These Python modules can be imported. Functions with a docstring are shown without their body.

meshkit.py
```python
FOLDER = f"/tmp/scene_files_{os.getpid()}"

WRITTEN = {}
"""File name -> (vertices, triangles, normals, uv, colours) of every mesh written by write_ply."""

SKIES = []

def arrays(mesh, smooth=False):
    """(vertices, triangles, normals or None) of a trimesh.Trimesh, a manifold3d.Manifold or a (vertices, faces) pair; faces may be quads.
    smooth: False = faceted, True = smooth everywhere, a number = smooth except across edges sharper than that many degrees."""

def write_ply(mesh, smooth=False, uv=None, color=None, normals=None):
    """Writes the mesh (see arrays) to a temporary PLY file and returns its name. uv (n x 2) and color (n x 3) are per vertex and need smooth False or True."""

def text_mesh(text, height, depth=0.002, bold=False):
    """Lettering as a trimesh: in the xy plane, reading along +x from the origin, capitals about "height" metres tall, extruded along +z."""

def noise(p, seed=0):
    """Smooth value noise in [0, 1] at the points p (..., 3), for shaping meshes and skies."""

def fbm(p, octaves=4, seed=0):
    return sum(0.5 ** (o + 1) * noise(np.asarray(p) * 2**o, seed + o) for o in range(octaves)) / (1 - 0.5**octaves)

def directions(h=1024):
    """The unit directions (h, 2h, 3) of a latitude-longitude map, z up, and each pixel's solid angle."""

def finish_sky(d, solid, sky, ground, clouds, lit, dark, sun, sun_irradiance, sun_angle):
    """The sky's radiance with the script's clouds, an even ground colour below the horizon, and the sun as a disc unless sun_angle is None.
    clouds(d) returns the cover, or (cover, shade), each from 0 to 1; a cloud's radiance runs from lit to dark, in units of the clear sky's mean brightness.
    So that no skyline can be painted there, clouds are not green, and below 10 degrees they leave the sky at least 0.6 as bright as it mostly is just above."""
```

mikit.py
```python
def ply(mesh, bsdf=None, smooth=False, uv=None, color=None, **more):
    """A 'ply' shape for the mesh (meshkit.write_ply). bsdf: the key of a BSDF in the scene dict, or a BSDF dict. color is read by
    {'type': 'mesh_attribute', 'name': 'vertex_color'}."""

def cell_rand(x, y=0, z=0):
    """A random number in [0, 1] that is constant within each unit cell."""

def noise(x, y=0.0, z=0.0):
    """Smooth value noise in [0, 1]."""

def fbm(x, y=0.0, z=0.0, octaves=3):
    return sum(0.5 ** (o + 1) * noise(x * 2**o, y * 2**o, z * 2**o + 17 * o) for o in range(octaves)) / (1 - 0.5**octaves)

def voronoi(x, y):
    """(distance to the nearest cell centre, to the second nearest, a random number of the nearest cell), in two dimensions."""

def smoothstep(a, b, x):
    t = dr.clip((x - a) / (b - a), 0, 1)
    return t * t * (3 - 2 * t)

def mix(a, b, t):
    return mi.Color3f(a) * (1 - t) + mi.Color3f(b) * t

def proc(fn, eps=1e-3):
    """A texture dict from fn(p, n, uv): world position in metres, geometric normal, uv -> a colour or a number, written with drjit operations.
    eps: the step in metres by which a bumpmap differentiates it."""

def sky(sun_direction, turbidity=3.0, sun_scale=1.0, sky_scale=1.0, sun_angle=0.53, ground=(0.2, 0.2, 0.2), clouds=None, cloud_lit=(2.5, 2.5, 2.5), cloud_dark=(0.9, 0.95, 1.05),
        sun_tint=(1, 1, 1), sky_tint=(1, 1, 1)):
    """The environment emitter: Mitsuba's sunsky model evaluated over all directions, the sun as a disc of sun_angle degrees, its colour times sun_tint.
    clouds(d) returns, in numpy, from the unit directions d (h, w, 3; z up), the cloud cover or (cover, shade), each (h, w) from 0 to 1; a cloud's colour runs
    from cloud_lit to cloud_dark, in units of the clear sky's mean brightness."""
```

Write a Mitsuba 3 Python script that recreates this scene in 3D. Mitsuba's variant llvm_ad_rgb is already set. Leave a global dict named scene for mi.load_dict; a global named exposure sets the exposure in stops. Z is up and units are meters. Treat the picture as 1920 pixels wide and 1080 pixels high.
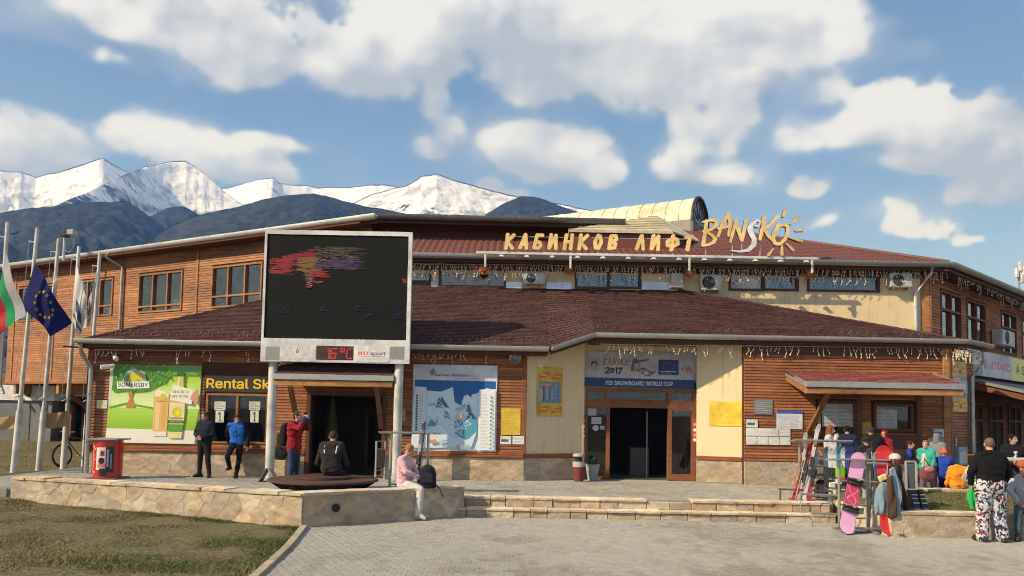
import math, numpy as np, trimesh, mitsuba as mi, mikit, meshkit, manifold3d as m3
import drjit as dr
from mikit import noise, fbm, voronoi, cell_rand, smoothstep, mix, proc
from shapely.geometry import Polygon, LineString, Point, box as sbox, MultiPoint
from shapely import affinity
from shapely.ops import unary_union, voronoi_diagram
T4 = mi.ScalarTransform4f
rng = np.random.default_rng(11)
A = lambda *v: np.array(v, float)

# ---------------------------------------------------------------- camera, sky, exposure
F, CX, CY, EYE = 1500.0, 960.0, 680.0, 2.12          # focal length and principal point of a 1920 x 1080 picture; eye above the plaza
PITCH, ROLL = math.atan(95 / 1500), 0.018
fwd, up0, rt0 = A(0, math.cos(PITCH), math.sin(PITCH)), A(0, -math.sin(PITCH), math.cos(PITCH)), A(1, 0, 0)
CUP, CRT = up0 * math.cos(ROLL) - rt0 * math.sin(ROLL), rt0 * math.cos(ROLL) + up0 * math.sin(ROLL)
CAM = A(0, 0, EYE)
scene, labels = {'type': 'scene'}, {}
scene['camera'] = {'type': 'perspective', 'fov': math.degrees(2 * math.atan(960 / F)), 'fov_axis': 'x', 'near_clip': 0.1, 'far_clip': 60000.0,
                   'principal_point_offset_x': 0.0, 'principal_point_offset_y': -(CY - 540) / 1080,
                   'to_world': T4().look_at(origin=CAM.tolist(), target=(CAM + fwd).tolist(), up=CUP.tolist())}
exposure = 1.95
SUN = A(-0.766, -0.414, 0.56)

def ray(x, y):
    return fwd + CRT * ((x - CX) / F) + CUP * ((CY - y) / F)
def atY(x, y, Y):
    d = ray(x, y); return CAM + d * (Y / d[1])
def atZ(x, y, z):
    d = ray(x, y); return CAM + d * ((z - EYE) / d[2])
def azel(x, y):
    d = ray(x, y); return math.atan2(d[0], d[1]), math.atan2(d[2], math.hypot(d[0], d[1]))

# cumulus banks: photo position of each bank's middle, half width and half height, density
BANKS = [(205, 15, 85, 30, .95), (250, 55, 50, 22, .8), (350, 25, 110, 50, 1.0), (420, 95, 85, 55, 1.1), (450, 150, 45, 28, .9), (520, 40, 60, 35, .7), (600, 140, 60, 40, .9), (700, 95, 90, 70, 1.15), (690, 165, 60, 26, .9), (790, 60, 100, 80, 1.1), (760, 10, 150, 30, 1.0),
         (900, 45, 120, 75, 1.1), (1040, 90, 110, 80, 1.2), (1100, 165, 90, 40, 1.05), (1180, 110, 120, 90, 1.2), (1300, 80, 130, 90, 1.15), (1380, 160, 80, 55, 1.0), (1450, 70, 120, 80, 1.1), (1560, 90, 55, 40, 1.0), (1500, 20, 90, 35, .85),
         (808, 195, 32, 34, 1.05), (845, 235, 34, 32, 1.0), (805, 272, 34, 22, 1.0), (930, 262, 42, 20, .95), (990, 275, 65, 36, 1.1), (1060, 300, 70, 38, 1.1), (1125, 325, 34, 22, .95),
         (1250, 225, 20, 24, .8), (1275, 265, 42, 34, 1.0), (1255, 315, 46, 36, 1.1), (1330, 335, 70, 24, 1.05), (1385, 225, 36, 28, .75), (1340, 270, 50, 40, .7),
         (1505, 258, 44, 28, 1.05), (1620, 245, 60, 32, 1.0), (1710, 225, 85, 46, 1.15), (1800, 255, 80, 50, 1.1), (1870, 290, 60, 40, 1.1), (1760, 300, 90, 24, .9), (1840, 355, 60, 22, .8), (1900, 345, 40, 26, .8),
         (1690, 405, 46, 18, .8), (1740, 425, 60, 18, .75), (1505, 350, 36, 17, .85), (1830, 442, 30, 10, .6), (1545, 420, 30, 18, .45), (1565, 175, 34, 26, .5),
         (20, 240, 50, 32, 1.05), (85, 275, 60, 40, 1.1), (30, 300, 80, 50, 1.0), (140, 300, 30, 20, .8), (225, 255, 34, 24, 1.0), (285, 265, 55, 36, 1.1), (350, 285, 55, 36, 1.05), (420, 300, 80, 34, 1.0), (510, 280, 60, 14, .85), (510, 320, 40, 22, .9),
         (195, 95, 18, 12, .9), (230, 108, 20, 9, .7), (935, 345, 30, 14, .9), (990, 357, 26, 10, .8), (1120, 270, 20, 11, .6)]
def billow(q, octaves, seed):
    """Puffy noise in [0, 1]: rounded heads with creases between them."""
    o, w = 0, 0
    for i in range(octaves):
        n = np.abs(meshkit.noise(q * 2.03 ** i + 7.3 * i, seed + i) * 2 - 1); o = o + (1 - n) * .62 ** i; w += .62 ** i
    return o / w
def clouds(d):
    az, el = np.arctan2(d[..., 0], d[..., 1]), np.arcsin(np.clip(d[..., 2], -1, 1))
    out = []
    for da, lift in ((0., 0.0), (-.012, .017), (-.004, .045)):
        e, z = el + lift, az + da
        q = np.stack([z * 9, e * 12, 0 * az], -1)
        wx, wy = meshkit.fbm(q * 1.3, 3, 5) - .5, meshkit.fbm(q * 1.3, 3, 9) - .5
        big = np.zeros_like(az)
        for (x, y, rx, ry, k) in BANKS:
            a, b = azel(x, y)
            u, v = (z - a + .045 * wx) / (rx / F * 1.02), (e - b + .03 * wy) / (ry / F * 1.08)
            v = np.where(v < 0, v * 1.25, v * .95)
            big = big + (k * .92 * np.exp(-.85 * (u * u + v * v))) ** 2
        big = np.minimum(np.sqrt(big), 1.0)
        far = np.clip((meshkit.fbm(np.stack([z * 3.5, e * 5.5, 0 * az], -1), 3, 31) - .47) * 4.2, 0, 1)
        w = np.clip(np.clip((np.abs(az) - .64) / .15, 0, 1) + np.clip((el - .46) / .12, 0, 1), 0, 1)
        big = big * (1 - w) + far * w
        det = (.48 * billow(np.stack([z * 17, e * 21, 0 * az], -1), 6, 3) + .30 * meshkit.fbm(np.stack([z * 12, e * 17, 0 * az + 5], -1), 5, 91) + .26 * meshkit.fbm(np.stack([z * 46, e * 60, 0 * az + 9], -1), 4, 23)) if lift < .03 else .5
        out.append((big, big + (det - .55) * 2.6 * np.clip(big * 1.8, .1, 1)))
    dens, big = out[0][1], out[0][0]
    ragged = meshkit.fbm(np.stack([az * 6, el * 9, 0 * az + 3], -1), 3, 45)      # some edges crisp, others feathered
    wid = .12 + .5 * np.clip((ragged - .38) * 2.6, 0, 1)
    body = np.clip((dens - .33) / wid, 0, 1); body = body * body * (3 - 2 * body)
    veil = np.clip((big + (meshkit.fbm(np.stack([az * 7, el * 15, 0 * az], -1), 6, 51) - .5) * 1.5 - .12) / .9, 0, 1) * .62
    haze = .30 * np.exp(-np.clip(el, 0, 2) / .16)                    # paler towards the horizon all the way round
    cover = np.clip(1 - (1 - body * .95) * (1 - veil) * (1 - haze), 0, 1)
    lit = np.clip((dens - out[1][1]) * .75 + .5, 0, 1)              # sides turned to the sun, at the upper left
    under = np.clip((out[2][0] - .15) * .9, 0, 1)                   # thick cloud overhead: greyer undersides
    soft = meshkit.fbm(np.stack([az * 7, el * 11, 0 * az], -1), 5, 77)
    fine = meshkit.fbm(np.stack([az * 26, el * 34, 0 * az], -1), 4, 61)
    shade = np.clip(.46 - .75 * (lit - .5) + .75 * (under - .35) + (soft - .5) * 2.0 + (fine - .5) * .5, 0, 1)
    return cover * .97, shade
scene['sky'] = mikit.sky(SUN.tolist(), turbidity=3.0, sky_scale=1.02, clouds=clouds, cloud_lit=(2.75, 2.77, 2.78), cloud_dark=(1.45, 1.58, 1.80), sky_tint=(1.06, 1.05, 1.08), sun_tint=(.95, 1.0, 1.08), ground=(.17, .16, .13))

# ---------------------------------------------------------------- helpers: names, meshes, materials
used = {}
GROUPS = {'flag_pole': 'flag poles at the left', 'flag': 'flags on the poles', 'icicle_lights': 'icicle light strings under the eaves', 'festive_pompom': 'orange hanging decorations under the upper eave', 'air_conditioner': 'air conditioners on the upper walls',
          'security_camera': 'security cameras on the front wall', 'ski_rack': 'ski racks in front of the station', 'ski': 'skis on the racks', 'ski_pole': 'ski poles on the racks', 'snowboard': 'snowboards leaning on the front rack', 'ski_boot': 'ski boots on the planter grass',
          'jacket': 'jackets hung outdoors', 'rucksack': 'rucksacks near the racks', 'backpack': 'backpacks', 'notice': 'notices on the walls', 'notice_board': 'yellow notice boards', 'window_paper': 'papers stuck in windows', 'number_sign': 'number signs in the shop window', 'sticker': 'stickers on the entrance',
          'rental_poster': 'ski rental posters', 'litter': 'litter on the planter edge', 'hessian_strip': 'hessian strips between flag poles', 'person': 'people in front of the station', 'crate': 'crates'}
def numbered(name):
    n = used.get(name, 0); used[name] = n + 1
    return name if n == 0 else f'{name}_{n:03d}'
def thing(name, label, cat=None, group=None, kind=None):
    k = numbered(name); labels[k] = {'label': label}
    if cat: labels[k]['category'] = cat
    group = group or GROUPS.get(name)
    if group: labels[k]['group'] = group
    if kind: labels[k]['kind'] = kind
    return k
def cat(ms):
    ms = [m for m in ms if m is not None]
    return ms[0] if len(ms) == 1 else trimesh.util.concatenate(ms)
def tm(m):
    if isinstance(m, m3.Manifold):
        q = m.to_mesh(); return trimesh.Trimesh(q.vert_properties[:, :3].astype(float), q.tri_verts, process=False)
    return m
def g_own(p, n, uv):
    # each piece carries its own flat colour in its two uv numbers (8 bits per channel, square-rooted)
    r = dr.floor(uv.x / 256); g = dr.floor(uv.x - 256 * r); b = dr.floor(uv.y)
    return mi.Color3f(dr.square(r / 255), dr.square(g / 255), dr.square(b / 255))
VCOL = mikit.proc(g_own)
def as_uv(c):
    q = np.clip(np.round(np.sqrt(np.clip(c, 0, 1)) * 255), 0, 255); return np.stack([q[:, 0] * 256 + q[:, 1] + .5, q[:, 2] + .5], 1)
def put(key, mesh, mat='matte', col=None, smooth=30, label=None, kind=None):
    """One entry of the scene. col: one colour for the mesh, or one per vertex (constant over each face) (smooth then False or True)."""
    mesh = tm(mesh)
    if label or kind:
        labels.setdefault(key, {}).update({a: b for a, b in (('label', label), ('kind', kind)) if b})
    if col is None:
        scene[key] = mikit.ply(mesh, mat, smooth=smooth); return key
    col = np.asarray(col, float)
    if col.ndim == 1:
        if smooth is not True and smooth is not False:
            mesh = trimesh.graph.smooth_shade(trimesh.Trimesh(mesh.vertices, mesh.faces, process=False), angle=math.radians(smooth), facet_minarea=None); smooth = True
        col = np.tile(col, (len(mesh.vertices), 1))
    scene[key] = mikit.ply(mesh, mat, smooth=smooth, uv=as_uv(col)); return key
def part(parent, name, mesh, mat='matte', col=None, smooth=30, label=None, kind=None):
    return put(numbered(parent + '__' + name), mesh, mat, col, smooth, label, kind)
def hexc(h, k=1.0):
    c = A(*[int(h[i:i + 2], 16) / 255 for i in (0, 2, 4)])
    return np.where(c < .04045, c / 12.92, ((c + .055) / 1.055) ** 2.4) * k
def flat(mesh, colour):
    """(mesh, colour per vertex), for joining pieces of several colours."""
    mesh = tm(mesh); return mesh, np.tile(np.asarray(colour, float), (len(mesh.vertices), 1))
def joined(pairs):
    return trimesh.util.concatenate([p[0] for p in pairs]), np.vstack([p[1] for p in pairs])

def box(x0, x1, y0, y1, z0, z1):
    m = trimesh.creation.box(extents=(abs(x1 - x0), abs(y1 - y0), abs(z1 - z0)))
    m.apply_translation(((x0 + x1) / 2, (y0 + y1) / 2, (z0 + z1) / 2)); return m
def cbox(x0, x1, y0, y1, z0, z1, b=.012):
    x0, x1, y0, y1, z0, z1 = min(x0, x1), max(x0, x1), min(y0, y1), max(y0, y1), min(z0, z1), max(z0, z1)
    b = min(b, (x1 - x0) / 3, (y1 - y0) / 3, (z1 - z0) / 3)
    p = [(x + i * (0 if k == 0 else b), y + j * (0 if k == 1 else b), z + l * (0 if k == 2 else b)) for x, i in ((x0, 1), (x1, -1)) for y, j in ((y0, 1), (y1, -1)) for z, l in ((z0, 1), (z1, -1)) for k in range(3)]
    return tm(m3.Manifold.hull_points(np.array(p)))
def frames_along(p):
    t = np.gradient(p, axis=0); t /= np.linalg.norm(t, axis=1, keepdims=True) + 1e-12
    a = np.cross(t, np.where(np.abs(t[:, 2:]) < .9, [0, 0, 1.], [1., 0, 0])); a /= np.linalg.norm(a, axis=1, keepdims=True) + 1e-12
    return t, a, np.cross(t, a)
def tube(points, r, sides=8, capped=True):
    p = np.asarray(points, float); t, a, b = frames_along(p)
    ang = np.arange(sides) * 2 * np.pi / sides
    v = (p[:, None] + np.broadcast_to(r, (len(p),))[:, None, None] * (np.cos(ang)[None, :, None] * a[:, None] + np.sin(ang)[None, :, None] * b[:, None])).reshape(-1, 3)
    f = []
    for i in range(len(p) - 1):
        for j in range(sides):
            q = (i * sides + j, i * sides + (j + 1) % sides, (i + 1) * sides + (j + 1) % sides, (i + 1) * sides + j)
            f += [(q[0], q[1], q[2]), (q[0], q[2], q[3])]
    if capped:
        n = len(v); v = np.vstack([v, p[:1], p[-1:]])
        for j in range(sides):
            f += [(n, (j + 1) % sides, j), (n + 1, (len(p) - 1) * sides + j, (len(p) - 1) * sides + (j + 1) % sides)]
    return trimesh.Trimesh(v, np.array(f), process=False)
def sweep(profile, path, side=1):
    """A closed outline (out, up) carried along a path with mitred corners; 'out' lies to the right of travel (side=1)."""
    p, prof = np.asarray(path, float), np.asarray(profile, float)
    n, k = len(p), len(prof); d = np.diff(p[:, :2], axis=0); d /= np.linalg.norm(d, axis=1, keepdims=True)
    nr = np.stack([d[:, 1], -d[:, 0]], 1) * side
    v = []
    for i in range(n):
        a, b = nr[max(i - 1, 0)], nr[min(i, n - 2)]
        m = (a + b) / max(1e-6, 1 + a @ b)
        for (o, u) in prof: v.append((p[i, 0] + m[0] * o, p[i, 1] + m[1] * o, p[i, 2] + u))
    f = []
    for i in range(n - 1):
        for j in range(k):
            q = (i * k + j, i * k + (j + 1) % k, (i + 1) * k + (j + 1) % k, (i + 1) * k + j)
            f += [(q[0], q[2], q[1]), (q[0], q[3], q[2])]
    for j in range(1, k - 1):
        f += [(0, j, j + 1), ((n - 1) * k, (n - 1) * k + j + 1, (n - 1) * k + j)]
    m = trimesh.Trimesh(np.array(v), np.array(f), process=False)
    if m.volume < 0: m.invert()
    return m
def lathe(prof, sections=32, at=(0, 0, 0)):
    m = trimesh.creation.revolve(np.asarray(prof, float), sections=sections)
    if m.volume < 0: m.invert()
    m.apply_translation(at); return m
def hull(points):
    return tm(m3.Manifold.hull_points(np.asarray(points, float)))
def extrude(g, depth):
    ms = [trimesh.creation.extrude_polygon(q, depth, engine='earcut') for q in getattr(g, 'geoms', [g]) if q.geom_type == 'Polygon' and q.area > 1e-7]
    return cat(ms) if ms else None
def prism(poly3, thick, n=None):
    """A flat polygon in space given a thickness on the side away from its normal."""
    p = np.asarray(poly3, float)
    if n is None:
        n = np.cross(p[1] - p[0], p[-1] - p[0])
    n = np.asarray(n, float) / np.linalg.norm(n); k = len(p)
    u = p[1] - p[0]; u /= np.linalg.norm(u); w = np.cross(n, u)
    tri = trimesh.creation.triangulate_polygon(Polygon(np.stack([(p - p[0]) @ u, (p - p[0]) @ w], 1)), engine='earcut')
    f = np.asarray(tri[1]); v2 = np.asarray(tri[0])
    order = [int(np.argmin(np.linalg.norm(v2 - q, axis=1))) for q in np.stack([(p - p[0]) @ u, (p - p[0]) @ w], 1)]
    inv = {o: i for i, o in enumerate(order)}
    f = np.array([[inv[i] for i in t] for t in f])
    a, b, c = p[f[0]]
    if np.cross(b - a, c - a) @ n < 0: f = f[:, ::-1]
    v = np.vstack([p, p - n * thick]); ff = [*map(tuple, f), *[(t[0] + k, t[2] + k, t[1] + k) for t in f]]
    for i in range(k):
        j = (i + 1) % k; ff += [(i, i + k, j + k), (i, j + k, j)]
    m = trimesh.Trimesh(v, np.array(ff), process=False)
    trimesh.repair.fix_normals(m); return m

class Fr:
    """An upright wall plane: s runs along it, z is up, d stands out of it towards the viewer's side."""
    def __init__(s, p0, p1):
        u = A(*p1) - A(*p0); s.L = np.linalg.norm(u); u /= s.L
        s.u, s.n, s.o = A(u[0], u[1], 0), A(u[1], -u[0], 0), A(p0[0], p0[1], 0)
        s.M = np.eye(4); s.M[:3, 0], s.M[:3, 1], s.M[:3, 2], s.M[:3, 3] = s.u, (0, 0, 1), s.n, s.o
    def px(s, x, y, d=0.):
        r = ray(x, y); t = ((s.o + s.n * d - CAM) @ s.n) / (r @ s.n); q = CAM + r * t
        return (q - s.o) @ s.u, q[2]
    def P(s, a, z, d=0.): return s.o + s.u * a + s.n * d + A(0, 0, z)
    def tf(s, m): m = tm(m).copy(); m.apply_transform(s.M); return m
    def box(s, a0, a1, z0, z1, d0, d1): return s.tf(box(a0, a1, z0, z1, d0, d1))
    def cbox(s, a0, a1, z0, z1, d0, d1, b=.012): return s.tf(cbox(a0, a1, z0, z1, d0, d1, b))
    def rect(s, x0, y0, x1, y1, d=0.):
        ym, xm = (y0 + y1) / 2, (x0 + x1) / 2
        return s.px(x0, ym, d)[0], s.px(x1, ym, d)[0], s.px(xm, y1, d)[1], s.px(xm, y0, d)[1]
    def ext(s, g, d0, d1):
        m = extrude(g, d1 - d0)
        if m is None: return None
        m.apply_translation((0, 0, d0)); return s.tf(m)
    def shift(s, d):
        q = Fr(s.o[:2] + s.n[:2] * d, s.o[:2] + s.n[:2] * d + s.u[:2] * s.L); return q

class Print:
    """Flat print on a panel: coloured sheets, each a hair above the one before. Positions are fractions of the panel (0..1 across, 0..1 up)."""
    def __init__(s, fr, r, d): s.fr, (s.a0, s.a1, s.z0, s.z1), s.d, s.out = fr, r, d, []
    def xy(s, p): p = np.asarray(p, float); return np.stack([s.a0 + p[..., 0] * (s.a1 - s.a0), s.z0 + p[..., 1] * (s.z1 - s.z0)], -1)
    def geom(s, g, c):
        m = s.fr.ext(g, s.d, s.d + .0012); s.d += .0014
        if m is not None: s.out.append(flat(m, c))
        return s
    def poly(s, pts, c): return s.geom(Polygon(s.xy(pts)).buffer(0), c)
    def rect(s, x0, y0, x1, y1, c): return s.poly([(x0, y0), (x1, y0), (x1, y1), (x0, y1)], c)
    def disc(s, x, y, r, c, ry=None, n=28):
        t = np.arange(n) * 2 * np.pi / n; k = (s.a1 - s.a0) / (s.z1 - s.z0)
        return s.poly(np.stack([x + r * np.cos(t), y + (ry or r * k) * np.sin(t)], 1), c)
    def line(s, pts, w, c): return s.geom(LineString(s.xy(pts)).buffer(w * (s.a1 - s.a0)), c)
    def lines(s, many, w, c): return s.geom(unary_union([LineString(s.xy(p)).buffer(w * (s.a1 - s.a0), quad_segs=2) for p in many]), c)
    def rects(s, many, c): return s.geom(unary_union([sbox(*s.xy((q[0], q[1])), *s.xy((q[2], q[3]))) for q in many]), c)
    def text(s, t, x0, y0, x1, y1, c, bold=False, slant=0.):
        m = meshkit.text_mesh(t, .1, .0012, bold); b = m.bounds
        (p0, q0), (p1, q1) = s.xy((x0, y0)), s.xy((x1, y1)); k = A((p1 - p0) / (b[1][0] - b[0][0]), (q1 - q0) / (b[1][1] - b[0][1]), 1)
        v = (m.vertices - [b[0][0], b[0][1], 0]) * k
        v[:, 0] += slant * v[:, 1]; v += [p0, q0, s.d]; s.d += .0014
        s.out.append(flat(s.fr.tf(trimesh.Trimesh(v, m.faces, process=False)), c)); return s
    def rows(s, x0, y0, x1, y1, n, c, fill=.45, seed=1):
        r = np.random.default_rng(seed); h = (y1 - y0) / n
        return s.rects([(x0, y0 + i * h + h * .25, x0 + (x1 - x0) * r.uniform(.55, 1), y0 + i * h + h * (.25 + fill)) for i in range(n)], c)
    def done(s, key, name='print'):
        m, c = joined(s.out); return part(key, name, m, 'ink', c, smooth=False)
def board(name, label, fr, x0, y0, x1, y1, colour, category='sign', d=.03, t=.02, mat='satin', group=None, panel='panel'):
    """A flat board hung on a wall: its panel is made here; the print follows."""
    r = fr.rect(x0, y0, x1, y1, d + t)
    k = thing(name, label, category, group)
    part(k, panel, fr.cbox(*r, d, d + t, .004), mat, colour)
    return k, Print(fr, r, d + t + .0006)

# ---- materials: a few shared ones whose colour is the mesh's own, and procedural ones for the large surfaces
def pr(c, rough, **k): return {'type': 'principled', 'base_color': c if isinstance(c, dict) else {'type': 'rgb', 'value': [float(x) for x in c]}, 'roughness': rough, **k}
def mixed(a, b, w): return {'type': 'twosided', 'b': {'type': 'blendbsdf', 'bsdf_a': a, 'bsdf_b': b, 'weight': w}}
def g_dirt(p, n, uv):
    a = fbm(p.x * 1.7, p.y * 1.7, p.z * 2.3, 4); b = fbm(p.x * 11, p.y * 11, p.z * 6, 2)
    return dr.clip((a * .75 + b * .35 - .38) * 1.1, 0, .42)
def g_grain(p, n, uv):
    h = p.x * 1.3 + p.y * 1.1
    a = noise(h * .9, p.z * 55, 3.); b = noise(h * 5.5, p.z * 13.3, 8.); c = fbm(p.x * .6, p.y * .6, p.z * 1.1, 3)
    return dr.clip(a * .34 + b * .32 + c * .9 - .5, 0, .8)
def g_stucco(p, n, uv):
    h = p.x + .7 * p.y
    a = fbm(p.x * .9, p.y * .9, p.z * .7, 4); s = noise(h * 9, p.z * .55, 2.) * noise(h * 23, p.z * 1.3, 7.); b = fbm(h * 3.1, p.z * 4, 5., 3)
    return dr.clip((a - .45) * .9 + (s - .38) * .85 + (b - .56) * .8, 0, .62)
def g_stone(p, n, uv):
    a = fbm(p.x * 6, p.y * 6, p.z * 9, 4); b = fbm(p.x * 1.6, p.y * 1.6, p.z * 1.6, 2)
    return dr.clip((a - .36) * 1.5 + (b - .5) * .6, 0, .8)
def g_fine(p, n, uv): return fbm(p.x * 60, p.y * 60, p.z * 60, 2)
def g_coarse(p, n, uv): return fbm(p.x * 14, p.y * 14, p.z * 14, 3)
P_dirt, P_grain, P_stucco, P_stone = proc(g_dirt), proc(g_grain), proc(g_stucco), proc(g_stone)
DIRT = (.085, .07, .052)
scene['matte'] = mixed(pr(VCOL, .92, specular=.25), pr(DIRT, .95), {**P_dirt})
scene['cloth'] = {'type': 'twosided', 'b': {'type': 'bumpmap', 'scale': .012, 'tex': proc(g_coarse, 4e-3), 'bsdf': pr(VCOL, .95, specular=.2, sheen=.4)}}
scene['satin'] = mixed(pr(VCOL, .5, specular=.45), pr(DIRT, .8), {**P_dirt})
scene['gloss'] = {'type': 'twosided', 'b': pr(VCOL, .18, specular=.6, clearcoat=.5, clearcoat_gloss=.9)}
scene['led'] = {'type': 'twosided', 'b': pr(VCOL, .75, specular=.12)}
scene['skin'] = {'type': 'twosided', 'b': pr(VCOL, .55, specular=.4)}
scene['metal'] = mixed(pr(VCOL, .42, metallic=.75), pr((.2, .19, .18), .7), {**P_dirt})
scene['ink'] = {'type': 'twosided', 'b': pr(VCOL, .38, specular=.4)}
scene['wood'] = mixed(pr(VCOL, .62, specular=.35), pr((.06, .022, .011), .7), {**P_grain})
scene['stone'] = mixed({'type': 'bumpmap', 'scale': .03, 'tex': proc(g_coarse, 4e-3), 'bsdf': pr(VCOL, .9, specular=.3)}, pr((.24, .165, .095), .95), {**P_stone})
scene['stucco'] = {'type': 'twosided', 'b': {'type': 'bumpmap', 'scale': .006, 'tex': proc(g_fine, 2e-3), 'bsdf': {'type': 'blendbsdf', 'bsdf_a': pr((.76, .61, .375), .9), 'bsdf_b': pr((.50, .40, .25), .95), 'weight': {**P_stucco}}}}
scene['pane'] = {'type': 'thindielectric', 'int_ior': 1.5}
scene['coated_pane'] = {'type': 'thindielectric', 'int_ior': 1.95}
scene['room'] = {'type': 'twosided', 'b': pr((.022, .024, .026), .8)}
# ---------------------------------------------------------------- mountains and forest hills
def g_snow(p, n, uv):
    a = fbm(p.x * .012, p.y * .012, p.z * .02, 5)
    b = fbm(p.x * .07, p.y * .07, p.z * .03, 3)
    rock = smoothstep(.44, .70, a * .66 + b * .48 - (mi.Float(n.z) - .55) * .5 + .03 - (p.z - 560) * .0004) * .72
    c = mix((.74, .75, .78), (.20, .20, .215), rock)
    trees = smoothstep(-26, 26, 520 + (fbm(p.x * .006, p.y * .006, 3., 4) - .5) * 420 + (b - .5) * 200 - p.z) * smoothstep(.3, .6, fbm(p.x * .02, p.y * .02, p.z * .02, 3) + .12)
    return mix(c, (.022, .032, .03), trees)
def g_forest(p, n, uv):
    a = fbm(p.x * .09, p.y * .09, p.z * .11, 4); b = fbm(p.x * .006, p.y * .006, p.z * .006, 3)
    return mix((.002, .004, .005), (.022, .030, .024), smoothstep(.3, .75, a + (b - .5) * .5))
def g_crag(p, n, uv):
    h = fbm(p.x * .018, p.y * .018, p.z * .01, 5); return 1 - dr.abs(h * 2 - 1)
scene['snow_rock'] = {'type': 'twosided', 'b': {'type': 'bumpmap', 'scale': 8., 'tex': proc(g_crag, 3.), 'bsdf': pr(proc(g_snow), .85)}}
scene['forest_cover'] = {'type': 'twosided', 'b': pr(proc(g_forest), .95)}

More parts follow.
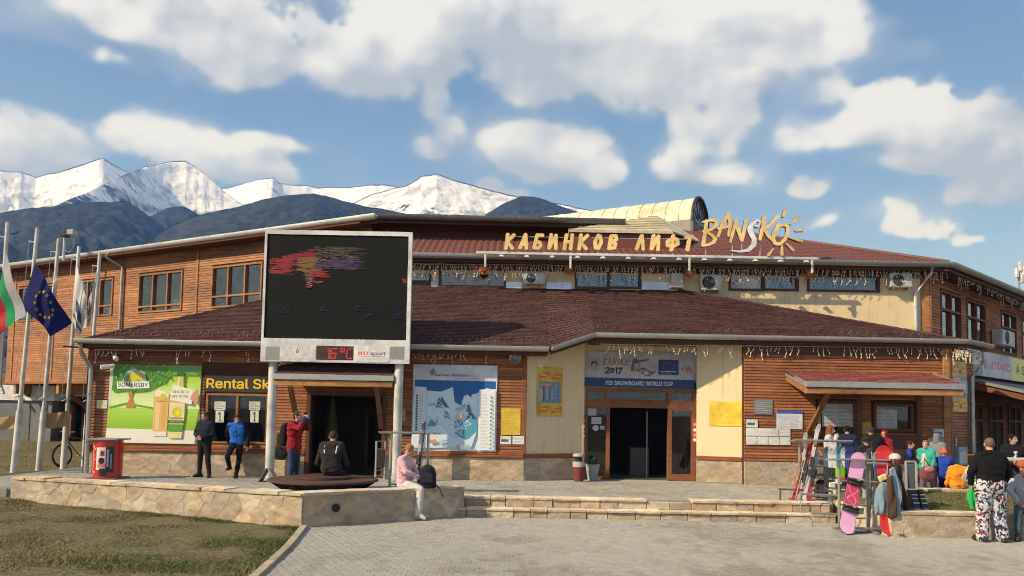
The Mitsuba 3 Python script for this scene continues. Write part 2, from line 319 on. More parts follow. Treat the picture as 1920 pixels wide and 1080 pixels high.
def ridge(pts, back, foot, depth, rough, seed, nr=60, bump=0., sharp=1.0, step=2.0):
    """Ground falling from a skyline (photo points with a distance each) down towards the valley, with spurs and gullies, and a far side."""
    pts = [(pts[0][0] - 700, 764, pts[0][2]), *pts, (pts[-1][0] + 500, 772, pts[-1][2])]      # both ends run out into the valley floor
    P = np.array(pts, float); x = np.arange(P[0, 0], P[-1, 0] + 1, step)
    y, D = np.interp(x, P[:, 0], P[:, 1]), np.interp(x, P[:, 0], P[:, 2])
    jag = meshkit.fbm(np.stack([x / 23, x * 0 + seed, x * 0], -1), 4, seed) - .5
    y = y + jag * rough
    from scipy.ndimage import gaussian_filter1d
    D = gaussian_filter1d(D, 14, mode='nearest')
    y = y + (meshkit.fbm(np.stack([x / 60, x * 0 + seed, x * 0 + 7], -1), 3, seed + 2) - .5) * rough * 1.0
    dirs = np.array([ray(a, b) for a, b in zip(x, y)]); hd = np.linalg.norm(dirs[:, :2], axis=1)
    top = EYE + D * dirs[:, 2] / hd; ux, uy = dirs[:, 0] / hd, dirs[:, 1] / hd
    t = np.concatenate([[-.35, -.12], np.linspace(0, 1, nr) ** 1.15])
    V = np.zeros((len(t), len(x), 3))
    for i, a in enumerate(t):
        r = D - a * depth
        prof = (1 - a) ** sharp if a >= 0 else 1 + a * 1.6
        X, Yw = ux * r, uy * r; z = foot + (top - foot) * prof
        if a > 0:
            q = np.stack([X / 210, Yw / 210, 0 * X + seed], -1)
            rg = np.abs(meshkit.fbm(q, 5, seed + 3) - .5) * 2
            rg2 = np.abs(meshkit.fbm(q * A(3.1, 3.1, 1), 4, seed + 9) - .5) * 2
            z = z + ((rg - .28) + .34 * (rg2 - .28)) * back * (3.1 if not bump else 3.4) * a ** .85 * (1 - a) ** .8
            if bump: z = z + (meshkit.noise(np.stack([X / 13, Yw / 13, 0 * X], -1), seed) - .3) * bump * min(1, a * 14)
        V[i] = np.stack([X, Yw, z], -1)
    n, m = len(t), len(x); ii, jj = np.meshgrid(np.arange(n - 1), np.arange(m - 1), indexing='ij')
    a = (ii * m + jj).ravel(); f = np.vstack([np.stack([a, a + 1, a + m + 1], 1), np.stack([a, a + m + 1, a + m], 1)])
    me = trimesh.Trimesh(V.reshape(-1, 3), f, process=False)
    if me.face_normals[:, 2].mean() < 0: me.invert()
    return me
def land(name, label, mesh, mat):
    k = thing(name, label, kind='structure'); put(k, mesh, mat, smooth=True)
land('snow_mountain', 'sunlit snowy mountain range behind the left wing', ridge([(-420, 350, 3500), (-120, 345, 3500), (0, 320, 3500), (40, 320, 3550), (68, 333, 3600), (110, 322, 3500), (195, 297, 3350), (243, 328, 3600), (275, 313, 3650), (330, 330, 3650), (400, 356, 3500), (470, 343, 3300), (512, 332, 3250), (524, 343, 3350), (600, 352, 3400), (640, 351, 3350), (720, 345, 3300), (800, 362, 3400), (900, 420, 3400)], 130, 30, 1500, 5, 3, sharp=1.15), 'snow_rock')
land('snow_mountain', 'steep snowy peak with a shaded face left of the big screen', ridge([(40, 412, 1900), (110, 384, 2050), (180, 352, 2350), (230, 330, 2600), (278, 312, 2900), (318, 301, 3050), (350, 301, 3080), (385, 325, 3000), (420, 358, 2900), (452, 383, 2800), (540, 440, 2700)], 90, 20, 1250, 5, 8, sharp=1.2), 'snow_rock')
land('snow_mountain', 'rounded snowy peak with dark trees on its lower slope', ridge([(600, 425, 2700), (650, 388, 2700), (690, 366, 2650), (765, 348, 2600), (790, 330, 2550), (820, 325, 2550), (850, 336, 2550), (900, 350, 2550), (960, 366, 2550), (1010, 376, 2550), (1050, 382, 2550), (1100, 392, 2500), (1200, 425, 2450), (1330, 470, 2400)], 110, 20, 1100, 4, 15, sharp=1.1), 'snow_rock')
land('forest_hill', 'dark forested hill below the snow at far left', ridge([(-420, 440, 1750), (-100, 420, 1750), (0, 399, 1750), (60, 391, 1750), (110, 385, 1750), (170, 380, 1750), (232, 378, 1750), (258, 390, 1750), (283, 408, 1750), (330, 445, 1750), (460, 500, 1750)], 70, 5, 1000, 3, 21, bump=13), 'forest_cover')
land('forest_hill', 'small dark forested spur in front of the steep peak', ridge([(190, 450, 2000), (240, 420, 2000), (283, 404, 2000), (315, 389, 2000), (345, 386, 2000), (372, 403, 2000), (430, 440, 2000), (520, 490, 2000)], 50, 5, 900, 3, 27, bump=13), 'forest_cover')
land('forest_hill', 'dark forested hill rising behind the big screen', ridge([(240, 470, 1500), (330, 420, 1500), (372, 404, 1500), (440, 388, 1500), (490, 374, 1500), (540, 366, 1500), (590, 362, 1500), (625, 371, 1500), (690, 387, 1500), (740, 397, 1500), (800, 412, 1500), (960, 470, 1500)], 60, 5, 900, 3, 33, bump=11), 'forest_cover')
land('forest_hill', 'round dark forested knoll left of the barrel vault roof', ridge([(820, 470, 1650), (900, 410, 1650), (940, 385, 1650), (975, 368, 1650), (1010, 371, 1650), (1045, 384, 1650), (1085, 396, 1650), (1150, 425, 1650), (1300, 480, 1650)], 50, 5, 900, 3, 41, bump=11), 'forest_cover')
scene['air'] = {'type': 'homogeneous', 'albedo': {'type': 'rgb', 'value': [.70, .86, 1.0]}, 'sigma_t': {'type': 'rgb', 'value': [.000036, .000074, .000175]}}
labels['haze'] = {'label': 'thin bluish haze in front of the mountains', 'kind': 'stuff'}
scene['haze'] = {'type': 'cube', 'to_world': T4().translate([0, 1950, 525]).scale([4500, 2250, 527]), 'bsdf': {'type': 'null'}, 'interior': {'type': 'ref', 'id': 'air'}}
scene['camera']['medium'] = {'type': 'ref', 'id': 'air'}

# ---------------------------------------------------------------- ground, lawn, plaza, terrace
def g_soil(p, n, uv):
    a = fbm(p.x * .35, p.y * .35, 1., 4); b = fbm(p.x * 3.1, p.y * 3.1, 2., 4); c = fbm(p.x * 26, p.y * 26, 5., 2)
    t = dr.clip((a - .5) * 2.2 + (b - .5) * 1.5 + .5, 0, 1)
    k = mix((.125, .098, .052), (.10, .092, .038), t)
    k = mix(k, (.17, .13, .075), smoothstep(.62, .8, b * .6 + c * .4))
    return k * (.65 + .7 * c)
scene['soil'] = {'type': 'twosided', 'b': {'type': 'bumpmap', 'scale': .05, 'tex': proc(g_coarse, 4e-3), 'bsdf': pr(proc(g_soil), .95)}}
def g_paving(p, n, uv):
    a = fbm(p.x * .5, p.y * .5, 4., 4); c = fbm(p.x * 9, p.y * 9, 6., 3)
    return mix((.215, .205, .178), (.285, .272, .24), dr.clip(a * 1.2 - .1 + (c - .5) * .8, 0, 1))
scene['paving'] = {'type': 'twosided', 'b': pr(proc(g_paving), .93, specular=.25)}
def g_paver_wear(p, n, uv):
    a = fbm(p.x * .55, p.y * .55, 4., 4); c = fbm(p.x * 13, p.y * 13, 6., 2); s = fbm(p.x * 2.3, p.y * 1.1, 9., 4)
    spot = smoothstep(.66, .72, noise(p.x * 5.3, p.y * 5.3, 3.)) * smoothstep(.5, .6, a)
    return dr.clip((a - .42) * 1.3 + (c - .5) * .5 + smoothstep(.56, .72, s) * .35 + spot * .5, 0, .8)
scene['paver'] = mixed(pr(VCOL, .9, specular=.25), pr((.17, .155, .125), .95), proc(g_paver_wear))

def ground_z(x, y):
    x, y = np.asarray(x, float), np.asarray(y, float)
    front = .0 + .021 * np.clip(-3.7 - x, 0, 30)
    rear = np.where(x > -11.2, .2, .30 + .010 * np.clip(y - 17, 0, 60))
    w = np.clip((y - 16.1 - .05 * np.clip(-x - 4, 0, 6)) / .9, 0, 1)
    return front * (1 - w) + rear * w
def sheet(x0, x1, y0, y1, nx, ny, zf):
    X, Y = np.meshgrid(np.linspace(x0, x1, nx), np.linspace(y0, y1, ny)); V = np.stack([X, Y, zf(X, Y)], -1).reshape(-1, 3)
    ii, jj = np.meshgrid(np.arange(ny - 1), np.arange(nx - 1), indexing='ij'); a = (ii * nx + jj).ravel()
    return trimesh.Trimesh(V, np.vstack([np.stack([a, a + 1, a + nx + 1], 1), np.stack([a, a + nx + 1, a + nx], 1)]), process=False)
k = thing('ground', 'far open ground reaching to the horizon', kind='structure')
put(k, lathe([(0, -.62), (4150, -.62), (4150, -.6), (0, -.6)], 64, (0, 0, 0)), 'soil', smooth=False)

KERB = [(-3.05, 2.0), (-3.17, 10.1), (-3.38, 12.4), (-3.68, 14.52)]      # edge between lawn and plaza
kx = lambda y: np.interp(y, [p[1] for p in KERB], [p[0] for p in KERB])
WL, WC, WR = (-10.35, 16.75), (-3.72, 14.5), (-.93, 16.5)                 # parapet: left end, corner, right end
lawn = thing('lawn', 'worn winter lawn at the lower left', kind='structure')
put(lawn, sheet(-40, -3.3, 1.5, 60, 150, 240, lambda X, Y: ground_z(X, Y) + .035 * (meshkit.fbm(np.stack([X * .8, Y * .8, 0 * X], -1), 4, 2) - .5) - np.where(X > kx(np.clip(Y, 2, 14.5)) - .12, .12, 0)), 'soil', smooth=True)
def grass_patch(n, seed, pick, hmax):
    r = np.random.default_rng(seed); x, y = pick(r, n); z = ground_z(x, y) - .012
    ok = (x < kx(np.clip(y, 2, 14.5)) - .06); x, y, z = x[ok], y[ok], z[ok]; n = len(x)
    dens = meshkit.fbm(np.stack([x * 1.1, y * 1.1, 0 * x], -1), 4, 13); tone = meshkit.fbm(np.stack([x * .45, y * .45, 0 * x + 4], -1), 3, 19)
    h = hmax * r.uniform(.35, 1, n) * np.clip((dens - .32) * 3.4, .12, 1.9); a = r.uniform(0, 2 * np.pi, n); lean = r.uniform(.2, 1.3, n) * h; w = r.uniform(.003, .007, n) * 1.4
    b = a + r.uniform(.8, 2.2, n)
    p0 = np.stack([x - np.cos(a) * w, y - np.sin(a) * w, z], 1); p1 = np.stack([x + np.cos(a) * w, y + np.sin(a) * w, z], 1)
    p2 = np.stack([x + np.cos(b) * lean, y + np.sin(b) * lean, z + h], 1)
    v = np.stack([p0, p1, p2], 1).reshape(-1, 3); f = np.arange(3 * n).reshape(-1, 3)
    u = np.clip((tone - .5) * 3.4 + r.normal(0, .3, n) + .55, 0, 1)[:, None]
    c = A(.27, .22, .11) * (1 - u) + A(.115, .14, .046) * u; c *= r.uniform(.6, 1.25, (n, 1))
    return trimesh.Trimesh(v, f, process=False), np.repeat(c, 3, axis=0)
g1 = grass_patch(80000, 5, lambda r, n: (lambda y: (r.uniform(-1, 0, n) * (y * .66 - 2.6) - 3.0, y))(8.8 + 7.4 * r.uniform(0, 1, n) ** 1.0), .055)
tt = np.random.default_rng(3).uniform(0, 1, 9000)
def along_wall(r, n):
    t = r.uniform(0, 1, n); s = np.abs(r.normal(0, .16, n)) + .02
    d = (A(*WC) - A(*WL)); L = np.linalg.norm(d); d /= L
    return WL[0] + d[0] * t * L + d[1] * s, WL[1] + d[1] * t * L - d[0] * s
g2 = grass_patch(7000, 6, along_wall, .085)
g3 = grass_patch(26000, 9, lambda r, n: (r.uniform(-25, -10.9, n), 18.2 + 13 * r.uniform(0, 1, n) ** 1.6), .07)
ok = None
m, c = joined([g1, g2, g3]); scene['grass_blade'] = {'type': 'twosided', 'b': pr(VCOL, .8, specular=.2)}
k = thing('grass', 'short dry grass growing over the lawn', 'grass', kind='stuff'); put(k, m, 'grass_blade', c, smooth=False)

plaza = thing('plaza', 'light paved plaza in front of the steps', kind='structure')
PZ = [(-3.1, 0), (-3.17, 10.1), (-3.38, 12.4), (-3.74, 14.55), (-.9, 16.6), (30, 16.6), (30, 0)]
m = extrude(Polygon([(30, -2), (-3.05, -2)] + PZ[1:-1] + [(30, 0)]).buffer(0), .1); m.apply_translation((0, 0, -.1065)); put(plaza, m, 'paving', smooth=False)
# small square setts: the nearest as pieces, the rest joined
pav_cols = [A(.285, .272, .236), A(.30, .285, .245), A(.272, .262, .231), A(.292, .284, .252)]
zone = Polygon(PZ).buffer(-.07)
def sett(x, y, ang, s, z0, r):
    h = s / 2 - .002; c, n = math.cos(ang), math.sin(ang); z = z0 + r.normal(0, .0012); tx, ty = r.normal(0, .006, 2)
    P = []
    for q, zz in ((h, -.03), (h, -.003), (h - .004, 0)):
        for a, b in ((-q, -q), (q, -q), (q, q), (-q, q)): P.append((x + c * a - n * b, y + n * a + c * b, z + zz + tx * a + ty * b))
    f = []
    for l in (0, 4):
        for i in range(4): j = (i + 1) % 4; f += [(l + i, l + j, l + 4 + j), (l + i, l + 4 + j, l + 4 + i)]
    return np.array(P), np.array(f + [(8, 9, 10), (8, 10, 11)])
PAVE = []
S = .135
for i in range(-2, 130):
    for j in range(0, 60):
        x = -3.9 + (i + (.5 if j % 2 else 0)) * S; y = 9.3 + j * S + .010 * (x + 4)
        if x < 10.8 and abs(x) < y * .66 + .6 and zone.contains(Point(x, y)): PAVE.append((x, y))
PAVE.sort(key=lambda q: q[1] ** 2 + .25 * q[0] ** 2)
seen_first = [q for q in PAVE if q[1] > 9.9 and abs(q[0]) < q[1] * .63][:300]; first = set(seen_first); r_ = np.random.default_rng(8); rest = []
for q in PAVE:
    v, f = sett(q[0], q[1], .010 + r_.normal(0, .01), S, 0.0, r_); me = trimesh.Trimesh(v, f, process=False); c = pav_cols[r_.integers(4)] * r_.uniform(.95, 1.05)
    if q in first: part(plaza, 'sett', me, 'paver', c, smooth=False)
    else: rest.append(flat(me, c))
m, c = joined(rest); part(plaza, 'sett_field', m, 'paver', c, smooth=False, kind='stuff')
kerb = thing('lawn_kerb', 'low concrete kerb between the lawn and the plaza', 'kerb')
for i in range(len(KERB) - 1):
    a, b = A(*KERB[i]), A(*KERB[i + 1]); n = max(1, int(np.linalg.norm(b - a) / .8))
    for j in range(n):
        p, q = a + (b - a) * (j + .008) / n, a + (b - a) * (j + .992) / n
        if p[1] < 8: continue
        d = (q - p) / np.linalg.norm(q - p); w = A(d[1], -d[0]) * .055; h = rng.normal(0, .006)
        part(kerb, 'kerb_stone', hull([(*(p + s * w), z) for s in (-1, 1) for z in (-.1, .045 + h)] + [(*(q + s * w), z) for s in (-1, 1) for z in (-.1, .045 + h)]), 'stone', A(.33, .29, .225) * rng.uniform(.85, 1.1), smooth=False)

TZ = .37
terr = thing('terrace', 'paved raised terrace along the front of the building', kind='structure')
TP = Polygon([(-10.5, 17.05), (WL[0], WL[1] + .2), (WC[0], WC[1] + .2), (WR[0] - .1, WR[1] + .2), (-.85, 16.86), (6.75, 16.86), (6.9, 17.3), (14.5, 17.3), (14.5, 23.5), (-12.4, 23.5), (-12.4, 17.05)])
m = extrude(TP.buffer(0), .6); m.apply_translation((0, 0, TZ - .61)); put(terr, m, 'paving', smooth=False)
rest = []; r_ = np.random.default_rng(18); zn = TP.buffer(-.08).intersection(sbox(-12.3, 0, 14, 21.02)); S2 = .19
from shapely.prepared import prep
zp = prep(zn)
for i in range(140):
    for j in range(45):
        x, y = -12.2 + (i + (.5 if j % 2 else 0)) * S2, 14.7 + j * S2
        if zp.contains(Point(x, y)):
            v, f = sett(x, y, r_.normal(0, .01), S2, TZ, r_); rest.append(flat(trimesh.Trimesh(v, f, process=False), pav_cols[r_.integers(4)] * r_.uniform(.88, 1.05) * .95))
m, c = joined(rest); part(terr, 'sett_field', m, 'paver', c, smooth=False, kind='stuff')
# paved path going off to the left of the terrace
pth = thing('path', 'grey paved path running off to the left from the terrace', kind='structure')
put(pth, hull([(x, y, z) for x, y in ((-30, 16.9), (-10.6, 17.0), (-10.6, 18.3), (-30, 18.6)) for z in (.1, .345)]), 'paving', smooth=False)

# ---- rubble stone facing for walls: irregular stones with recessed joints
STONE = [1.02 * (.8 * q + .2 * q.mean()) for q in [A(.56, .44, .27), A(.60, .49, .32), A(.50, .38, .235), A(.55, .45, .33), A(.47, .36, .25), A(.58, .42, .25), A(.44, .37, .28)]]
def stones(parent, fr, a0, a1, z0, z1, size, seed, d=0., zf=None, tone=1.0, mortar=True, gap=.001):
    """zf(a): optional lower edge. Each stone is a piece of its own."""
    r = np.random.default_rng(seed); w, h = a1 - a0, z1 - z0
    n = max(3, int(w * h / (size * size * .8)))
    pts = []
    for i in range(n * 30):
        q = (r.uniform(a0, a1), r.uniform(z0, z1))
        if all(abs(q[0] - p[0]) * .8 + abs(q[1] - p[1]) * 1.05 > size * .74 for p in pts): pts.append(q)
        if len(pts) >= n: break
    low = sbox(a0, z0, a1, z1)
    cells = voronoi_diagram(MultiPoint(pts), envelope=low.buffer(2))
    if mortar: part(parent, 'mortar', fr.box(a0, a1, z0, z1, d - .12, d), 'stone', (.50, .42, .30), smooth=False)
    for g in cells.geoms:
        g = g.intersection(low).buffer(-gap - .018, join_style=1, quad_segs=2).buffer(.016, join_style=1, quad_segs=2).simplify(.003)
        if g.is_empty or g.geom_type != 'Polygon' or g.area < .002: continue
        t = r.uniform(.003, .010); base = np.array(g.exterior.coords)[:-1]; inn = np.array(affinity.scale(g, .94, .94).exterior.coords)[:-1]
        m = hull([(x, y, d - .03) for x, y in base] + [(x, y, d + t * .6) for x, y in base] + [(x, y, d + t) for x, y in inn]) if len(base) > 2 else None
        part(parent, 'stone', fr.tf(m), 'stone', STONE[r.integers(len(STONE))] * r.uniform(.85, 1.12) * tone, smooth=False)
# ---------------------------------------------------------------- the lift station
BLD = thing('lift_station', 'timber clad cable car station with dark red shingle roofs', 'building')
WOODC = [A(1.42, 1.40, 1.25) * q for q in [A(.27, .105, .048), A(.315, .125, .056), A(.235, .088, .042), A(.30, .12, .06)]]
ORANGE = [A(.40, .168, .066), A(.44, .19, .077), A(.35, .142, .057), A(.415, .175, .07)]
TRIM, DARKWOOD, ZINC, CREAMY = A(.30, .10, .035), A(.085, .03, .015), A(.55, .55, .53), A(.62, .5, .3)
BEAM = A(.46, .22, .085)
F1, F2, F4, F5 = Fr((0, 21.0), (1, 21.0)), Fr((0, 21.1), (1, 21.1)), Fr((0, 22.0), (1, 22.0)), Fr((0, 23.65), (1, 23.65))
D1, D2 = Fr((.36, 21.0), (1.74, 21.75)), Fr((5.03, 21.75), (6.13, 21.25))
F3 = Fr((11.52, 21.1), (12.95, 22.45))
WW = Fr((-22.6, 35.75), (-4.6, 25.55)); RW = Fr((12.35, 23.65), (24.0, 34.9)); DB = Fr((0, 25.75), (1, 25.75))

def boards(parent, fr, a0, a1, z0, z1, pitch, holes=(), cols=WOODC, d=0., single=False, seed=1, name='board', backing=True):
    r = np.random.default_rng(seed); n = int(round((z1 - z0) / pitch)); out = []
    if backing: pass
    for i in range(n):
        b, t = z0 + i * pitch, z0 + (i + 1) * pitch - .008
        segs = [(a0, a1)]
        for (h0, h1, g0, g1) in holes:
            if g0 < (b + t) / 2 < g1:
                segs = [q for s in segs for q in ((s[0], min(s[1], h0)), (max(s[0], h1), s[1])) if q[1] - q[0] > .02]
        cut = []
        for (s0, s1) in segs:                                    # boards come in lengths: butt joints at odd places
            while s1 - s0 > 5.2: q = s0 + r.uniform(2.4, 4.4); cut.append((s0, q)); s0 = q + .004
            cut.append((s0, s1))
        for (s0, s1) in cut:
            c = cols[r.integers(len(cols))] * r.uniform(.82, 1.12); e = r.uniform(-.002, .002)
            P = [(s, z, dd) for s in (s0 + .002, s1 - .002) for z, dd in ((b, d - .02), (b, d + .034 + e), (b + .012, d + .036 + e), (t, d + .016 + e), (t, d - .02))]
            m = fr.tf(hull(P))
            if single: out.append(flat(m, c))
            else: part(parent, name, m, 'wood', c, smooth=False)
    if single:
        m, c = joined(out); part(parent, name, m, 'wood', c, smooth=False, kind='stuff')
def wallblock(parent, name, fr, a0, a1, z0, z1, holes, mat, col, t=.22, d=0.):
    g = sbox(a0, z0, a1, z1)
    for (h0, h1, g0, g1) in holes: g = g.difference(sbox(h0, g0, h1, g1))
    return part(parent, name, fr.ext(g, d - t, d), mat, col, smooth=False)
def window(parent, fr, r, lights=1, frame=BEAM, fw=.06, depth=.12, d=0.02, transom=None, room=True, nm='window', glass='pane'):
    """A framed window: jambs, mullions, panes set back, a dark room behind."""
    a0, a1, z0, z1 = r
    g = sbox(a0, z0, a1, z1); holes = []
    for i in range(lights):
        x0, x1 = a0 + (a1 - a0) * i / lights + (fw if i == 0 else fw / 2), a0 + (a1 - a0) * (i + 1) / lights - (fw if i == lights - 1 else fw / 2)
        zs = [(z0 + fw, z1 - fw)] if transom is None else [(z0 + fw, z0 + (z1 - z0) * transom - fw / 2), (z0 + (z1 - z0) * transom + fw / 2, z1 - fw)]
        holes += [(x0, x1, q0, q1) for q0, q1 in zs]
    for h in holes: g = g.difference(sbox(h[0], h[2], h[1], h[3]))
    w = part(parent, nm, fr.ext(g, d - depth, d + .02), 'wood', frame, smooth=False)
    for h in holes:
        part(w, 'pane', fr.ext(sbox(h[0] - .01, h[2] - .01, h[1] + .01, h[3] + .01), d - depth * .62, d - depth * .62 + .001) if False else fr.tf(trimesh.Trimesh([(h[0] - .01, h[2] - .01, d - .07), (h[1] + .01, h[2] - .01, d - .07), (h[1] + .01, h[3] + .01, d - .07), (h[0] - .01, h[3] + .01, d - .07)], [(0, 1, 2), (0, 2, 3)], process=False)), glass, smooth=False)
    if room:
        dd = d - depth - .9
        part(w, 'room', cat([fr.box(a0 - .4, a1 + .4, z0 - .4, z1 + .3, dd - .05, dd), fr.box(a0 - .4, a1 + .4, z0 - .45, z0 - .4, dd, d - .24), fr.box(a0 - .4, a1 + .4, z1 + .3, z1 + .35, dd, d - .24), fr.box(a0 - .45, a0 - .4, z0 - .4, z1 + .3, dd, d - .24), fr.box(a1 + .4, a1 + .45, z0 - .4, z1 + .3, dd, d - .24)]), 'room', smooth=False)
    return w
UPROF = [(-.02, -.03)] + [(.09 + .085 * math.cos(t), .0 + .10 * math.sin(t)) for t in np.linspace(math.pi, 2 * math.pi, 8)] + [(.175, .03), (.155, .03), (.155, .0)] + [(.09 + .07 * math.cos(t), .0 + .085 * math.sin(t)) for t in np.linspace(2 * math.pi, math.pi, 8)] + [(-.0, .03), (-.02, .03)]
def gutter(parent, path, col=ZINC, side=1, k=1.0, fascia=DARKWOOD, name='gutter', drop=.0):
    p = np.asarray(path, float)
    g = part(parent, name, sweep([(a * k, b * k) for a, b in UPROF], p, side), 'metal', col, smooth=35)
    part(g, 'fascia', sweep([(-.03, -.17 * k), (-.005, -.17 * k), (-.005, .02), (-.03, .02)], p, side), 'wood', fascia, smooth=False)
    n = []
    for i in range(len(p) - 1):
        L = np.linalg.norm(p[i + 1] - p[i])
        for j in range(1, max(2, int(L / 1.1))):
            q = p[i] + (p[i + 1] - p[i]) * j / max(2, int(L / 1.1)); t = (p[i + 1] - p[i]) / L; o = A(t[1], -t[0], 0) * side
            n.append(tube([q + o * .0 + A(0, 0, .035), q + o * .18 * k + A(0, 0, .04), q + o * .182 * k + A(0, 0, -.03)], .007, 4))
    if n: part(g, 'bracket', cat(n), 'metal', ZINC * .8, smooth=False, kind='stuff')
    return g

# ---- lower roof
ZL, ZR, ZT = 3.81, 4.235, 5.85
EL0, EL1, ER0, ER1, ES = A(-11.1, 20.56, ZL), A(.94, 20.56, ZL), A(2.16, 20.92, ZR), A(11.86, 20.92, ZR), A(13.3, 22.3, ZR)
RL, RR = A(-5.2, 23.65, ZT), A(4.97, 23.65, ZT)
EB = A(-12.2, 24.2, ZL)
RJ0, RJ1 = A(.94, 23.65, ZT), A(2.16, 23.65, ZT)
SH = [A(.074, .029, .027), A(.080, .032, .030), A(.068, .027, .026), A(.085, .034, .031), A(.075, .029, .029), A(.064, .026, .026)]
def shingles(parent, quad, row, tab, seed, mat='matte', cols=SH, name='shingle_field', lift=.0):
    """quad: eave start, eave end, ridge end, ridge start. Overlapping tabs laid in courses, each a little different."""
    r = np.random.default_rng(seed); e0, e1, t1, t0 = [A(*q) for q in quad]; H = max(np.linalg.norm(t0 - e0), np.linalg.norm(t1 - e1)); n = int(H / row); V, Fc, C = [], [], []
    nn = np.cross(e1 - e0, (t0 + t1) / 2 - e0); nn /= np.linalg.norm(nn); c0 = 0
    for i in range(n):
        u0, u1 = i / n, min(1, (i + 1.25) / n)
        a0, b0, a1, b1 = e0 + (t0 - e0) * u0, e1 + (t1 - e1) * u0, e0 + (t0 - e0) * u1, e1 + (t1 - e1) * u1
        L = np.linalg.norm(b0 - a0); k = max(1, int(L / tab)); off = r.uniform(0, 1)
        run = 0
        for j in range(-1, k + 1):
            s0, s1 = np.clip([(j + off) / k, (j + 1 + off) / k - .05 * tab / max(L, .1)], 0, 1)
            if s1 - s0 < 1e-3: continue
            th = .012 + r.uniform(0, .008); lo = r.uniform(-.012, .006)
            P = [a0 + (b0 - a0) * s0 + (a0 - a1) / max(1e-6, np.linalg.norm(a0 - a1)) * -lo, a0 + (b0 - a0) * s1 + (a0 - a1) / max(1e-6, np.linalg.norm(a0 - a1)) * -lo, a1 + (b1 - a1) * s1, a1 + (b1 - a1) * s0]
            v = [P[0] + nn * (th + .006 + lift), P[1] + nn * (th + .006 + lift), P[2] + nn * (.004 + lift), P[3] + nn * (.004 + lift), P[0] + nn * (.0 + lift), P[1] + nn * (.0 + lift)]
            V += v; Fc += [(c0, c0 + 1, c0 + 2), (c0, c0 + 2, c0 + 3), (c0 + 4, c0 + 5, c0 + 1), (c0 + 4, c0 + 1, c0)]; c0 += 6
            if run <= 0: cc = cols[r.integers(len(cols))] * r.uniform(.85, 1.15); run = r.integers(1, 4)
            run -= 1; C += [cc * r.uniform(.93, 1.07)] * 6
    part(parent, name, trimesh.Trimesh(np.array(V), np.array(Fc), process=False), mat, np.array(C), smooth=False, kind='stuff')
roof = part(BLD, 'lower_roof', cat([prism(q, .12) for q in ([EL0, EL1, RJ0, RL], [EL1, ER0, RJ1], [EL1, RJ1, RJ0], [ER0, ER1, RR, RJ1], [ER1, ES, A(13.0, 23.65, 4.55), RR], [EB, EL0, RL, A(-6.5, 25.2, 5.85)])]), 'matte', DARKWOOD, smooth=False)
for i, q in enumerate(([EL0, EL1, RJ0, RL], [EL1, ER0, RJ1, RJ0], [ER0, ER1, RR, RJ1], [ER1, ES, A(13.0, 23.65, 4.55), RR], [EB, EL0, RL, A(-6.5, 25.2, 5.85)])):
    shingles(roof, q, .15, .30, 40 + i)
# ridge caps on the hips and a snow guard line of small hooks above the eaves
for a, b, s in ((EL0, RL, 51), (ER1, RR, 52)):
    r_ = np.random.default_rng(s); L = np.linalg.norm(b - a); n = int(L / .28); o = []
    for i in range(n):
        p, q = a + (b - a) * i / n, a + (b - a) * (i + 1.15) / n; o.append(flat(tube([p + A(0, 0, .0), q + A(0, 0, .012)], .05, 6, False), SH[r_.integers(6)]))
    m, c = joined(o); part(roof, 'hip_cap', m, 'matte', c, smooth=False, kind='stuff')
o = []; r_ = np.random.default_rng(61)
for e0, e1, t0, t1 in ((EL0, EL1, RL, RJ0), (ER0, ER1, RJ1, RR)):
    for rowu, sp in ((.085, .23), (.12, .23)):
        a, b = e0 + (t0 - e0) * rowu, e1 + (t1 - e1) * rowu; n = int(np.linalg.norm(b - a) / sp)
        for i in range(n):
            p = a + (b - a) * (i + .5 * (rowu > .1) + r_.uniform(-.08, .08)) / n; o.append(hull([p + A(x, y, z) for x in (-.018, .018) for y, z in ((-.02, .0), (.03, .03), (-.01, .075))]))
part(roof, 'snow_guard', cat(o), 'metal', (.12, .045, .035), smooth=False, kind='stuff')
gutter(BLD, [EB, EL0, EL1]); gutter(BLD, [EL1 + A(.05, .02, .01), ER0 - A(.03, .02, 0)], ZINC * .8); gutter(BLD, [ER0, ER1, ES])
# soffit boarding under the eaves
part(BLD, 'soffit', cat([hull([(-11.6, 20.6, 3.65), (.9, 20.6, 3.65), (.9, 21.05, 3.66), (-11.6, 21.05, 3.66), (-11.6, 20.6, 3.62), (.9, 20.6, 3.62), (.9, 21.05, 3.63), (-11.6, 21.05, 3.63)]), hull([(2.1, 20.95, 4.07), (11.7, 20.95, 4.07), (12.9, 22.2, 4.07), (2.1, 22.2, 4.07), (2.1, 20.95, 4.04), (11.7, 20.95, 4.04), (12.9, 22.2, 4.04), (2.1, 22.2, 4.04)])]), 'wood', DARKWOOD * 1.4, smooth=False)

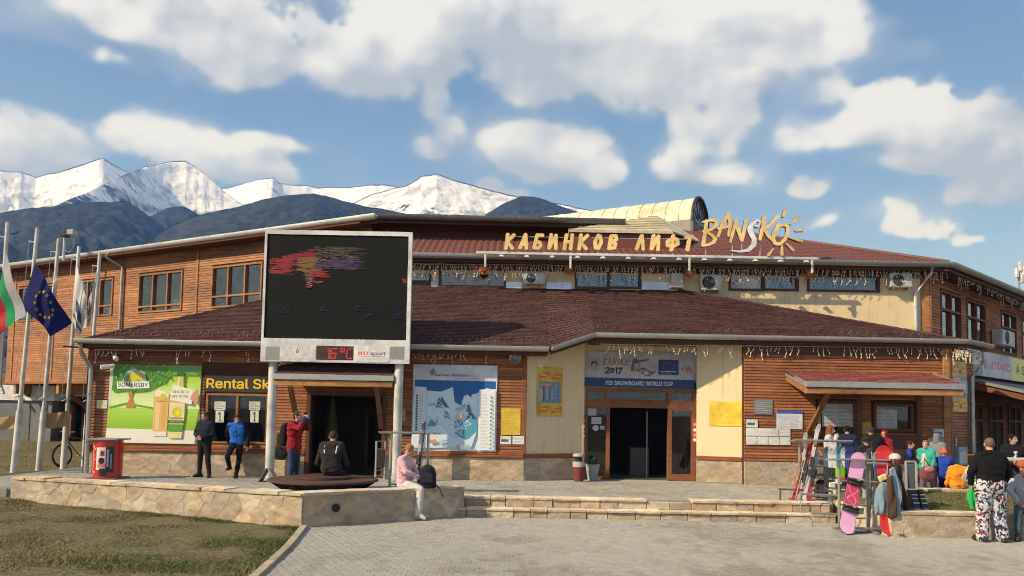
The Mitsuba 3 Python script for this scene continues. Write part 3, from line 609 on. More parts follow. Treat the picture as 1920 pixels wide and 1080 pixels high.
# ---- front walls, left part (F1)
e = lambda fr, y, x=600: fr.px(x, y)[1]
doorL = (*F1.rect(581, 742, 716, 891)[:2], TZ, F1.px(650, 742)[1])
rentW = F1.rect(386, 738, 503, 832)
holes1 = [doorL, rentW]
zs1 = .98                                                  # top of the stone plinth
wallblock(BLD, 'front_wall', F1, -11.15, .36, .1, 3.72, holes1, 'matte', DARKWOOD)
HOLE = lambda r, m=.0: (r[0] - m, r[1] + m, r[2] - m, r[3] + m)
a515 = F1.px(515, 780)[0]; a375 = F1.px(377, 760)[0]
bl = part(BLD, 'front_wall__cladding', F1.box(-11.12, -10.98, zs1 + .1, 3.6, 0.0, .012), 'wood', TRIM, smooth=False)
boards(bl, F1, -11.0, .34, zs1 + .13, 3.62, .079, [HOLE(doorL, .1), HOLE(rentW, .05), (a375, a515, F1.px(440, 706)[1] - .02, F1.px(440, 706)[1] + .34)], seed=2)
part(BLD, 'front_wall__sill_board', cat([F1.cbox(-11.1, doorL[0] - .1, zs1 - .02, zs1 + .05, -.02, .085), F1.cbox(-11.1, doorL[0] - .1, zs1 + .05, zs1 + .125, -.02, .06), F1.cbox(doorL[1] + .1, .36, zs1 - .02, zs1 + .05, -.02, .085), F1.cbox(doorL[1] + .1, .36, zs1 + .05, zs1 + .125, -.02, .06)]), 'wood', TRIM * 1.2, smooth=False)
pl = part(BLD, 'front_wall__plinth', F1.box(-11.1, -11.02, TZ - .1, zs1 - .03, -.02, .03), 'stone', STONE[3], smooth=False)
stones(pl, F1, -11.0, doorL[0] - .12, TZ, zs1 - .025, .40, 71, .02); stones(pl, F1, doorL[1] + .12, .36, TZ, zs1 - .025, .40, 72, .02)
# rental shop window with its frame and the dark sign board above
window(BLD, F1, rentW, 2, BEAM * .8, .055, .12, .03, None, nm='shop_window')
sgn, p = board('shop_sign', 'black board with yellow lettering over the rental shop window', F1, 383, 705, 512, 735, (.02, .021, .024), 'sign', .04, .03)
p.text('Rental Ski', .03, .2, .995, .84, (.85, .55, .02), True); p.done(sgn, 'lettering')
# double door opening under the left canopy
part(BLD, 'left_doorway', F1.ext(sbox(doorL[0] - .1, TZ, doorL[1] + .1, doorL[3] + .12).difference(sbox(doorL[0], TZ - 1, doorL[1], doorL[3])), -.2, .06), 'wood', DARKWOOD * 1.5, smooth=False)
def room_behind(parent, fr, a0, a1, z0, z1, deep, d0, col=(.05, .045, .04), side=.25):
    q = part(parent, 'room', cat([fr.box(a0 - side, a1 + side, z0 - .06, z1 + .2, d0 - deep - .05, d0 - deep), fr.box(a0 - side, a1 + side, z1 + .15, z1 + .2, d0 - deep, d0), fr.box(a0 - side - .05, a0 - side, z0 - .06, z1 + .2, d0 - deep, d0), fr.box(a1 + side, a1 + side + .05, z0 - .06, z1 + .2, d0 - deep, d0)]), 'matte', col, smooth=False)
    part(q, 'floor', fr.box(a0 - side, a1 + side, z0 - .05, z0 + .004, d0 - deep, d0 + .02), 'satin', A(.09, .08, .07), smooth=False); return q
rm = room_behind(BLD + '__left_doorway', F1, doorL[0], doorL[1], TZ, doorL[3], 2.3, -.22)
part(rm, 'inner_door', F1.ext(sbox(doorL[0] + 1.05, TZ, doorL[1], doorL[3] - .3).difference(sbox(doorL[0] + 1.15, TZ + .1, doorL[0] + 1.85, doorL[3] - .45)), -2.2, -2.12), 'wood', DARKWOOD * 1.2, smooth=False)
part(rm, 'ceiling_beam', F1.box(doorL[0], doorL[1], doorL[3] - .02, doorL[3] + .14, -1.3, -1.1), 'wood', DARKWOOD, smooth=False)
part(rm, 'notice', F1.box(doorL[0] + 1.98, doorL[0] + 2.5, 1.9, 2.25, -2.11, -2.09), 'satin', (.3, .29, .25), smooth=False)
# ---- diagonal cream walls beside the main entrance
for nm, fr, L, topz in (('left_splay_wall', D1, D1.L, 4.05), ('right_splay_wall', D2, D2.L, 4.05)):
    w = part(BLD, nm, fr.box(0, L, .1, topz, -.2, 0), 'stucco', smooth=False)
    part(w, 'sill_board', fr.cbox(0, L, zs1 - .02, zs1 + .09, -.02, .06), 'wood', TRIM, smooth=False)
    stones(w, fr, 0, L, TZ, zs1 - .025, .38, 80 + len(nm), .015)
part(BLD, 'left_return_wall', hull([(1.72, 21.74, .1), (1.98, 21.8, .1), (1.98, 22.1, .1), (1.72, 22.1, .1), (1.72, 21.74, 4.1), (1.98, 21.8, 4.1), (1.98, 22.1, 4.1), (1.72, 22.1, 4.1)]), 'stucco', smooth=False)
part(BLD, 'corner_post', F1.cbox(.28, .40, zs1 + .12, 3.62, -.1, .05), 'wood', TRIM, smooth=False)
# ---- main entrance
doorR = F4.rect(1097, 728, 1304, 897); dz = doorR[3]
part(BLD, 'entrance_wall', F4.ext(sbox(1.95, .1, 5.05, 4.1).difference(sbox(doorR[0], 0, doorR[1], dz)), -.2, 0), 'stucco', smooth=False)
fx = lambda x, y=820: F4.px(x, y)[0]
fz = lambda y, x=1200: F4.px(x, y)[1]
xs = [doorR[0], fx(1097 + 4), fx(1137), fx(1143), fx(1252), fx(1259), fx(1297), doorR[1]]
g = sbox(doorR[0], TZ, doorR[1], dz)
for q in [(fx(1101), fz(750), fx(1132), fz(735)), (fx(1139), fz(750), fx(1250), fz(735)), (fx(1256), fz(750), fx(1298), fz(735)), (xs[1], TZ + .07, xs[2], fz(766)), (xs[3], TZ - 1, xs[4], fz(765)), (xs[5], TZ + .17, xs[6], fz(768))]: g = g.difference(sbox(*q))
ent = part(BLD, 'main_entrance', F4.ext(g, -.12, .05), 'wood', A(.26, .10, .045), smooth=False)
def pane_of(parent, fr, x0, z0, x1, z1, d): return part(parent, 'pane', fr.tf(trimesh.Trimesh([(x0, z0, d), (x1, z0, d), (x1, z1, d), (x0, z1, d)], [(0, 1, 2), (0, 2, 3)], process=False)), 'pane', smooth=False)
for q in [(fx(1101), fz(750), fx(1132), fz(735)), (fx(1139), fz(750), fx(1250), fz(735)), (fx(1256), fz(750), fx(1298), fz(735)), (xs[1], TZ + .07, xs[2], fz(766)), (xs[5], TZ + .17, xs[6], fz(768))]: pane_of(ent, F4, *q, -.03)
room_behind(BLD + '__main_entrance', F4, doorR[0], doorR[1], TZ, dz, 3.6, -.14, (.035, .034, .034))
part(ent, 'door_jamb', F4.box(fx(1222), fx(1224), TZ, fz(770), -.9, -.87), 'metal', (.3, .3, .3), smooth=False)
part(ent, 'counter', F4.cbox(fx(1196), fx(1234), TZ, fz(843), -1.9, -1.4), 'satin', (.10, .09, .085), smooth=False)
# ---- right front wall (F2)
zF2 = F2.px(1450, 866)[1]; hw1, hw2 = F2.rect(1533, 752, 1605, 832), F2.rect(1637, 757, 1712, 809)
wallblock(BLD, 'ticket_wall', F2, 6.12, 11.52, .1, 4.1, [hw1, hw2], 'matte', DARKWOOD)
cl2 = part(BLD, 'ticket_wall__cladding', F2.cbox(11.36, 11.54, .5, 4.05, -.05, .07), 'wood', BEAM, smooth=False, label='bright orange corner post')
aP = F2.px(1398, 760)[0]
boards(cl2, F2, 6.13, 11.35, zF2 + .02, 3.95, .079, [HOLE(hw1, .06), HOLE(hw2, .06)], seed=5)
part(BLD, 'ticket_wall__frieze', F2.cbox(6.1, 11.55, F2.px(1500, 672)[1], 4.05, .0, .05), 'wood', DARKWOOD * 1.3, smooth=False)
pl = part(BLD, 'ticket_wall__plinth', F2.box(6.12, 11.55, .1, TZ, -.1, .02), 'stone', STONE[3], smooth=False)
stones(pl, F2, 6.13, 11.5, TZ, zF2, .55, 75, .015)
for r_w in (hw1, hw2): window(BLD, F2, r_w, 1, DARKWOOD * 1.8, .07, .12, .03, nm='ticket_window')
for x in (1610, 1722): part(BLD, 'ticket_wall__post', F2.cbox(F2.px(x, 800)[0] - .07, F2.px(x, 800)[0] + .07, .5, 2.95, -.02, .075), 'wood', DARKWOOD * 2.2, smooth=False)
r_ = F2.rect(1600, 815, 1720, 840); part(BLD, 'ticket_wall__counter', F2.cbox(r_[0], r_[1], r_[2], r_[3], .0, .1), 'wood', DARKWOOD * 1.7, smooth=False)
# ---- short angled wall at the right corner (F3)
wallblock(BLD, 'corner_wall', F3, 0, F3.L, .1, 4.1, [], 'matte', DARKWOOD)
cl3 = part(BLD, 'corner_wall__cladding', F3.cbox(-.02, .13, .5, 4.05, -.02, .07), 'wood', TRIM, smooth=False)
boards(cl3, F3, .14, F3.L, .75, 3.95, .079, cols=[c * .85 for c in WOODC], seed=6)
# ---- canopies with shingle tops, white edge, timber beam and braces
def canopy(name, label, fr, a0, a1, z_front, z_back, out, brace, hang=.16, sidecut=0., red=SH, edge=ZINC):
    k = part(BLD, name, cat([prism([fr.P(a0, z_front, out), fr.P(a1, z_front, out), fr.P(a1 - sidecut, z_back, .04), fr.P(a0 - sidecut * .2, z_back, .04)], .05)]), 'wood', DARKWOOD, smooth=False, label=label)
    shingles(k, [fr.P(a0, z_front, out), fr.P(a1, z_front, out), fr.P(a1 - sidecut, z_back, .04), fr.P(a0 - sidecut * .2, z_back, .04)], .16, .33, 91 + len(name), cols=red, lift=.004)
    part(k, 'edge_flashing', cat([fr.cbox(a0 - .03, a1 + .03, z_front - .13, z_front + .015, out - .02, out + .015, .006)]), 'metal', edge, smooth=False)
    for s in (0, 1):
        a = a1 + .012 if s else a0 - .012
        part(k, 'side_flashing', hull([fr.P(a + dx, z + dz2, d) for dx in (-.014, .014) for (z, d) in ((z_front, out - .02), (z_back, .05)) for dz2 in (-.13, .012)]), 'metal', edge, smooth=False)
        part(k, 'rafter', hull([fr.P(a + dx * 4 + (.06 if not s else -.06), z + dz2, d) for dx in (-.014, .014) for (z, d) in ((z_front - .14, out - .05), (z_back - .14, .05)) for dz2 in (-.14, -.0)]), 'wood', BEAM * .75, smooth=False)
    part(k, 'beam', fr.cbox(a0 + .0, a1 - .0, z_front - .13 - hang, z_front - .135, out - .16, out - .03), 'wood', BEAM, smooth=False)
    for a in brace:
        part(k, 'brace', hull([fr.P(a + s * .055, z, d) for s in (-1, 1) for (z, d) in ((z_front - .3, out - .06), (z_front - .3, out - .2), (z_front - 1.35, .03), (z_front - 1.2, .03))]), 'wood', BEAM * .6, smooth=False)
    return k
q = F1.rect(514, 703, 736, 712, 1.0)
zf = F1.px(625, 703, 1.0)[1]; zb = F1.px(625, 690, .04)[1] + .1
canopy('door_canopy', 'small shingled canopy over the left doorway', F1, q[0], q[1], zf, zf + .48, 1.0, [F1.px(560, 760)[0], F1.px(716, 760)[0]], sidecut=.0)
q = F2.rect(1512, 718, 1808, 730, 1.5); zf = F2.px(1660, 718, 1.5)[1]
RED2 = [A(.19, .05, .038), A(.21, .06, .045), A(.175, .047, .037)]
canopy('ticket_canopy', 'wide brick red canopy over the ticket windows', F2, q[0], q[1], zf, F2.px(1620, 697, .04)[1], 1.5, [F2.px(1533, 770, .7)[0]], sidecut=.25, red=RED2)

# ---- upper front wall with its strip of windows (F5)
upw = [F5.rect(*r) for r in ((700, 511, 806, 534), (826, 512, 946, 536), (1081, 515, 1140, 538), (1141, 515, 1199, 538), (1369, 518, 1431, 542), (1432, 518, 1494, 542), (1516, 518, 1646, 544))]
wallblock(BLD, 'upper_wall', F5, -4.1, 12.28, 4.1, 6.75, upw, 'stucco', None)
UPF = A(.10, .05, .035)
for r_w in upw: window(BLD, F5, (r_w[0] - .05, r_w[1] + .05, r_w[2] - .06, r_w[3] + .15), 1, UPF, .07, .14, .02, nm='upper_window', glass='coated_pane')
for x0, x1 in ((807, 822), (948, 980), (1024, 1072), (1203, 1258)):
    r_w = F5.rect(x0, 528, x1, 538); part(BLD, 'upper_wall__flashing', F5.cbox(r_w[0], r_w[1], r_w[2] - .1, r_w[3], .0, .04), 'metal', (.72, .76, .85), smooth=False)
r_w = F5.rect(1726, 500, 1744, 615); part(BLD, 'upper_wall__corner_board', F5.cbox(r_w[0], r_w[1] + .02, 4.1, 6.6, -.1, .045), 'wood', BEAM * 1.1, smooth=False)
part(BLD, 'upper_wall__frieze', F5.cbox(-4.1, 12.28, 6.36, 6.72, -.02, .05), 'wood', DARKWOOD * 1.5, smooth=False)
UE0, UE1, UE2 = A(-4.15, 23.22, 6.71), A(12.76, 23.22, 6.71), A(24.8, 34.7, 6.71)
# ---- upper roof: red tiled sheet
UP_PK = A(7.1, 28.1, 8.72)
def tiled(parent, name, quad, col, pitch=.2, step=.34, mat='satin'):
    e0, e1, t1, t0 = [A(*q) for q in quad]; L, H = max(np.linalg.norm(e1 - e0), np.linalg.norm(t1 - t0)), max(np.linalg.norm(t0 - e0), np.linalg.norm(t1 - e1))
    nn = np.cross(e1 - e0, (t0 + t1) / 2 - e0); nn /= np.linalg.norm(nn)
    nx, ny = int(L / pitch * 6), int(H / step); us = []
    for j in range(ny): us += [(j / ny, .0), ((j + .96) / ny, -.022)]
    V = []
    for u, dz in us:
        a, b = e0 + (t0 - e0) * u, e1 + (t1 - e1) * u; w = np.linspace(0, 1, nx)[:, None]; p = a + (b - a) * w
        wave = np.abs(np.sin(np.linalg.norm(p - (e0 + (t0 - e0) * u), axis=1) * np.pi / pitch + (a - e0) @ ((e1 - e0) / np.linalg.norm(e1 - e0)) * np.pi / pitch))
        V.append(p + nn * (.04 + .03 * wave + dz)[:, None])
    V = np.array(V); n, m = V.shape[:2]; ii, jj = np.meshgrid(np.arange(n - 1), np.arange(m - 1), indexing='ij'); a = (ii * m + jj).ravel()
    return part(parent, name, trimesh.Trimesh(V.reshape(-1, 3), np.vstack([np.stack([a, a + 1, a + m + 1], 1), np.stack([a, a + m + 1, a + m], 1)]), process=False), mat, col, smooth=45)
RT = A(.165, .05, .042)
LT = UE0 + A(0, 2.56, 1.07); MT = A(1.5, 25.78, 7.78); M2 = A(1.5, 28.1, 8.72)
uroof = part(BLD, 'upper_roof', cat([prism([UE0, UE1, UP_PK, M2, MT, LT], .1), prism([UE1, UE2, A(19.2, 40, 8.72), UP_PK], .1)]), 'matte', DARKWOOD, smooth=False)
tiled(uroof, 'tile_sheet', [UE0, A(1.5, 23.22, 6.71), MT, LT], RT); tiled(uroof, 'tile_sheet', [A(1.5, 23.22, 6.71), UE1, UP_PK, M2], RT)
tiled(uroof, 'tile_sheet', [UE1, UE2, A(19.2, 40, 8.72), UP_PK], RT)
part(uroof, 'ridge_cap', tube([UE1 + A(0, 0, .06), UP_PK + A(0, 0, .07)], .07, 8), 'satin', RT * .9)
o = []
for i in range(95):
    x = -1.2 + i * .145; o.append(hull([(x + dx, 23.28 + dy, 6.81 + dz) for dx in (-.02, .02) for dy, dz in ((-.03, .0), (.03, .02), (0, .06))]))
part(uroof, 'snow_guard', cat(o), 'metal', (.3, .12, .1), smooth=False, kind='stuff')
gutter(BLD, [UE0, UE1, UE2], ZINC * .85, 1, 1.15)
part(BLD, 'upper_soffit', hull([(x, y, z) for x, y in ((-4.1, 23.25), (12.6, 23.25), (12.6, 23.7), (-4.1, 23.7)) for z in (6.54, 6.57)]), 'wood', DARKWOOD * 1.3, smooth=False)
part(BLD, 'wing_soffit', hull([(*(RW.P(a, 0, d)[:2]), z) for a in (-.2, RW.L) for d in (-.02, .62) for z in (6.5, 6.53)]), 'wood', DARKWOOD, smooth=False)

# ---- left wing: tall timber storey
ZWB = 3.14
wwin = []
for x0, x1, n in ((34, 101, 3), (141, 213, 3), (259, 343, 3), (396, 492, 3)):
    a0, a1 = WW.px(x0, 600)[0], WW.px(x1, 560)[0]; wwin.append((a0, a1, WW.px(400, 578)[1], WW.px(400, 501)[1]))
wallblock(BLD, 'left_wing_wall', WW, 0, WW.L, ZWB, 8.2, wwin, 'matte', DARKWOOD)
clw = part(BLD, 'left_wing_wall__cladding', WW.cbox(WW.L - .12, WW.L + .02, 5.5, 8.0, -.02, .07), 'wood', ORANGE[0], smooth=False)
boards(clw, WW, 0, WW.L - .13, ZWB, 8.1, .094, [HOLE(w, .03) for w in wwin], cols=ORANGE, single=True, seed=9, name='board_field')
for i, w in enumerate(wwin): window(BLD, WW, w, 3, BEAM * .8, .062, .14, .05, .27 if i != 2 else .16, nm='wing_window')
for x, y in ((370, 560), (26, 640), (105, 560)):
    a = WW.px(x, y)[0]; part(BLD, 'left_wing_wall__batten', WW.cbox(a - .05, a + .05, ZWB, 8.05, .03, .065), 'wood', BEAM * 1.1, smooth=False)
part(BLD, 'left_wing_wall__bottom_trim', WW.cbox(0, WW.L, ZWB - .12, ZWB + .02, -.25, .06), 'wood', ORANGE[2], smooth=False)
WG0, WG1, WG2 = A(-22.9, 35.5, 8.27), A(-4.3, 24.95, 8.27), A(3.5, 25.1, 8.27)
gutter(BLD, [WG0, WG1], A(.74, .73, .70), 1, 1.35)
gutter(BLD, [WG1, A(3.5, 25.1, 8.27)], A(.13, .15, .165), 1, 1.25)
wr = part(BLD, 'left_wing_roof', prism([WG0, WG1, WG2, A(3.5, 32, 9.0), A(-19, 42, 9.0)], .1), 'metal', A(.10, .105, .115), smooth=False)
o = [hull([WG0 + (WG1 - WG0) * u + A(dx, dy, dz) for dx in (-.05, .05) for dy in (0, .6) for dz in (.03, .085)]) for u in np.linspace(0, 1, 130)]
part(wr, 'sheet_rib', cat(o), 'metal', A(.08, .085, .09), smooth=False, kind='stuff')
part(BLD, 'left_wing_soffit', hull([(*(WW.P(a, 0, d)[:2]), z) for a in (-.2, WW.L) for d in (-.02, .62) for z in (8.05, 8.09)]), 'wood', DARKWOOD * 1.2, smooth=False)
# dark timber storey set back above the red roof
wallblock(BLD, 'set_back_storey', DB, -4.6, 3.0, 6.8, 8.2, [], 'matte', DARKWOOD * 1.1)
boards(BLD + '__set_back_storey', DB, -4.5, 3.0, 7.0, 8.15, .094, cols=[DARKWOOD * 1.7, DARKWOOD * 2.0, DARKWOOD * 1.5], single=True, seed=12, name='board_field')
part(BLD, 'set_back_storey__side', box(2.9, 3.1, 25.7, 31, 6.8, 8.2), 'wood', DARKWOOD, smooth=False)
# ---- under the left wing: recessed cream ground floor
AW = WW.shift(-1.7)
awin = [AW.rect(99, 757, 135, 816)]
wallblock(BLD, 'annex_wall', AW, 5.4, AW.L, .2, ZWB + .1, awin, 'stucco', None)
part(BLD, 'annex_wall__plinth', AW.cbox(5.38, AW.L, .2, .78, -.05, .05), 'stone', STONE[3], smooth=False)
part(BLD, 'annex_wall__end', hull([(*(AW.P(5.4, 0, d)[:2] + A(0, 0)), z) for d in (-4, 0) for z in (.2, 3.2)] + [(*(AW.P(5.6, 0, d)[:2]), z) for d in (-4, 0) for z in (.2, 3.2)]), 'stucco', smooth=False)
window(BLD, AW, awin[0], 1, A(.22, .06, .03), .09, .12, .02, nm='annex_window')
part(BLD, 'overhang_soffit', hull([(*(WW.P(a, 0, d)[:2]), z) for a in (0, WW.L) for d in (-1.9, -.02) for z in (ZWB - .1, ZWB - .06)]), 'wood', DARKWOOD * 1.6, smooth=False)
for x in (25, 105, 165):
    a = WW.px(x, 735)[0]; part(BLD, 'overhang_joist', WW.cbox(a - .1, a + .1, ZWB - .55, ZWB - .11, -1.75, -.05), 'wood', BEAM * .9, smooth=False)
    part(BLD, 'overhang_brace', hull([WW.P(a + s * .06, z, d) for s in (-1, 1) for z, d in ((ZWB - .55, -.5), (ZWB - .55, -.75), (ZWB - 1.4, -1.68), (ZWB - 1.25, -1.68))]), 'wood', DARKWOOD * 2, smooth=False)
# ---- right wing
rwin = [RW.rect(*q) for q in ((1762, 545, 1800, 622), (1811, 558, 1846, 637), (1876, 575, 1904, 665), (1915, 582, 1952, 690))]
rwin = [(w[0], w[1], 4.62, 6.15) for w in rwin]
wallblock(BLD, 'right_wing_wall', RW, 0, RW.L, .1, 6.7, rwin, 'matte', DARKWOOD)
clr = part(BLD, 'right_wing_wall__cladding', RW.cbox(-.02, .12, 4.0, 6.5, -.02, .065), 'wood', TRIM, smooth=False)
boards(clr, RW, .13, RW.L, 3.95, 6.5, .094, [HOLE(w, .03) for w in rwin], cols=[c * 1.1 for c in WOODC], single=True, seed=14, name='board_field')
for w in rwin: window(BLD, RW, w, 2, DARKWOOD * 2.2, .07, .14, .03, .62, nm='right_wing_window')
gl = part(BLD, 'right_wing_wall__shop_front', RW.cbox(.3, 2.9, TZ, 3.4, .0, .06), 'stucco', smooth=False)
boards(gl, RW, 3.0, RW.L, .5, 3.5, .094, [(3.3 + i * 2.3, 4.9 + i * 2.3, TZ, 2.75) for i in range(3)], cols=[DARKWOOD * 2.2, DARKWOOD * 1.8], single=True, seed=15, name='board_field')
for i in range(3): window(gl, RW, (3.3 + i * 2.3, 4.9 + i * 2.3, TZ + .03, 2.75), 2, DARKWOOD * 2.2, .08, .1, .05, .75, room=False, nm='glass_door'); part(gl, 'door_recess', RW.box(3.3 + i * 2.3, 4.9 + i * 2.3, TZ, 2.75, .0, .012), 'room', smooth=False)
vr = part(BLD, 'veranda', prism([RW.P(2.55, 3.02, 2.1), RW.P(RW.L, 3.02, 2.1), RW.P(RW.L, 3.55, .05), RW.P(2.55, 3.55, .05)], .09), 'metal', A(.22, .24, .26), smooth=False)
part(vr, 'edge_flashing', RW.cbox(2.5, RW.L, 2.92, 3.05, 2.08, 2.14), 'metal', ZINC * .8, smooth=False)
part(vr, 'beam', RW.cbox(2.6, RW.L, 2.66, 2.9, 1.85, 2.03), 'wood', BEAM * .8, smooth=False)
for a in (2.7, 6.4, 10.2):
    part(vr, 'post', RW.cbox(a - .08, a + .08, TZ, 2.7, 1.86, 2.02), 'wood', BEAM * .55, smooth=False)
    part(vr, 'rafter', hull([RW.P(a + s * .07, z, d) for s in (-1, 1) for z, d in ((2.9, 2.0), (2.74, 2.0), (3.45, .05), (3.25, .05))]), 'wood', DARKWOOD * 2, smooth=False)
    part(vr, 'brace', hull([RW.P(a + x, z, d) for d in (1.88, 2.0) for x, z in ((.0, 1.75), (.0, 1.95), (.95, 2.68), (.75, 2.68))]), 'wood', BEAM * .7, smooth=False)

# ---- barrel vault roof light and cream hipped cap above the red roof
vn, vf = atY(1322, 409, 28.2), None
ax = A(-.86, .5, 0); wd = A(.5, .86, 0); R = .98; L = 7.6; base = A(6.72, 28.6, 9.04)
vk = part(BLD, 'barrel_vault', None or (lambda: (lambda V: trimesh.Trimesh(V.reshape(-1, 3), np.array([(i * 25 + j, i * 25 + j + 1, (i + 1) * 25 + j + 1) for i in range(1) for j in range(24)] + [(i * 25 + j, (i + 1) * 25 + j + 1, (i + 1) * 25 + j) for i in range(1) for j in range(24)]), process=False))(np.array([[base + ax * (L * i) + wd * (R * math.cos(t)) + A(0, 0, R * math.sin(t)) for t in np.linspace(0, math.pi, 25)] for i in range(2)])))(), 'satin', A(.84, .76, .52), smooth=40, label='pale yellow barrel vault roof light')
for i in range(0, 16):
    c = base + ax * (L * i / 15 - .01); rr = R + .012
    part(vk, 'seam' if 0 < i else 'end_arch', tube([c + wd * (rr * math.cos(t)) + A(0, 0, rr * math.sin(t)) for t in np.linspace(0, math.pi, 25)], .012 if i else .055, 6), 'satin', A(.7, .62, .42) if i else A(.05, .04, .04))
c = base + ax * .06
part(vk, 'end_glass', trimesh.Trimesh(np.array([c] + [c + wd * (R * .98 * math.cos(t)) + A(0, 0, R * .98 * math.sin(t)) for t in np.linspace(0, math.pi, 25)]), [(0, i, i + 1) for i in range(1, 25)], process=False), 'gloss', A(.10, .12, .13), smooth=False)
for t in np.linspace(0.02, math.pi - .02, 7): part(vk, 'glazing_bar', tube([c + A(0, 0, .0) - ax * .05 + wd * (.25 * math.cos(t)) + A(0, 0, .25 * math.sin(t)), c - ax * .05 + wd * (R * math.cos(t)) + A(0, 0, R * math.sin(t))], .02, 5), 'satin', A(.04, .04, .04))
for s in (-1, 1): part(vk, 'side_wall', hull([base + ax * q + wd * (R * s) + A(dx, 0, z) for q in (0, L) for dx in (-.05, .05) for z in (-1.6, .01)]), 'satin', A(.3, .28, .24), smooth=False)
part(vk, 'end_wall', hull([base + ax * .05 + wd * (R * q) + A(dx, 0, z) for q in (-1, 1) for dx in (-.04, .04) for z in (-1.6, .01)]), 'satin', A(.12, .08, .07), smooth=False)
Pq = [atY(1066, 430, 24.4), atY(1262, 433, 24.4), atY(1334, 415, 26.2), atY(1232, 404, 26.2)]
cz = (Pq[0][2] + Pq[1][2]) / 2
q0, q1, q2 = A(Pq[0][0], 24.4, cz), A(Pq[1][0], 24.4, cz), A(Pq[2][0], 26.4, cz); ap = A(Pq[3][0], 26.2, Pq[3][2]); q3 = A(q0[0] + .2, 28.2, cz)
ck = part(BLD, 'hipped_cap', cat([prism([q0, q1, ap], .05), prism([q1, q2, ap], .05), prism([q2, A(q2[0], 28.2, cz), ap], .05), prism([q3, q0, ap], .05)]), 'satin', A(.60, .53, .34), smooth=False, label='low cream sheet metal hipped cap')
for i in range(1, 9):
    u = i / 9; o = []
    for a, b in ((q0, q1),):
        p0, p1 = a + (ap - a) * u, b + (ap - b) * u; o.append(tube([p0 + A(0, -.01, .01), p1 + A(0, -.01, .01)], .012, 4))
    part(ck, 'seam', cat(o), 'satin', A(.45, .39, .25), smooth=False)
part(ck, 'edge', cat([hull([q0 + A(0, -.02, dz) for dz in (-.09, .01)] + [q1 + A(0, -.02, dz) for dz in (-.09, .01)] + [q0 + A(0, .03, -.05), q1 + A(0, .03, -.05)])]), 'satin', A(.62, .56, .40), smooth=False)
part(ck, 'wall', hull([(x, y, z) for x, y in ((q0[0] + .12, 24.5), (q1[0] - .12, 24.5), (q2[0] - .35, 26.4), (q0[0] + .5, 28)) for z in (6.9, cz - .04)]), 'satin', A(.17, .05, .04), smooth=False)

# ---- downpipes
def downpipe(pts, r=.055, col=ZINC, label=None):
    k = part(BLD, 'downpipe', tube(pts, r, 10), 'metal', col, label=label)
    p, q = A(*pts[-2]), A(*pts[-1])
    for u in (.25, .7): part(k, 'clamp', tube([p + (q - p) * (u - .008), p + (q - p) * (u + .008)], r * 1.25, 10), 'metal', col * .7)
a, z = F1.px(176, 700); downpipe([(-11.1, 20.5, 3.7), (-11.1, 20.55, 3.5), F1.P(a, 3.1, .14), F1.P(a, TZ, .14)], .06, ZINC * .8, 'grey downpipe at the left corner of the front wall')
p = F3.P(1.5, 0, .12); downpipe([(13.1, 22.2, 4.1), (13.05, 22.1, 3.75), (*p[:2], 3.35), (*p[:2], TZ)], .06, ZINC * .9)
a, z = F5.px(1714, 580); downpipe([(a + .32, 23.2, 6.62), (a + .32, 23.24, 6.45), F5.P(a, 5.9, .1), F5.P(a, 4.2, .1)], .055, A(.66, .66, .66))
a = WW.px(232, 560)[0]; downpipe([WW.P(a - .35, 8.15, .6), WW.P(a - .35, 8.0, .58), WW.P(a, 7.65, .12), WW.P(a, 5.0, .12)], .055, A(.45, .42, .38))
a = WW.px(11, 640)[0]; downpipe([WW.P(a, 8.1, .5), WW.P(a, 7.8, .12), WW.P(a, 3.0, .12), WW.P(a + .3, 2.6, .12)], .055, A(.40, .38, .36))

# ---- parapet round the seating corner, steps, right planter
PA = Fr(WL, WC); PB = Fr(WC, WR); ZP = .62
par = thing('stone_parapet', 'low rubble stone wall with flagstone coping round the seating corner', 'wall')
stones(par, PA, 0, PA.L, -.12, ZP - .05, .34, 101, 0, tone=1.0); stones(par, PB, .02, PB.L, -.12, ZP - .05, .42, 102, 0, tone=.95)
core = PA.box(.0, PA.L, -.3, ZP - .05, -.35, -.1); part(par, 'core', cat([core, PB.box(.05, PB.L, -.3, ZP - .05, -.35, -.1)]), 'stone', STONE[3], smooth=False)
for fr, sd in ((PA, 3), (PB, 4)):
    r_ = np.random.default_rng(sd); x = 0.
    while x < fr.L - .05:
        w = min(r_.uniform(.35, .8), fr.L - x); e0, e1, h = r_.uniform(.015, .055), r_.uniform(.015, .055), r_.normal(0, .006)
        part(par, 'coping_slab', fr.tf(hull([(x + .006, z, d) for z in (ZP - .05, ZP + h) for d in (-.40, e0)] + [(x + w - .006, z, d) for z in (ZP - .05, ZP + h) for d in (-.40, e1)])), 'stone', STONE[r_.integers(7)] * r_.uniform(.9, 1.1), smooth=False); x += w
part(par, 'drain_hole', PB.tf(lathe([(0, 0), (.05, 0), (.05, .03), (0, .03)], 16)), 'matte', (.01, .01, .01)) if False else None
m = trimesh.creation.cylinder(.075, .03, sections=18); m.apply_translation((1.03 * .62, .33, .028)); part(par, 'drain_hole', PB.tf(m), 'matte', (.012, .012, .012))
st = thing('stone_steps', 'two worn stone steps up to the terrace', 'steps'); ST = Fr((-.95, 16.72), (6.65, 16.72)); SU = Fr((-1.35, 16.42), (6.65, 16.42))
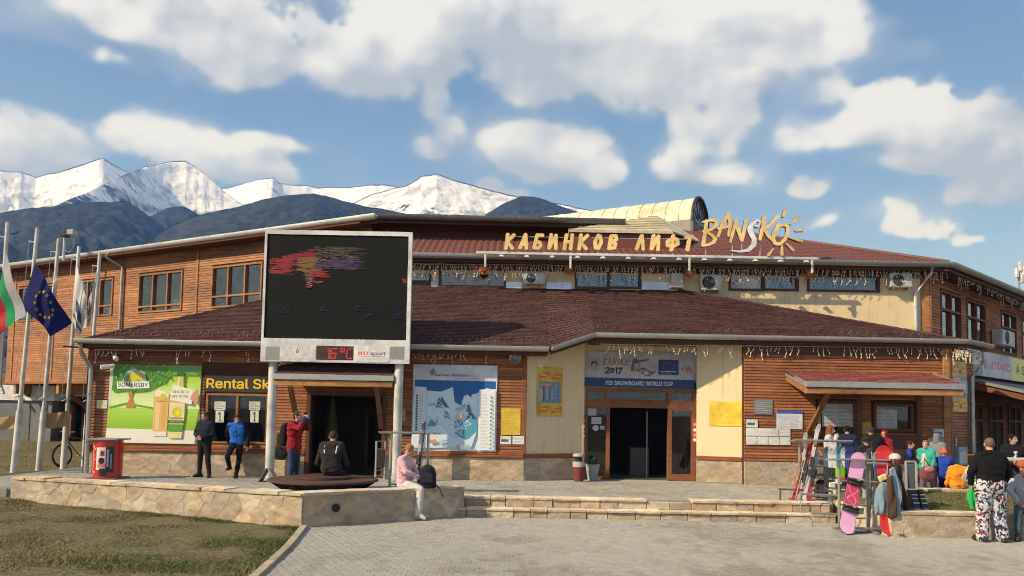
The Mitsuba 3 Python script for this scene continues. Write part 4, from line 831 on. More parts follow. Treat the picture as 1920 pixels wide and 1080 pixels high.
for fr, z0, z1, sd, dp in ((ST, .18, TZ + .012, 5, .45), (SU, -.02, .185, 6, .42)):
    r_ = np.random.default_rng(sd); x = 0.
    while x < fr.L - .05:
        w = min(r_.uniform(.3, .62), fr.L - x); e0, h = r_.uniform(-.03, .0), r_.normal(0, .004)
        part(st, 'riser_stone', fr.cbox(x + .006, x + w - .006, z0, z1 - .05, -.2, e0 - .01, .01), 'stone', STONE[r_.integers(7)] * r_.uniform(.8, 1.05), smooth=False)
        if not (sd == 5 and 3.7 < x < 4.6): part(st, 'tread_slab', fr.cbox(x + .004, x + w - .004, z1 - .05, z1 + h, -dp, r_.uniform(-.005, .03), .008), 'stone', STONE[r_.integers(7)] * r_.uniform(.95, 1.15), smooth=False)
        x += w
part(st, 'bed', cat([ST.box(0, ST.L, -.1, TZ - .05, -.5, -.15), SU.box(0, SU.L, -.1, .12, -.4, -.15)]), 'stone', STONE[6], smooth=False)
pw = thing('stone_planter', 'low stone planter wall with a grass bed behind the snowboards', 'planter'); W1 = Fr((6.95, 14.72), (14.5, 14.55)); ZW = .46
stones(pw, W1, 0, W1.L, -.03, ZW - .06, .42, 111, 0); part(pw, 'side', Fr((6.95, 17.4), (6.95, 14.72)).box(0, 2.68, -.05, ZW - .06, -.3, 0), 'stone', STONE[3], smooth=False)
r_ = np.random.default_rng(23); x = 0.
while x < W1.L - .05:
    w = min(r_.uniform(.5, 1.0), W1.L - x); part(pw, 'coping_slab', W1.cbox(x + .005, x + w - .005, ZW - .06, ZW + r_.normal(0, .004), -.32, r_.uniform(.02, .05), .01), 'stone', STONE[r_.integers(7)] * r_.uniform(.9, 1.1), smooth=False); x += w
bed = part(pw, 'soil', hull([(x, y, z) for x in (7.0, 14.6) for y, zz in ((14.9, .42), (17.3, .60)) for z in (0, zz)]), 'soil', smooth=False)
r_ = np.random.default_rng(31); n = 15000; gx, gy = r_.uniform(7.02, 12.5, n), r_.uniform(14.9, 17.3, n); gz = .42 + (gy - 14.9) * .075 - .01
h = r_.uniform(.015, .055, n); a = r_.uniform(0, 6.3, n); w = .008; v = np.stack([np.stack([gx - np.cos(a) * w, gy - np.sin(a) * w, gz], 1), np.stack([gx + np.cos(a) * w, gy + np.sin(a) * w, gz], 1), np.stack([gx + np.sin(a) * h, gy + np.cos(a) * h * .6, gz + h], 1)], 1).reshape(-1, 3)
part(pw, 'grass', trimesh.Trimesh(v, np.arange(3 * n).reshape(-1, 3), process=False), 'grass_blade', np.repeat(A(.105, .115, .038) * r_.uniform(.5, 1.3, (n, 1)) + A(.03, .01, 0) * r_.uniform(0, 1, (n, 1)), 3, axis=0), smooth=False, kind='stuff')
bk = thing('planter_kerb', 'pale stone seat kerb behind the planter grass', 'kerb'); BK = Fr((7.0, 17.32), (14.5, 17.32)); x = 0.
while x < BK.L - .05:
    w = min(r_.uniform(.6, 1.1), BK.L - x); part(bk, 'kerb_stone', BK.cbox(x + .005, x + w - .005, .3, .66 + r_.normal(0, .003), -.34, 0, .012), 'stone', STONE[r_.integers(7)] * r_.uniform(1.0, 1.15), smooth=False); x += w
# ---------------------------------------------------------------- rooftop letters
SG = Fr((0, 22.8), (1, 22.8))
def brush(strokes, fn):
    """Strokes as polylines with a width at each point, made into one outline."""
    o = []
    for pts in strokes:
        p = [(*fn(x, y), w) for x, y, w in pts]
        for a, b in zip(p[:-1], p[1:]): o.append(unary_union([Point(a[0], a[1]).buffer(a[2] / 2, quad_segs=5), Point(b[0], b[1]).buffer(b[2] / 2, quad_segs=5)]).convex_hull)
    return unary_union(o).buffer(.004)
YEL, NAVY = A(.97, .68, .27), A(.07, .075, .13)
def letter_part(parent, name, g, col, side=NAVY):
    k = part(parent, name, SG.ext(g, .055, .085), 'satin', col, smooth=False)
    part(k, 'return', SG.ext(affinity.translate(g.buffer(.006), .0, -.0), -.03, .054), 'satin', side, smooth=False); return k
GL = {'К': [[(.22, 1), (.12, 0)], [(.88, .97), (.2, .48), (.82, .02)]], 'А': [[(.1, .05), (.62, 1), (.82, .02)], [(.25, .3), (.8, .32)]], 'Б': [[(.98, .96), (.36, .98), (.1, .06), (.62, .02), (.84, .2), (.72, .44), (.25, .46)]],
      'И': [[(.25, 1), (.12, .05), (.75, .95), (.8, .0)]], 'Н': [[(.25, 1), (.12, 0)], [(.85, 1), (.75, 0)], [(.2, .5), (.8, .5)]], 'О': [[(.5, .98), (.15, .55), (.3, .08), (.6, .05), (.88, .5), (.7, .93), (.5, .98)]],
      'В': [[(.3, .95), (.15, .05), (.7, .1), (.78, .38), (.3, .5), (.85, .7), (.75, .97), (.3, .95)]], 'Л': [[(.08, .03), (.6, .98), (.85, .02)]], 'Ф': [[(.52, 1), (.45, -.02)], [(.5, .82), (.15, .6), (.2, .3), (.5, .22), (.85, .4), (.8, .72), (.5, .82)]], 'Т': [[(.1, .9), (.98, .95)], [(.62, .92), (.4, 0)]]}
ls = thing('rooftop_sign', 'large yellow cyrillic rooftop lettering on a white rail', 'sign')
LET = [('К', 74, 190), ('А', 210, 322), ('Б', 343, 452), ('И', 482, 602), ('Н', 628, 748), ('К', 768, 888), ('О', 913, 1022), ('В', 1048, 1168), ('Л', 1318, 1424), ('И', 1455, 1572), ('Ф', 1592, 1758), ('Т', 1785, 1870)]
for ch, x0, x1 in LET:
    yo = (x0 - 74) * .0075
    fn = lambda u, v: SG.px(930 + (x0 + 14 + (x1 - x0 - 28) * u + 8 * (v - .5)) / 5.053, 420 + (230 + yo - 130 * v) / 5.053, .07)
    letter_part(ls, 'letter', brush([[(a, b, .092) for a, b in st_] for st_ in GL[ch]], fn), YEL, YEL * .55)
r0, r1 = SG.px(893, 475.5), SG.px(1534, 483.5)
zr = (r0[1] + r1[1]) / 2
part(ls, 'rail', SG.cbox(r0[0], r1[0], zr - .035, zr + .04, -.05, .03, .008), 'satin', (.74, .72, .68))
for x in (910, 1070, 1293, 1523):
    a = SG.px(x, 490)[0]; part(ls, 'support', SG.cbox(a - .03, a + .03, zr - .42, zr - .03, -.04, .02), 'satin', (.7, .69, .66), smooth=False)
for ch, x0, x1 in LET[::2]:
    a = SG.px(930 + (x0 + x1) / 2 / 5.053, 470)[0]; part(ls, 'strut', tube([SG.P(a, zr, -.01), SG.P(a, zr + .36, -.01), SG.P(a, zr + .4, .0)], .012, 5), 'satin', (.6, .58, .55))
a, b = SG.px(948, 443), SG.px(1300, 448); part(ls, 'tie_bar', tube([SG.P(a[0], a[1], -.045), SG.P(b[0], b[1], -.045)], .009, 5), 'satin', (.7, .66, .62))
for i, x in enumerate(np.linspace(940, 1510, 13)):
    a = SG.px(x, 485)[0]; part(ls, 'lamp', SG.tf(hull([(a - .09, zr - .13, .04), (a + .09, zr - .13, .04), (a - .04, zr - .05, .04), (a + .04, zr - .05, .04), (a - .07, zr - .12, .14), (a + .07, zr - .12, .14)])), 'satin', (.62, .66, .64), smooth=False)
bs = thing('resort_sign', 'slanting brush style yellow and white sign with sun rays on the roof edge', 'sign')
cp = lambda x, y: SG.px(1300 + x / 8.727, 380 + y / 8.727, .07)
U = 22.75 / 1500 / 8.727
def LT_(name, strokes, col=YEL): return letter_part(bs, name, brush([[(x, y, w * U) for x, y, w in s] for s in strokes], cp), col)
LT_('letter', [[(215, 300, 50), (195, 500, 50), (160, 695, 55)], [(160, 315, 30), (290, 285, 40), (375, 300, 55), (375, 360, 55), (290, 440, 45), (175, 470, 45)], [(190, 470, 40), (300, 530, 45), (360, 590, 55), (330, 650, 50), (240, 690, 40), (150, 695, 40)]])
LT_('letter', [[(575, 185, 55), (480, 350, 55), (405, 550, 38)], [(575, 185, 55), (605, 330, 50), (580, 540, 36)], [(410, 420, 45), (610, 385, 38)]])
LT_('letter', [[(700, 300, 50), (650, 470, 45), (608, 645, 32)], [(690, 300, 55), (740, 460, 55), (795, 615, 50)], [(795, 615, 48), (835, 450, 50), (860, 285, 38)]])
LT_('letter', [[(1060, 385, 40), (1015, 385, 26)], [(1065, 385, 40), (1100, 310, 20), (1040, 290, 35), (960, 350, 60), (920, 430, 75), (950, 510, 75), (1000, 600, 70), (990, 690, 70), (900, 775, 55), (760, 800, 30), (620, 785, 12)]], A(.85, .86, .88))
LT_('letter', [[(1160, 245, 60), (1130, 430, 52), (1090, 600, 40)], [(1380, 225, 55), (1260, 360, 45), (1155, 435, 45)], [(1160, 430, 45), (1230, 540, 55), (1290, 605, 40)]])
LT_('letter', [[(1390, 350, 30), (1330, 480, 55), (1305, 590, 55), (1340, 670, 50), (1420, 675, 50), (1500, 600, 50), (1550, 480, 50), (1545, 390, 50), (1480, 360, 45), (1400, 385, 40), (1340, 480, 40)]])
for q in ([(1470, 225, 20), (1505, 115, 42)], [(1595, 350, 18), (1715, 250, 45)], [(1680, 460, 22), (1790, 450, 34)], [(1570, 572, 14), (1770, 632, 40)], [(1520, 668, 18), (1630, 770, 45)], [(1450, 715, 22), (1452, 850, 42)], [(1305, 755, 18), (1230, 855, 40)]): LT_('sun_ray', [q], A(.80, .55, .22))
for x, y in ((215, 730), (650, 660), (805, 650), (1105, 620), (1440, 850)):
    a = cp(x, 800)[0]; part(bs, 'strut', tube([SG.P(a, zr, .0), SG.P(a, cp(x, y)[1] + .05, .0)], .012, 5), 'satin', (.6, .55, .52))

# ---------------------------------------------------------------- the big outdoor screen
SC = Fr((0, 19.95), (1, 19.95))
x0, x1, z0, z1 = SC.rect(493, 433, 770.5, 680); scr = thing('outdoor_screen', 'large dark outdoor video screen in a white frame on two posts', 'screen')
lx = lambda x, y: SC.px(x, y)
r = SC.rect(498, 441, 764, 636)
WHITE = A(.74, .75, .75)
part(scr, 'housing', SC.cbox(x0 + .02, x1 - .02, z0 + .02, z1 - .02, -.32, -.05, .02), 'satin', WHITE * .85)
part(scr, 'frame', SC.ext(sbox(x0, z0, x1, z1).difference(sbox(r[0], r[2], r[1], r[3])), -.06, .02), 'satin', WHITE, smooth=False)
nx, ny = 8, 6
for i in range(nx):
    for j in range(ny):
        a0, a1, b0, b1 = r[0] + (r[1] - r[0]) * i / nx, r[0] + (r[1] - r[0]) * (i + 1) / nx, r[2] + (r[3] - r[2]) * j / ny, r[2] + (r[3] - r[2]) * (j + 1) / ny
        part(scr, 'led_panel', SC.box(a0 + .0006, a1 - .0006, b0 + .0006, b1 - .0006, -.05, -.012 + rng.normal(0, .0003)), 'led', A(.0145, .0145, .0135) * rng.uniform(.97, 1.03), smooth=False)
p = Print(SC, r, -.009); r_ = np.random.default_rng(4)
sx, sy = lambda x: (x - 88) / 1017, lambda y: 1 - (y - 65) / 765
def streaks(n, xa, xb, ya, yb, c, w=(20, 90), h=(3, 9), keep=lambda x, y: True):
    o = []
    for _ in range(n):
        x, y, ww, hh = r_.uniform(xa, xb), r_.uniform(ya, yb), r_.uniform(*w), r_.uniform(*h)
        if keep(x, y): o.append((sx(x), sy(y + hh), min(sx(x + ww), .995), sy(y)))
    o = [q for q in o if 0 <= q[0] < q[2] <= 1]
    if o: p.rects(o, c)
RED_, OR_, PU_ = A(.26, .025, .03), A(.20, .095, .035), A(.07, .025, .17)
streaks(120, 190, 400, 170, 250, RED_ * .8, keep=lambda x, y: y > 235 - (x - 150) * .28 and x < 400); streaks(110, 100, 250, 240, 365, RED_, keep=lambda x, y: y < 368 - abs(x - 190) * .1 and not (x > 215 and y > 290))
streaks(90, 300, 410, 230, 330, OR_); streaks(30, 340, 410, 330, 400, OR_ * A(.9, 1.2, 1.3), (15, 50), keep=lambda x, y: x > 340 + (y - 330) * .4)
streaks(260, 420, 735, 150, 318, A(.05, .044, .034), (20, 90), (2, 6), lambda x, y: x < 740 - max(0, y - 270) * .5); streaks(55, 420, 735, 235, 315, PU_, (15, 45), (3, 8)); streaks(35, 420, 700, 150, 310, A(.17, .10, .07), (15, 60), (2, 5))
streaks(30, 400, 480, 330, 370, RED_, (30, 75)); streaks(14, 420, 500, 405, 420, RED_, (20, 50)); streaks(8, 380, 405, 400, 440, A(.35, .16, .25), (12, 25)); streaks(10, 372, 400, 425, 455, RED_ * .8, (10, 25))
p.poly([(sx(1058), sy(378)), (sx(1096), sy(378)), (sx(1096), sy(418)), (sx(1075), sy(402))], RED_)
for cx_, cy_ in ((245, 620), (520, 605), (830, 655), (1045, 648), (775, 600)): streaks(9, cx_ - 40, cx_ + 10, cy_ - 25, cy_ + 18, A(.014, .014, .07), (8, 35), (3, 9))
p.done(scr, 'picture'); labels[scr + '__picture'] = {'kind': 'stuff'}
for nm, q, c, m in (('loudspeaker', (498, 650, 524, 674), (.45, .43, .38), 'metal'), ('loudspeaker', (732, 650, 758, 674), (.45, .43, .38), 'metal')):
    q = SC.rect(*q); part(scr, nm, SC.cbox(*q, .0, .03, .006), m, c)
for q, nm in (((526, 649, 593, 678), 'left'), ((664, 650, 731, 679), 'right')):
    q = SC.rect(*q); k = part(scr, 'advert_panel', SC.cbox(*q, .0, .032, .004), 'satin', (.82, .81, .80)); p = Print(SC, q, .033)
    if nm == 'left':
        for a in (.46, .50): p.disc(a, .64, .022, (.5, .08, .07), .1)
        p.disc(.48, .64, .012, (.82, .81, .8), .05); p.disc(.48, .8, .012, (.5, .08, .07), .05); p.text('Tsentralna', .2, .12, .8, .26, (.72, .66, .62)).done(k)
    else:
        p.text('MAX', .12, .42, .42, .68, (.62, .05, .05), True).text('sport', .44, .38, .88, .66, (.12, .14, .22), True, .15).rect(.12, .34, .88, .365, (.6, .06, .06)).text('SCREEN ADVERTISING', .14, .16, .88, .26, (.6, .6, .6)).done(k)
q = SC.rect(594, 649, 663, 675); k = part(scr, 'temperature_display', SC.cbox(*q, .0, .03, .004), 'satin', (.045, .008, .01)); p = Print(SC, q, .031)
DIG = {'1': ['..#', '.##', '..#', '..#', '..#', '..#', '..#'], '6': ['.###', '#...', '#...', '####', '#..#', '#..#', '####'], 'o': ['###', '#.#', '###', '...', '...', '...', '...'], 'C': ['.###', '#...', '#...', '#...', '#...', '#...', '.###']}
o = []
for ch, cx_ in (('1', .22), ('6', .36), ('o', .62), ('C', .79)):
    for j, row in enumerate(DIG[ch]):
        for i, b in enumerate(row):
            if b == '#': xx, yy = cx_ + i * .045 - j * .005 + .03, .86 - j * .115; o.append((xx, yy - .075, xx + .036, yy))
p.rects(o, (.95, .06, .07)).done(k, 'digits')
o = [(x, y, x + .02, y + .05) for x in (.08, .12, .16) for y in (.3, .5)]; 
for x in (505, 744):
    a = SC.px(x, 780)[0]; part(scr, 'post', tube([(a, 20.13, TZ), (a, 20.13, z0 + .1)], .11, 24), 'satin', A(.60, .60, .57))
    part(scr, 'base_plate', lathe([(0, 0), (.2, 0), (.2, .03), (.12, .05), (0, .05)], 20, (a, 20.13, TZ)), 'satin', A(.4, .4, .38))

# ---------------------------------------------------------------- posters and signs on the walls
k, p = board('advert_banner', 'big green cider advert with a bottle, tree and white logo', F1, 203, 684.5, 375, 832, (.80, .82, .74), 'banner', .04, .012)
G = lambda x, y: ((x - 60) / 1115, 1 - (y - 92) / 945)
def GP(pts, c): p.poly([G(*q) for q in pts], c)
GP([(112, 92), (1180, 92), (1165, 880), (60, 860)], (.50, .72, .07)); 
for i in range(9):
    y0, y1, u = 215 + i * 45, 215 + (i + 1) * 45 + 1, i / 8; GP([(108 - .03 * y0, y0), (1177 - .01 * y0, y0), (1176 - .01 * y1, y1), (108 - .03 * y1, y1)], A(.40, .66, .03) * (1 - u) + A(.80, .88, .50) * u)
for i in range(6): GP([(60, 610 + i * 42), (1165 - i * 4, 610 + i * 42), (1160 - i * 4, 654 + i * 42), (60, 654 + i * 42)], A(.44, .70, .10) * (1 - i / 6) + A(.26, .52, .02) * i / 6)
GP([(112, 92), (1180, 92), (1178, 212), (800, 214), (760, 300), (640, 360), (560, 410), (420, 430), (250, 420), (150, 440), (100, 400)], (.10, .28, .05)); GP([(800, 92), (1180, 92), (1178, 212), (800, 214)], (.15, .36, .10))
GP([(78, 600), (300, 545), (400, 565), (620, 600), (620, 622), (400, 590), (300, 572), (78, 622)], (.18, .42, .04))
GP([(60, 860), (1150, 870), (1130, 1030), (50, 1030)], (.84, .82, .70))
GP([(300, 420), (370, 420), (350, 500), (400, 610), (280, 610), (320, 500)], (.55, .25, .05)); GP([(230, 290), (250, 200), (330, 140), (420, 140), (490, 190), (520, 290)], (.45, .55, .40)); GP([(290, 290), (310, 210), (370, 180), (450, 210), (470, 290)], (.72, .56, .03)); GP([(240, 280), (310, 180), (330, 200), (290, 290)], (.2, .35, .08))
r_ = np.random.default_rng(6); fol = []
for i in range(190):
    x, y = r_.uniform(110, 830), r_.uniform(92, 440)
    if y > 420 - abs(x - 330) * .3 + r_.normal(0, 25) or (230 < x < 510 and 150 < y < 290): continue
    a, l = r_.uniform(0, 3.1), r_.uniform(14, 32); u = G(x, y); fol.append(Polygon(p.xy([G(x + l * math.cos(a), y + l * math.sin(a)), G(x + .4 * l * math.sin(a), y - .4 * l * math.cos(a)), G(x - l * math.cos(a), y - l * math.sin(a)), G(x - .4 * l * math.sin(a), y + .4 * l * math.cos(a))])))
p.geom(unary_union(fol[::2]), (.07, .22, .03)); p.geom(unary_union(fol[1::2]), (.22, .48, .06))
GP([(158, 300), (550, 290), (560, 372), (165, 385)], (.88, .9, .82)); p.text('SOMERSBY', *G(175, 362), *G(540, 308), (.045, .055, .045), True)
GP([(618, 425), (660, 395), (720, 405), (770, 425), (805, 440), (792, 940), (622, 940)], (.78, .48, .16)); GP([(640, 540), (700, 550), (690, 870), (648, 870)], (.86, .62, .30)); GP([(720, 560), (770, 560), (765, 860), (730, 860)], (.72, .42, .12)); GP([(625, 420), (665, 392), (720, 402), (800, 440), (796, 480), (630, 470)], (.90, .82, .62)); GP([(620, 890), (790, 890), (788, 945), (620, 945)], (.84, .8, .66)); p.disc(*G(735, 470), .035, (.65, .6, .1)); GP([(670, 520), (780, 520), (780, 532), (670, 532)], (.55, .35, .1))
GP([(900, 175), (968, 175), (972, 300), (985, 380), (1004, 450), (1005, 560), (988, 940), (965, 968), (835, 968), (815, 940), (810, 560), (815, 450), (870, 380), (892, 300)], (.60, .56, .16)); GP([(890, 168), (975, 168), (976, 225), (888, 225)], (.06, .15, .04)); GP([(905, 230), (925, 230), (915, 380), (850, 470), (845, 520), (835, 500), (850, 440), (895, 370)], (.80, .80, .55)); GP([(812, 540), (1003, 540), (1000, 760), (810, 760)], (.85, .68, .38)); p.disc(*G(910, 655), .055, (.62, .62, .06)); p.disc(*G(920, 660), .028, (.86, .72, .05))
GP([(808, 750), (992, 750), (992, 782), (808, 782)], (.10, .16, .06)); GP([(805, 800), (985, 800), (985, 885), (805, 885)], (.12, .36, .06)); GP([(815, 890), (985, 890), (975, 965), (820, 965)], (.82, .72, .3)); p.text('SOMERSBY', *G(825, 735), *G(985, 715), (.2, .25, .12), True); p.text('APPLE CIDER', *G(830, 772), *G(970, 760), (.8, .8, .7))
GP([(845, 325), (1100, 385), (1085, 560), (820, 510)], (.86, .84, .68)); p.text('GIVE IN TO', *G(850, 425), *G(1045, 395), (.1, .1, .08), True, -.0); p.text('JOY TO TRY', *G(842, 480), *G(1045, 450), (.1, .1, .08), True)
GP([(1060, 490), (1090, 430), (1160, 360), (1165, 520), (1130, 560), (1100, 520)], (.68, .32, .2)); p.done(k)
k, p = board('ski_map_board', 'large blue and white ski area map board by the right post', F1, 773, 684, 931.5, 846, (.74, .78, .84), 'sign', .03, .03)
Mx = lambda x, y: ((x - 120) / 620, 1 - (y - 170) / 620)
def MP(pts, c): p.poly([Mx(*q) for q in pts], c)
MP([(135, 282), (730, 285), (725, 780), (120, 770)], (.62, .74, .84)); MP([(135, 282), (730, 285), (730, 350), (560, 380), (500, 470), (430, 440), (415, 330), (330, 365), (230, 360), (135, 330)], (.02, .12, .36)); MP([(230, 360), (330, 370), (412, 335), (425, 440), (500, 500), (560, 390), (660, 335), (730, 345), (728, 560), (600, 620), (430, 560), (225, 540)], (.66, .78, .88))
r_ = np.random.default_rng(12)
for i in range(26):
    x, y, w, h = r_.uniform(225, 560), r_.uniform(400, 680), r_.uniform(20, 70), r_.uniform(20, 90); c = [(.10, .30, .46), (.16, .40, .55), (.06, .20, .34), (.30, .52, .66), (.75, .84, .9)][r_.integers(5)]
    MP([(x, y - h * .6), (x + w * .5, y - h * .1), (x + w, y + h * .4), (x + w * .2, y + h * .3), (x - w * .4, y + h * .35)], c)
MP([(225, 640), (330, 600), (420, 690), (540, 700), (600, 640), (560, 760), (225, 770)], (.62, .76, .86)); MP([(430, 560), (600, 560), (605, 640), (520, 710), (440, 660)], (.10, .34, .48))
p.lines([[Mx(r_.uniform(240, 560), r_.uniform(430, 560)), Mx(r_.uniform(240, 560), r_.uniform(520, 640)), Mx(r_.uniform(240, 520), r_.uniform(620, 700))] for _ in range(14)], .0028, (.88, .9, .92))
MP([(135, 330), (222, 335), (215, 770), (122, 768)], (.72, .77, .83)); MP([(610, 345), (730, 340), (728, 780), (605, 778)], (.82, .85, .86)); p.rows(*Mx(170, 750), *Mx(215, 390), 20, (.5, .55, .6)); p.rows(*Mx(625, 770), *Mx(685, 370), 17, (.62, .66, .70))
for y in np.linspace(395, 640, 14): p.disc(*Mx(155, y), .013, (.05, .14, .10), n=10)
for y in np.linspace(400, 765, 14): p.disc(*Mx(700, y), .013, (.10, .36, .28), n=10)
MP([(245, 225), (265, 198), (288, 225), (262, 250)], (.10, .28, .16)); MP([(240, 230), (270, 235), (262, 255)], (.55, .08, .06)); p.text('Balkan Holidays', *Mx(285, 258), *Mx(535, 236), (.05, .09, .26), True); p.text('ski resort and trail map', *Mx(545, 256), *Mx(650, 246), (.4, .45, .5))
MP([(248, 712), (300, 706), (312, 730), (255, 735)], (.78, .28, .06)); p.rows(*Mx(320, 752), *Mx(390, 705), 4, (.5, .55, .6)); p.rects([(*Mx(458 + i * 16, 775), *Mx(470 + i * 16, 742)) for i in range(6)], (.42, .48, .52)); p.disc(*Mx(470, 540), .03, (.8, .6, .3), n=12); p.done(k)
def notice(name, label, fr, q, c, rows=6, ink=(.3, .3, .3), head=None, catg='sign', group=None, d=.045, cols=1, seed=1):
    k, p = board(name, label, fr, *q, c, catg, d, .008, group=group)
    for j in range(cols): p.rows(.08 + j * .9 / cols, .08, .02 + (j + 1) * .92 / cols, .72 if head else .9, rows, ink, .4, seed + j)
    if head: p.rect(.0, .82, 1, 1, head)
    p.done(k); return k
notice('notice_board', 'tall yellow notice beside the ski map board', F1, (940, 766, 976, 815.5), (.80, .58, .05), 13, (.55, .36, .02), None, seed=3)
notice('notice', 'white notice with a dark picture below the yellow notice, left one', F1, (938, 817.5, 958.5, 833), (.72, .73, .74), 1, (.10, .12, .14))
notice('notice', 'white notice below the yellow notice, right one', F1, (961, 817.5, 982.5, 833), (.74, .75, .76), 2, (.5, .52, .56))
notice('notice', 'small yellow notice half hidden behind the right post of the big screen', F1, (750, 766, 760, 790), (.45, .38, .1), 4, (.25, .2, .05))
notice('notice', 'small white plate with a yellow mark beside the green banner', F1, (181, 750, 201, 766), (.80, .78, .72), 1, (.75, .55, .05))
k, p = board('rental_poster', 'yellow and orange ski rental poster on the shaded cream wall', D1, 1006.5, 688, 1055, 781, (.76, .52, .06), 'poster', .01, .01)
def rental_print(p):
    p.rect(.06, .27, .94, .70, (.20, .26, .32)); r_ = np.random.default_rng(2)
    for i in range(16): x = .08 + i * .052; p.rect(x, r_.uniform(.3, .36), x + .04, r_.uniform(.5, .68), [(.1, .1, .12), (.4, .1, .08), (.35, .4, .45), (.12, .25, .4), (.5, .45, .4)][r_.integers(5)])
    for x, y in ((.06, .76), (.54, .74), (.06, .08), (.54, .06)): p.poly([(x, y + .06), (x + .2, y + .12), (x + .42, y + .13), (x + .4, y + .05), (x + .2, y + .03), (x + .02, y)], (.68, .15, .03)).text('SKI RENTAL', x + .05, y + .05, x + .36, y + .085, (.82, .66, .2), True)
    p.rect(.06, .62, .5, .66, (.7, .3, .2))
rental_print(p); p.done(k)
k, p = board('rental_poster', 'tall yellow and blue ski rental poster on the angled wall right of the ticket canopy', F3, 1782, 677, 1813, 772, (.66, .50, .12), 'poster', .045, .01); rental_print(p); p.rect(.06, .36, .94, .62, (.2, .38, .55)).done(k)
k, p = board('entrance_banner', 'white and navy world cup banner above the main entrance', F4, 1096, 660, 1303.5, 726.5, (.52, .50, .50), 'banner', .03, .012)
E = lambda x, y: ((x - 118) / 1665, 1 - (y - 72) / 500)
p.poly([E(118, 440), E(1783, 455), E(1783, 580), E(118, 570)], (.022, .045, .155)); p.text('FIS SNOWBOARD WORLD CUP', *E(440, 545), *E(1450, 485), (.62, .64, .70), True)
p.disc(*E(265, 260), .052, (.42, .22, .16)); p.disc(*E(265, 262), .044, (.42, .43, .40)); p.disc(*E(265, 255), .033, (.05, .09, .06)); p.disc(*E(265, 275), .02, (.30, .36, .28)); p.rect(*E(250, 350), *E(285, 300), (.2, .3, .2))
p.lines([[E(410, 170), E(400, 270), E(450, 250), E(410, 215), E(450, 180), E(410, 170)], [E(470, 270), E(500, 170), E(520, 265)], [E(540, 265), E(555, 160), E(580, 250), E(600, 160)], [E(650, 170), E(620, 200), E(645, 225), E(615, 260)], [E(665, 265), E(675, 160)], [E(720, 170), E(675, 215), E(715, 265)], [E(745, 180), E(725, 230), E(755, 260), E(775, 210), E(745, 180)], [E(780, 175), E(800, 160)], [E(785, 205), E(810, 208)]], .0035, (.30, .13, .05))
p.lines([[E(430, 310), E(480, 300), E(490, 325), E(430, 375), E(490, 375)], [E(520, 310), E(510, 360), E(545, 365), E(560, 320), E(525, 310)], [E(595, 300), E(600, 380)], [E(620, 310), E(680, 305), E(635, 385)]], .006, (.02, .02, .025))
p.poly([E(850, 175), E(900, 170), E(915, 195), E(1085, 170), E(1095, 185), E(920, 222), E(945, 250), E(950, 310), E(1010, 290), E(1120, 350), E(1185, 335), E(1185, 350), E(1085, 415), E(1060, 415), E(900, 335), E(850, 330), E(830, 355), E(815, 340), E(830, 250)], (.10, .085, .075)); p.poly([E(950, 315), E(1060, 330), E(1110, 375), E(1070, 405), E(930, 345)], (.28, .27, .25)); p.disc(*E(1045, 370), .012, (.6, .6, .6)); p.poly([E(870, 230), E(935, 240), E(940, 315), E(860, 320)], (.32, .3, .27))
p.poly([E(1230, 178), E(1530, 178), E(1530, 388), E(1232, 385)], (.018, .03, .13))
def star(cx_, cy_, rr, ky): t = np.arange(10) * np.pi / 5 + np.pi / 2; q = np.where(np.arange(10) % 2 == 0, 1, .42) * rr; return np.stack([cx_ + q * np.cos(t), cy_ + q * np.sin(t) * ky], 1)
for i in range(12): t = i * np.pi / 6; u = E(1380 + 85 * math.cos(t), 272 - 62 * math.sin(t)); p.poly(star(u[0], u[1], .007, 3.2), (.30, .30, .40))
p.rect(*E(1255, 350), *E(1500, 338), (.45, .46, .55)); p.text('WINTER SPORT EUROPE', *E(1265, 372), *E(1400, 360), (.4, .4, .5)); p.disc(*E(1585, 300), .008, (.03, .03, .03)); p.lines([[E(1635, 270), E(1660, 340), E(1690, 260)], [E(1700, 300), E(1715, 330)]], .004, (.40, .14, .12)); p.done(k)
notice('notice_board', 'wide yellow notice on the sunlit cream wall right of the entrance', D2, (1330, 752.5, 1391, 799), (.82, .58, .05), 9, (.66, .44, .03), None, d=.015, cols=2, seed=5)
notice('wall_plaque', 'grey metal plaque on the timber wall left of the ticket canopy', F2, (1413.5, 749.5, 1449, 777.5), (.20, .22, .24), 6, (.35, .36, .37), d=.05)
k = notice('notice', 'white price list with a blue heading on the timber wall', F2, (1456, 769.5, 1505, 804.5), (.78, .79, .82), 5, (.45, .5, .62), (.06, .11, .42), d=.05, cols=2)
notice('notice', 'small white sign with a snow vehicle mark, left of the price list', F2, (1399.5, 786.5, 1421, 801.5), (.75, .76, .76), 1, (.1, .14, .13), d=.05)
for i, (a, b, y0, y1, nm) in enumerate(((1399, 1459, 803, 817.5, 'long white notice strip, upper one'), (1460, 1482, 804, 818, 'short white notice at the end of the upper strip'), (1399, 1419, 818.5, 834, 'white notice, first of four in the lower strip'), (1420, 1440, 818.5, 834, 'white notice, second of four in the lower strip'), (1441, 1461, 819, 834.5, 'white notice, third of four in the lower strip'), (1462, 1482.5, 819, 834.5, 'white notice, last of four in the lower strip'))): notice('notice', nm + ' left of the ticket canopy', F2, (a, y0, b, y1), (.80, .79, .76), 2, (.72, .7, .66), d=.05, seed=i)
notice('notice', 'narrow tall yellow notice between the two ticket windows', F2, (1614, 792, 1634, 840), (.5, .37, .05), 9, (.35, .25, .03), d=.05)
notice('notice', 'white sign with a snow vehicle mark in the shade under the ticket canopy', F2, (1750, 804, 1772, 820), (.62, .64, .68), 1, (.12, .15, .15), d=.05)
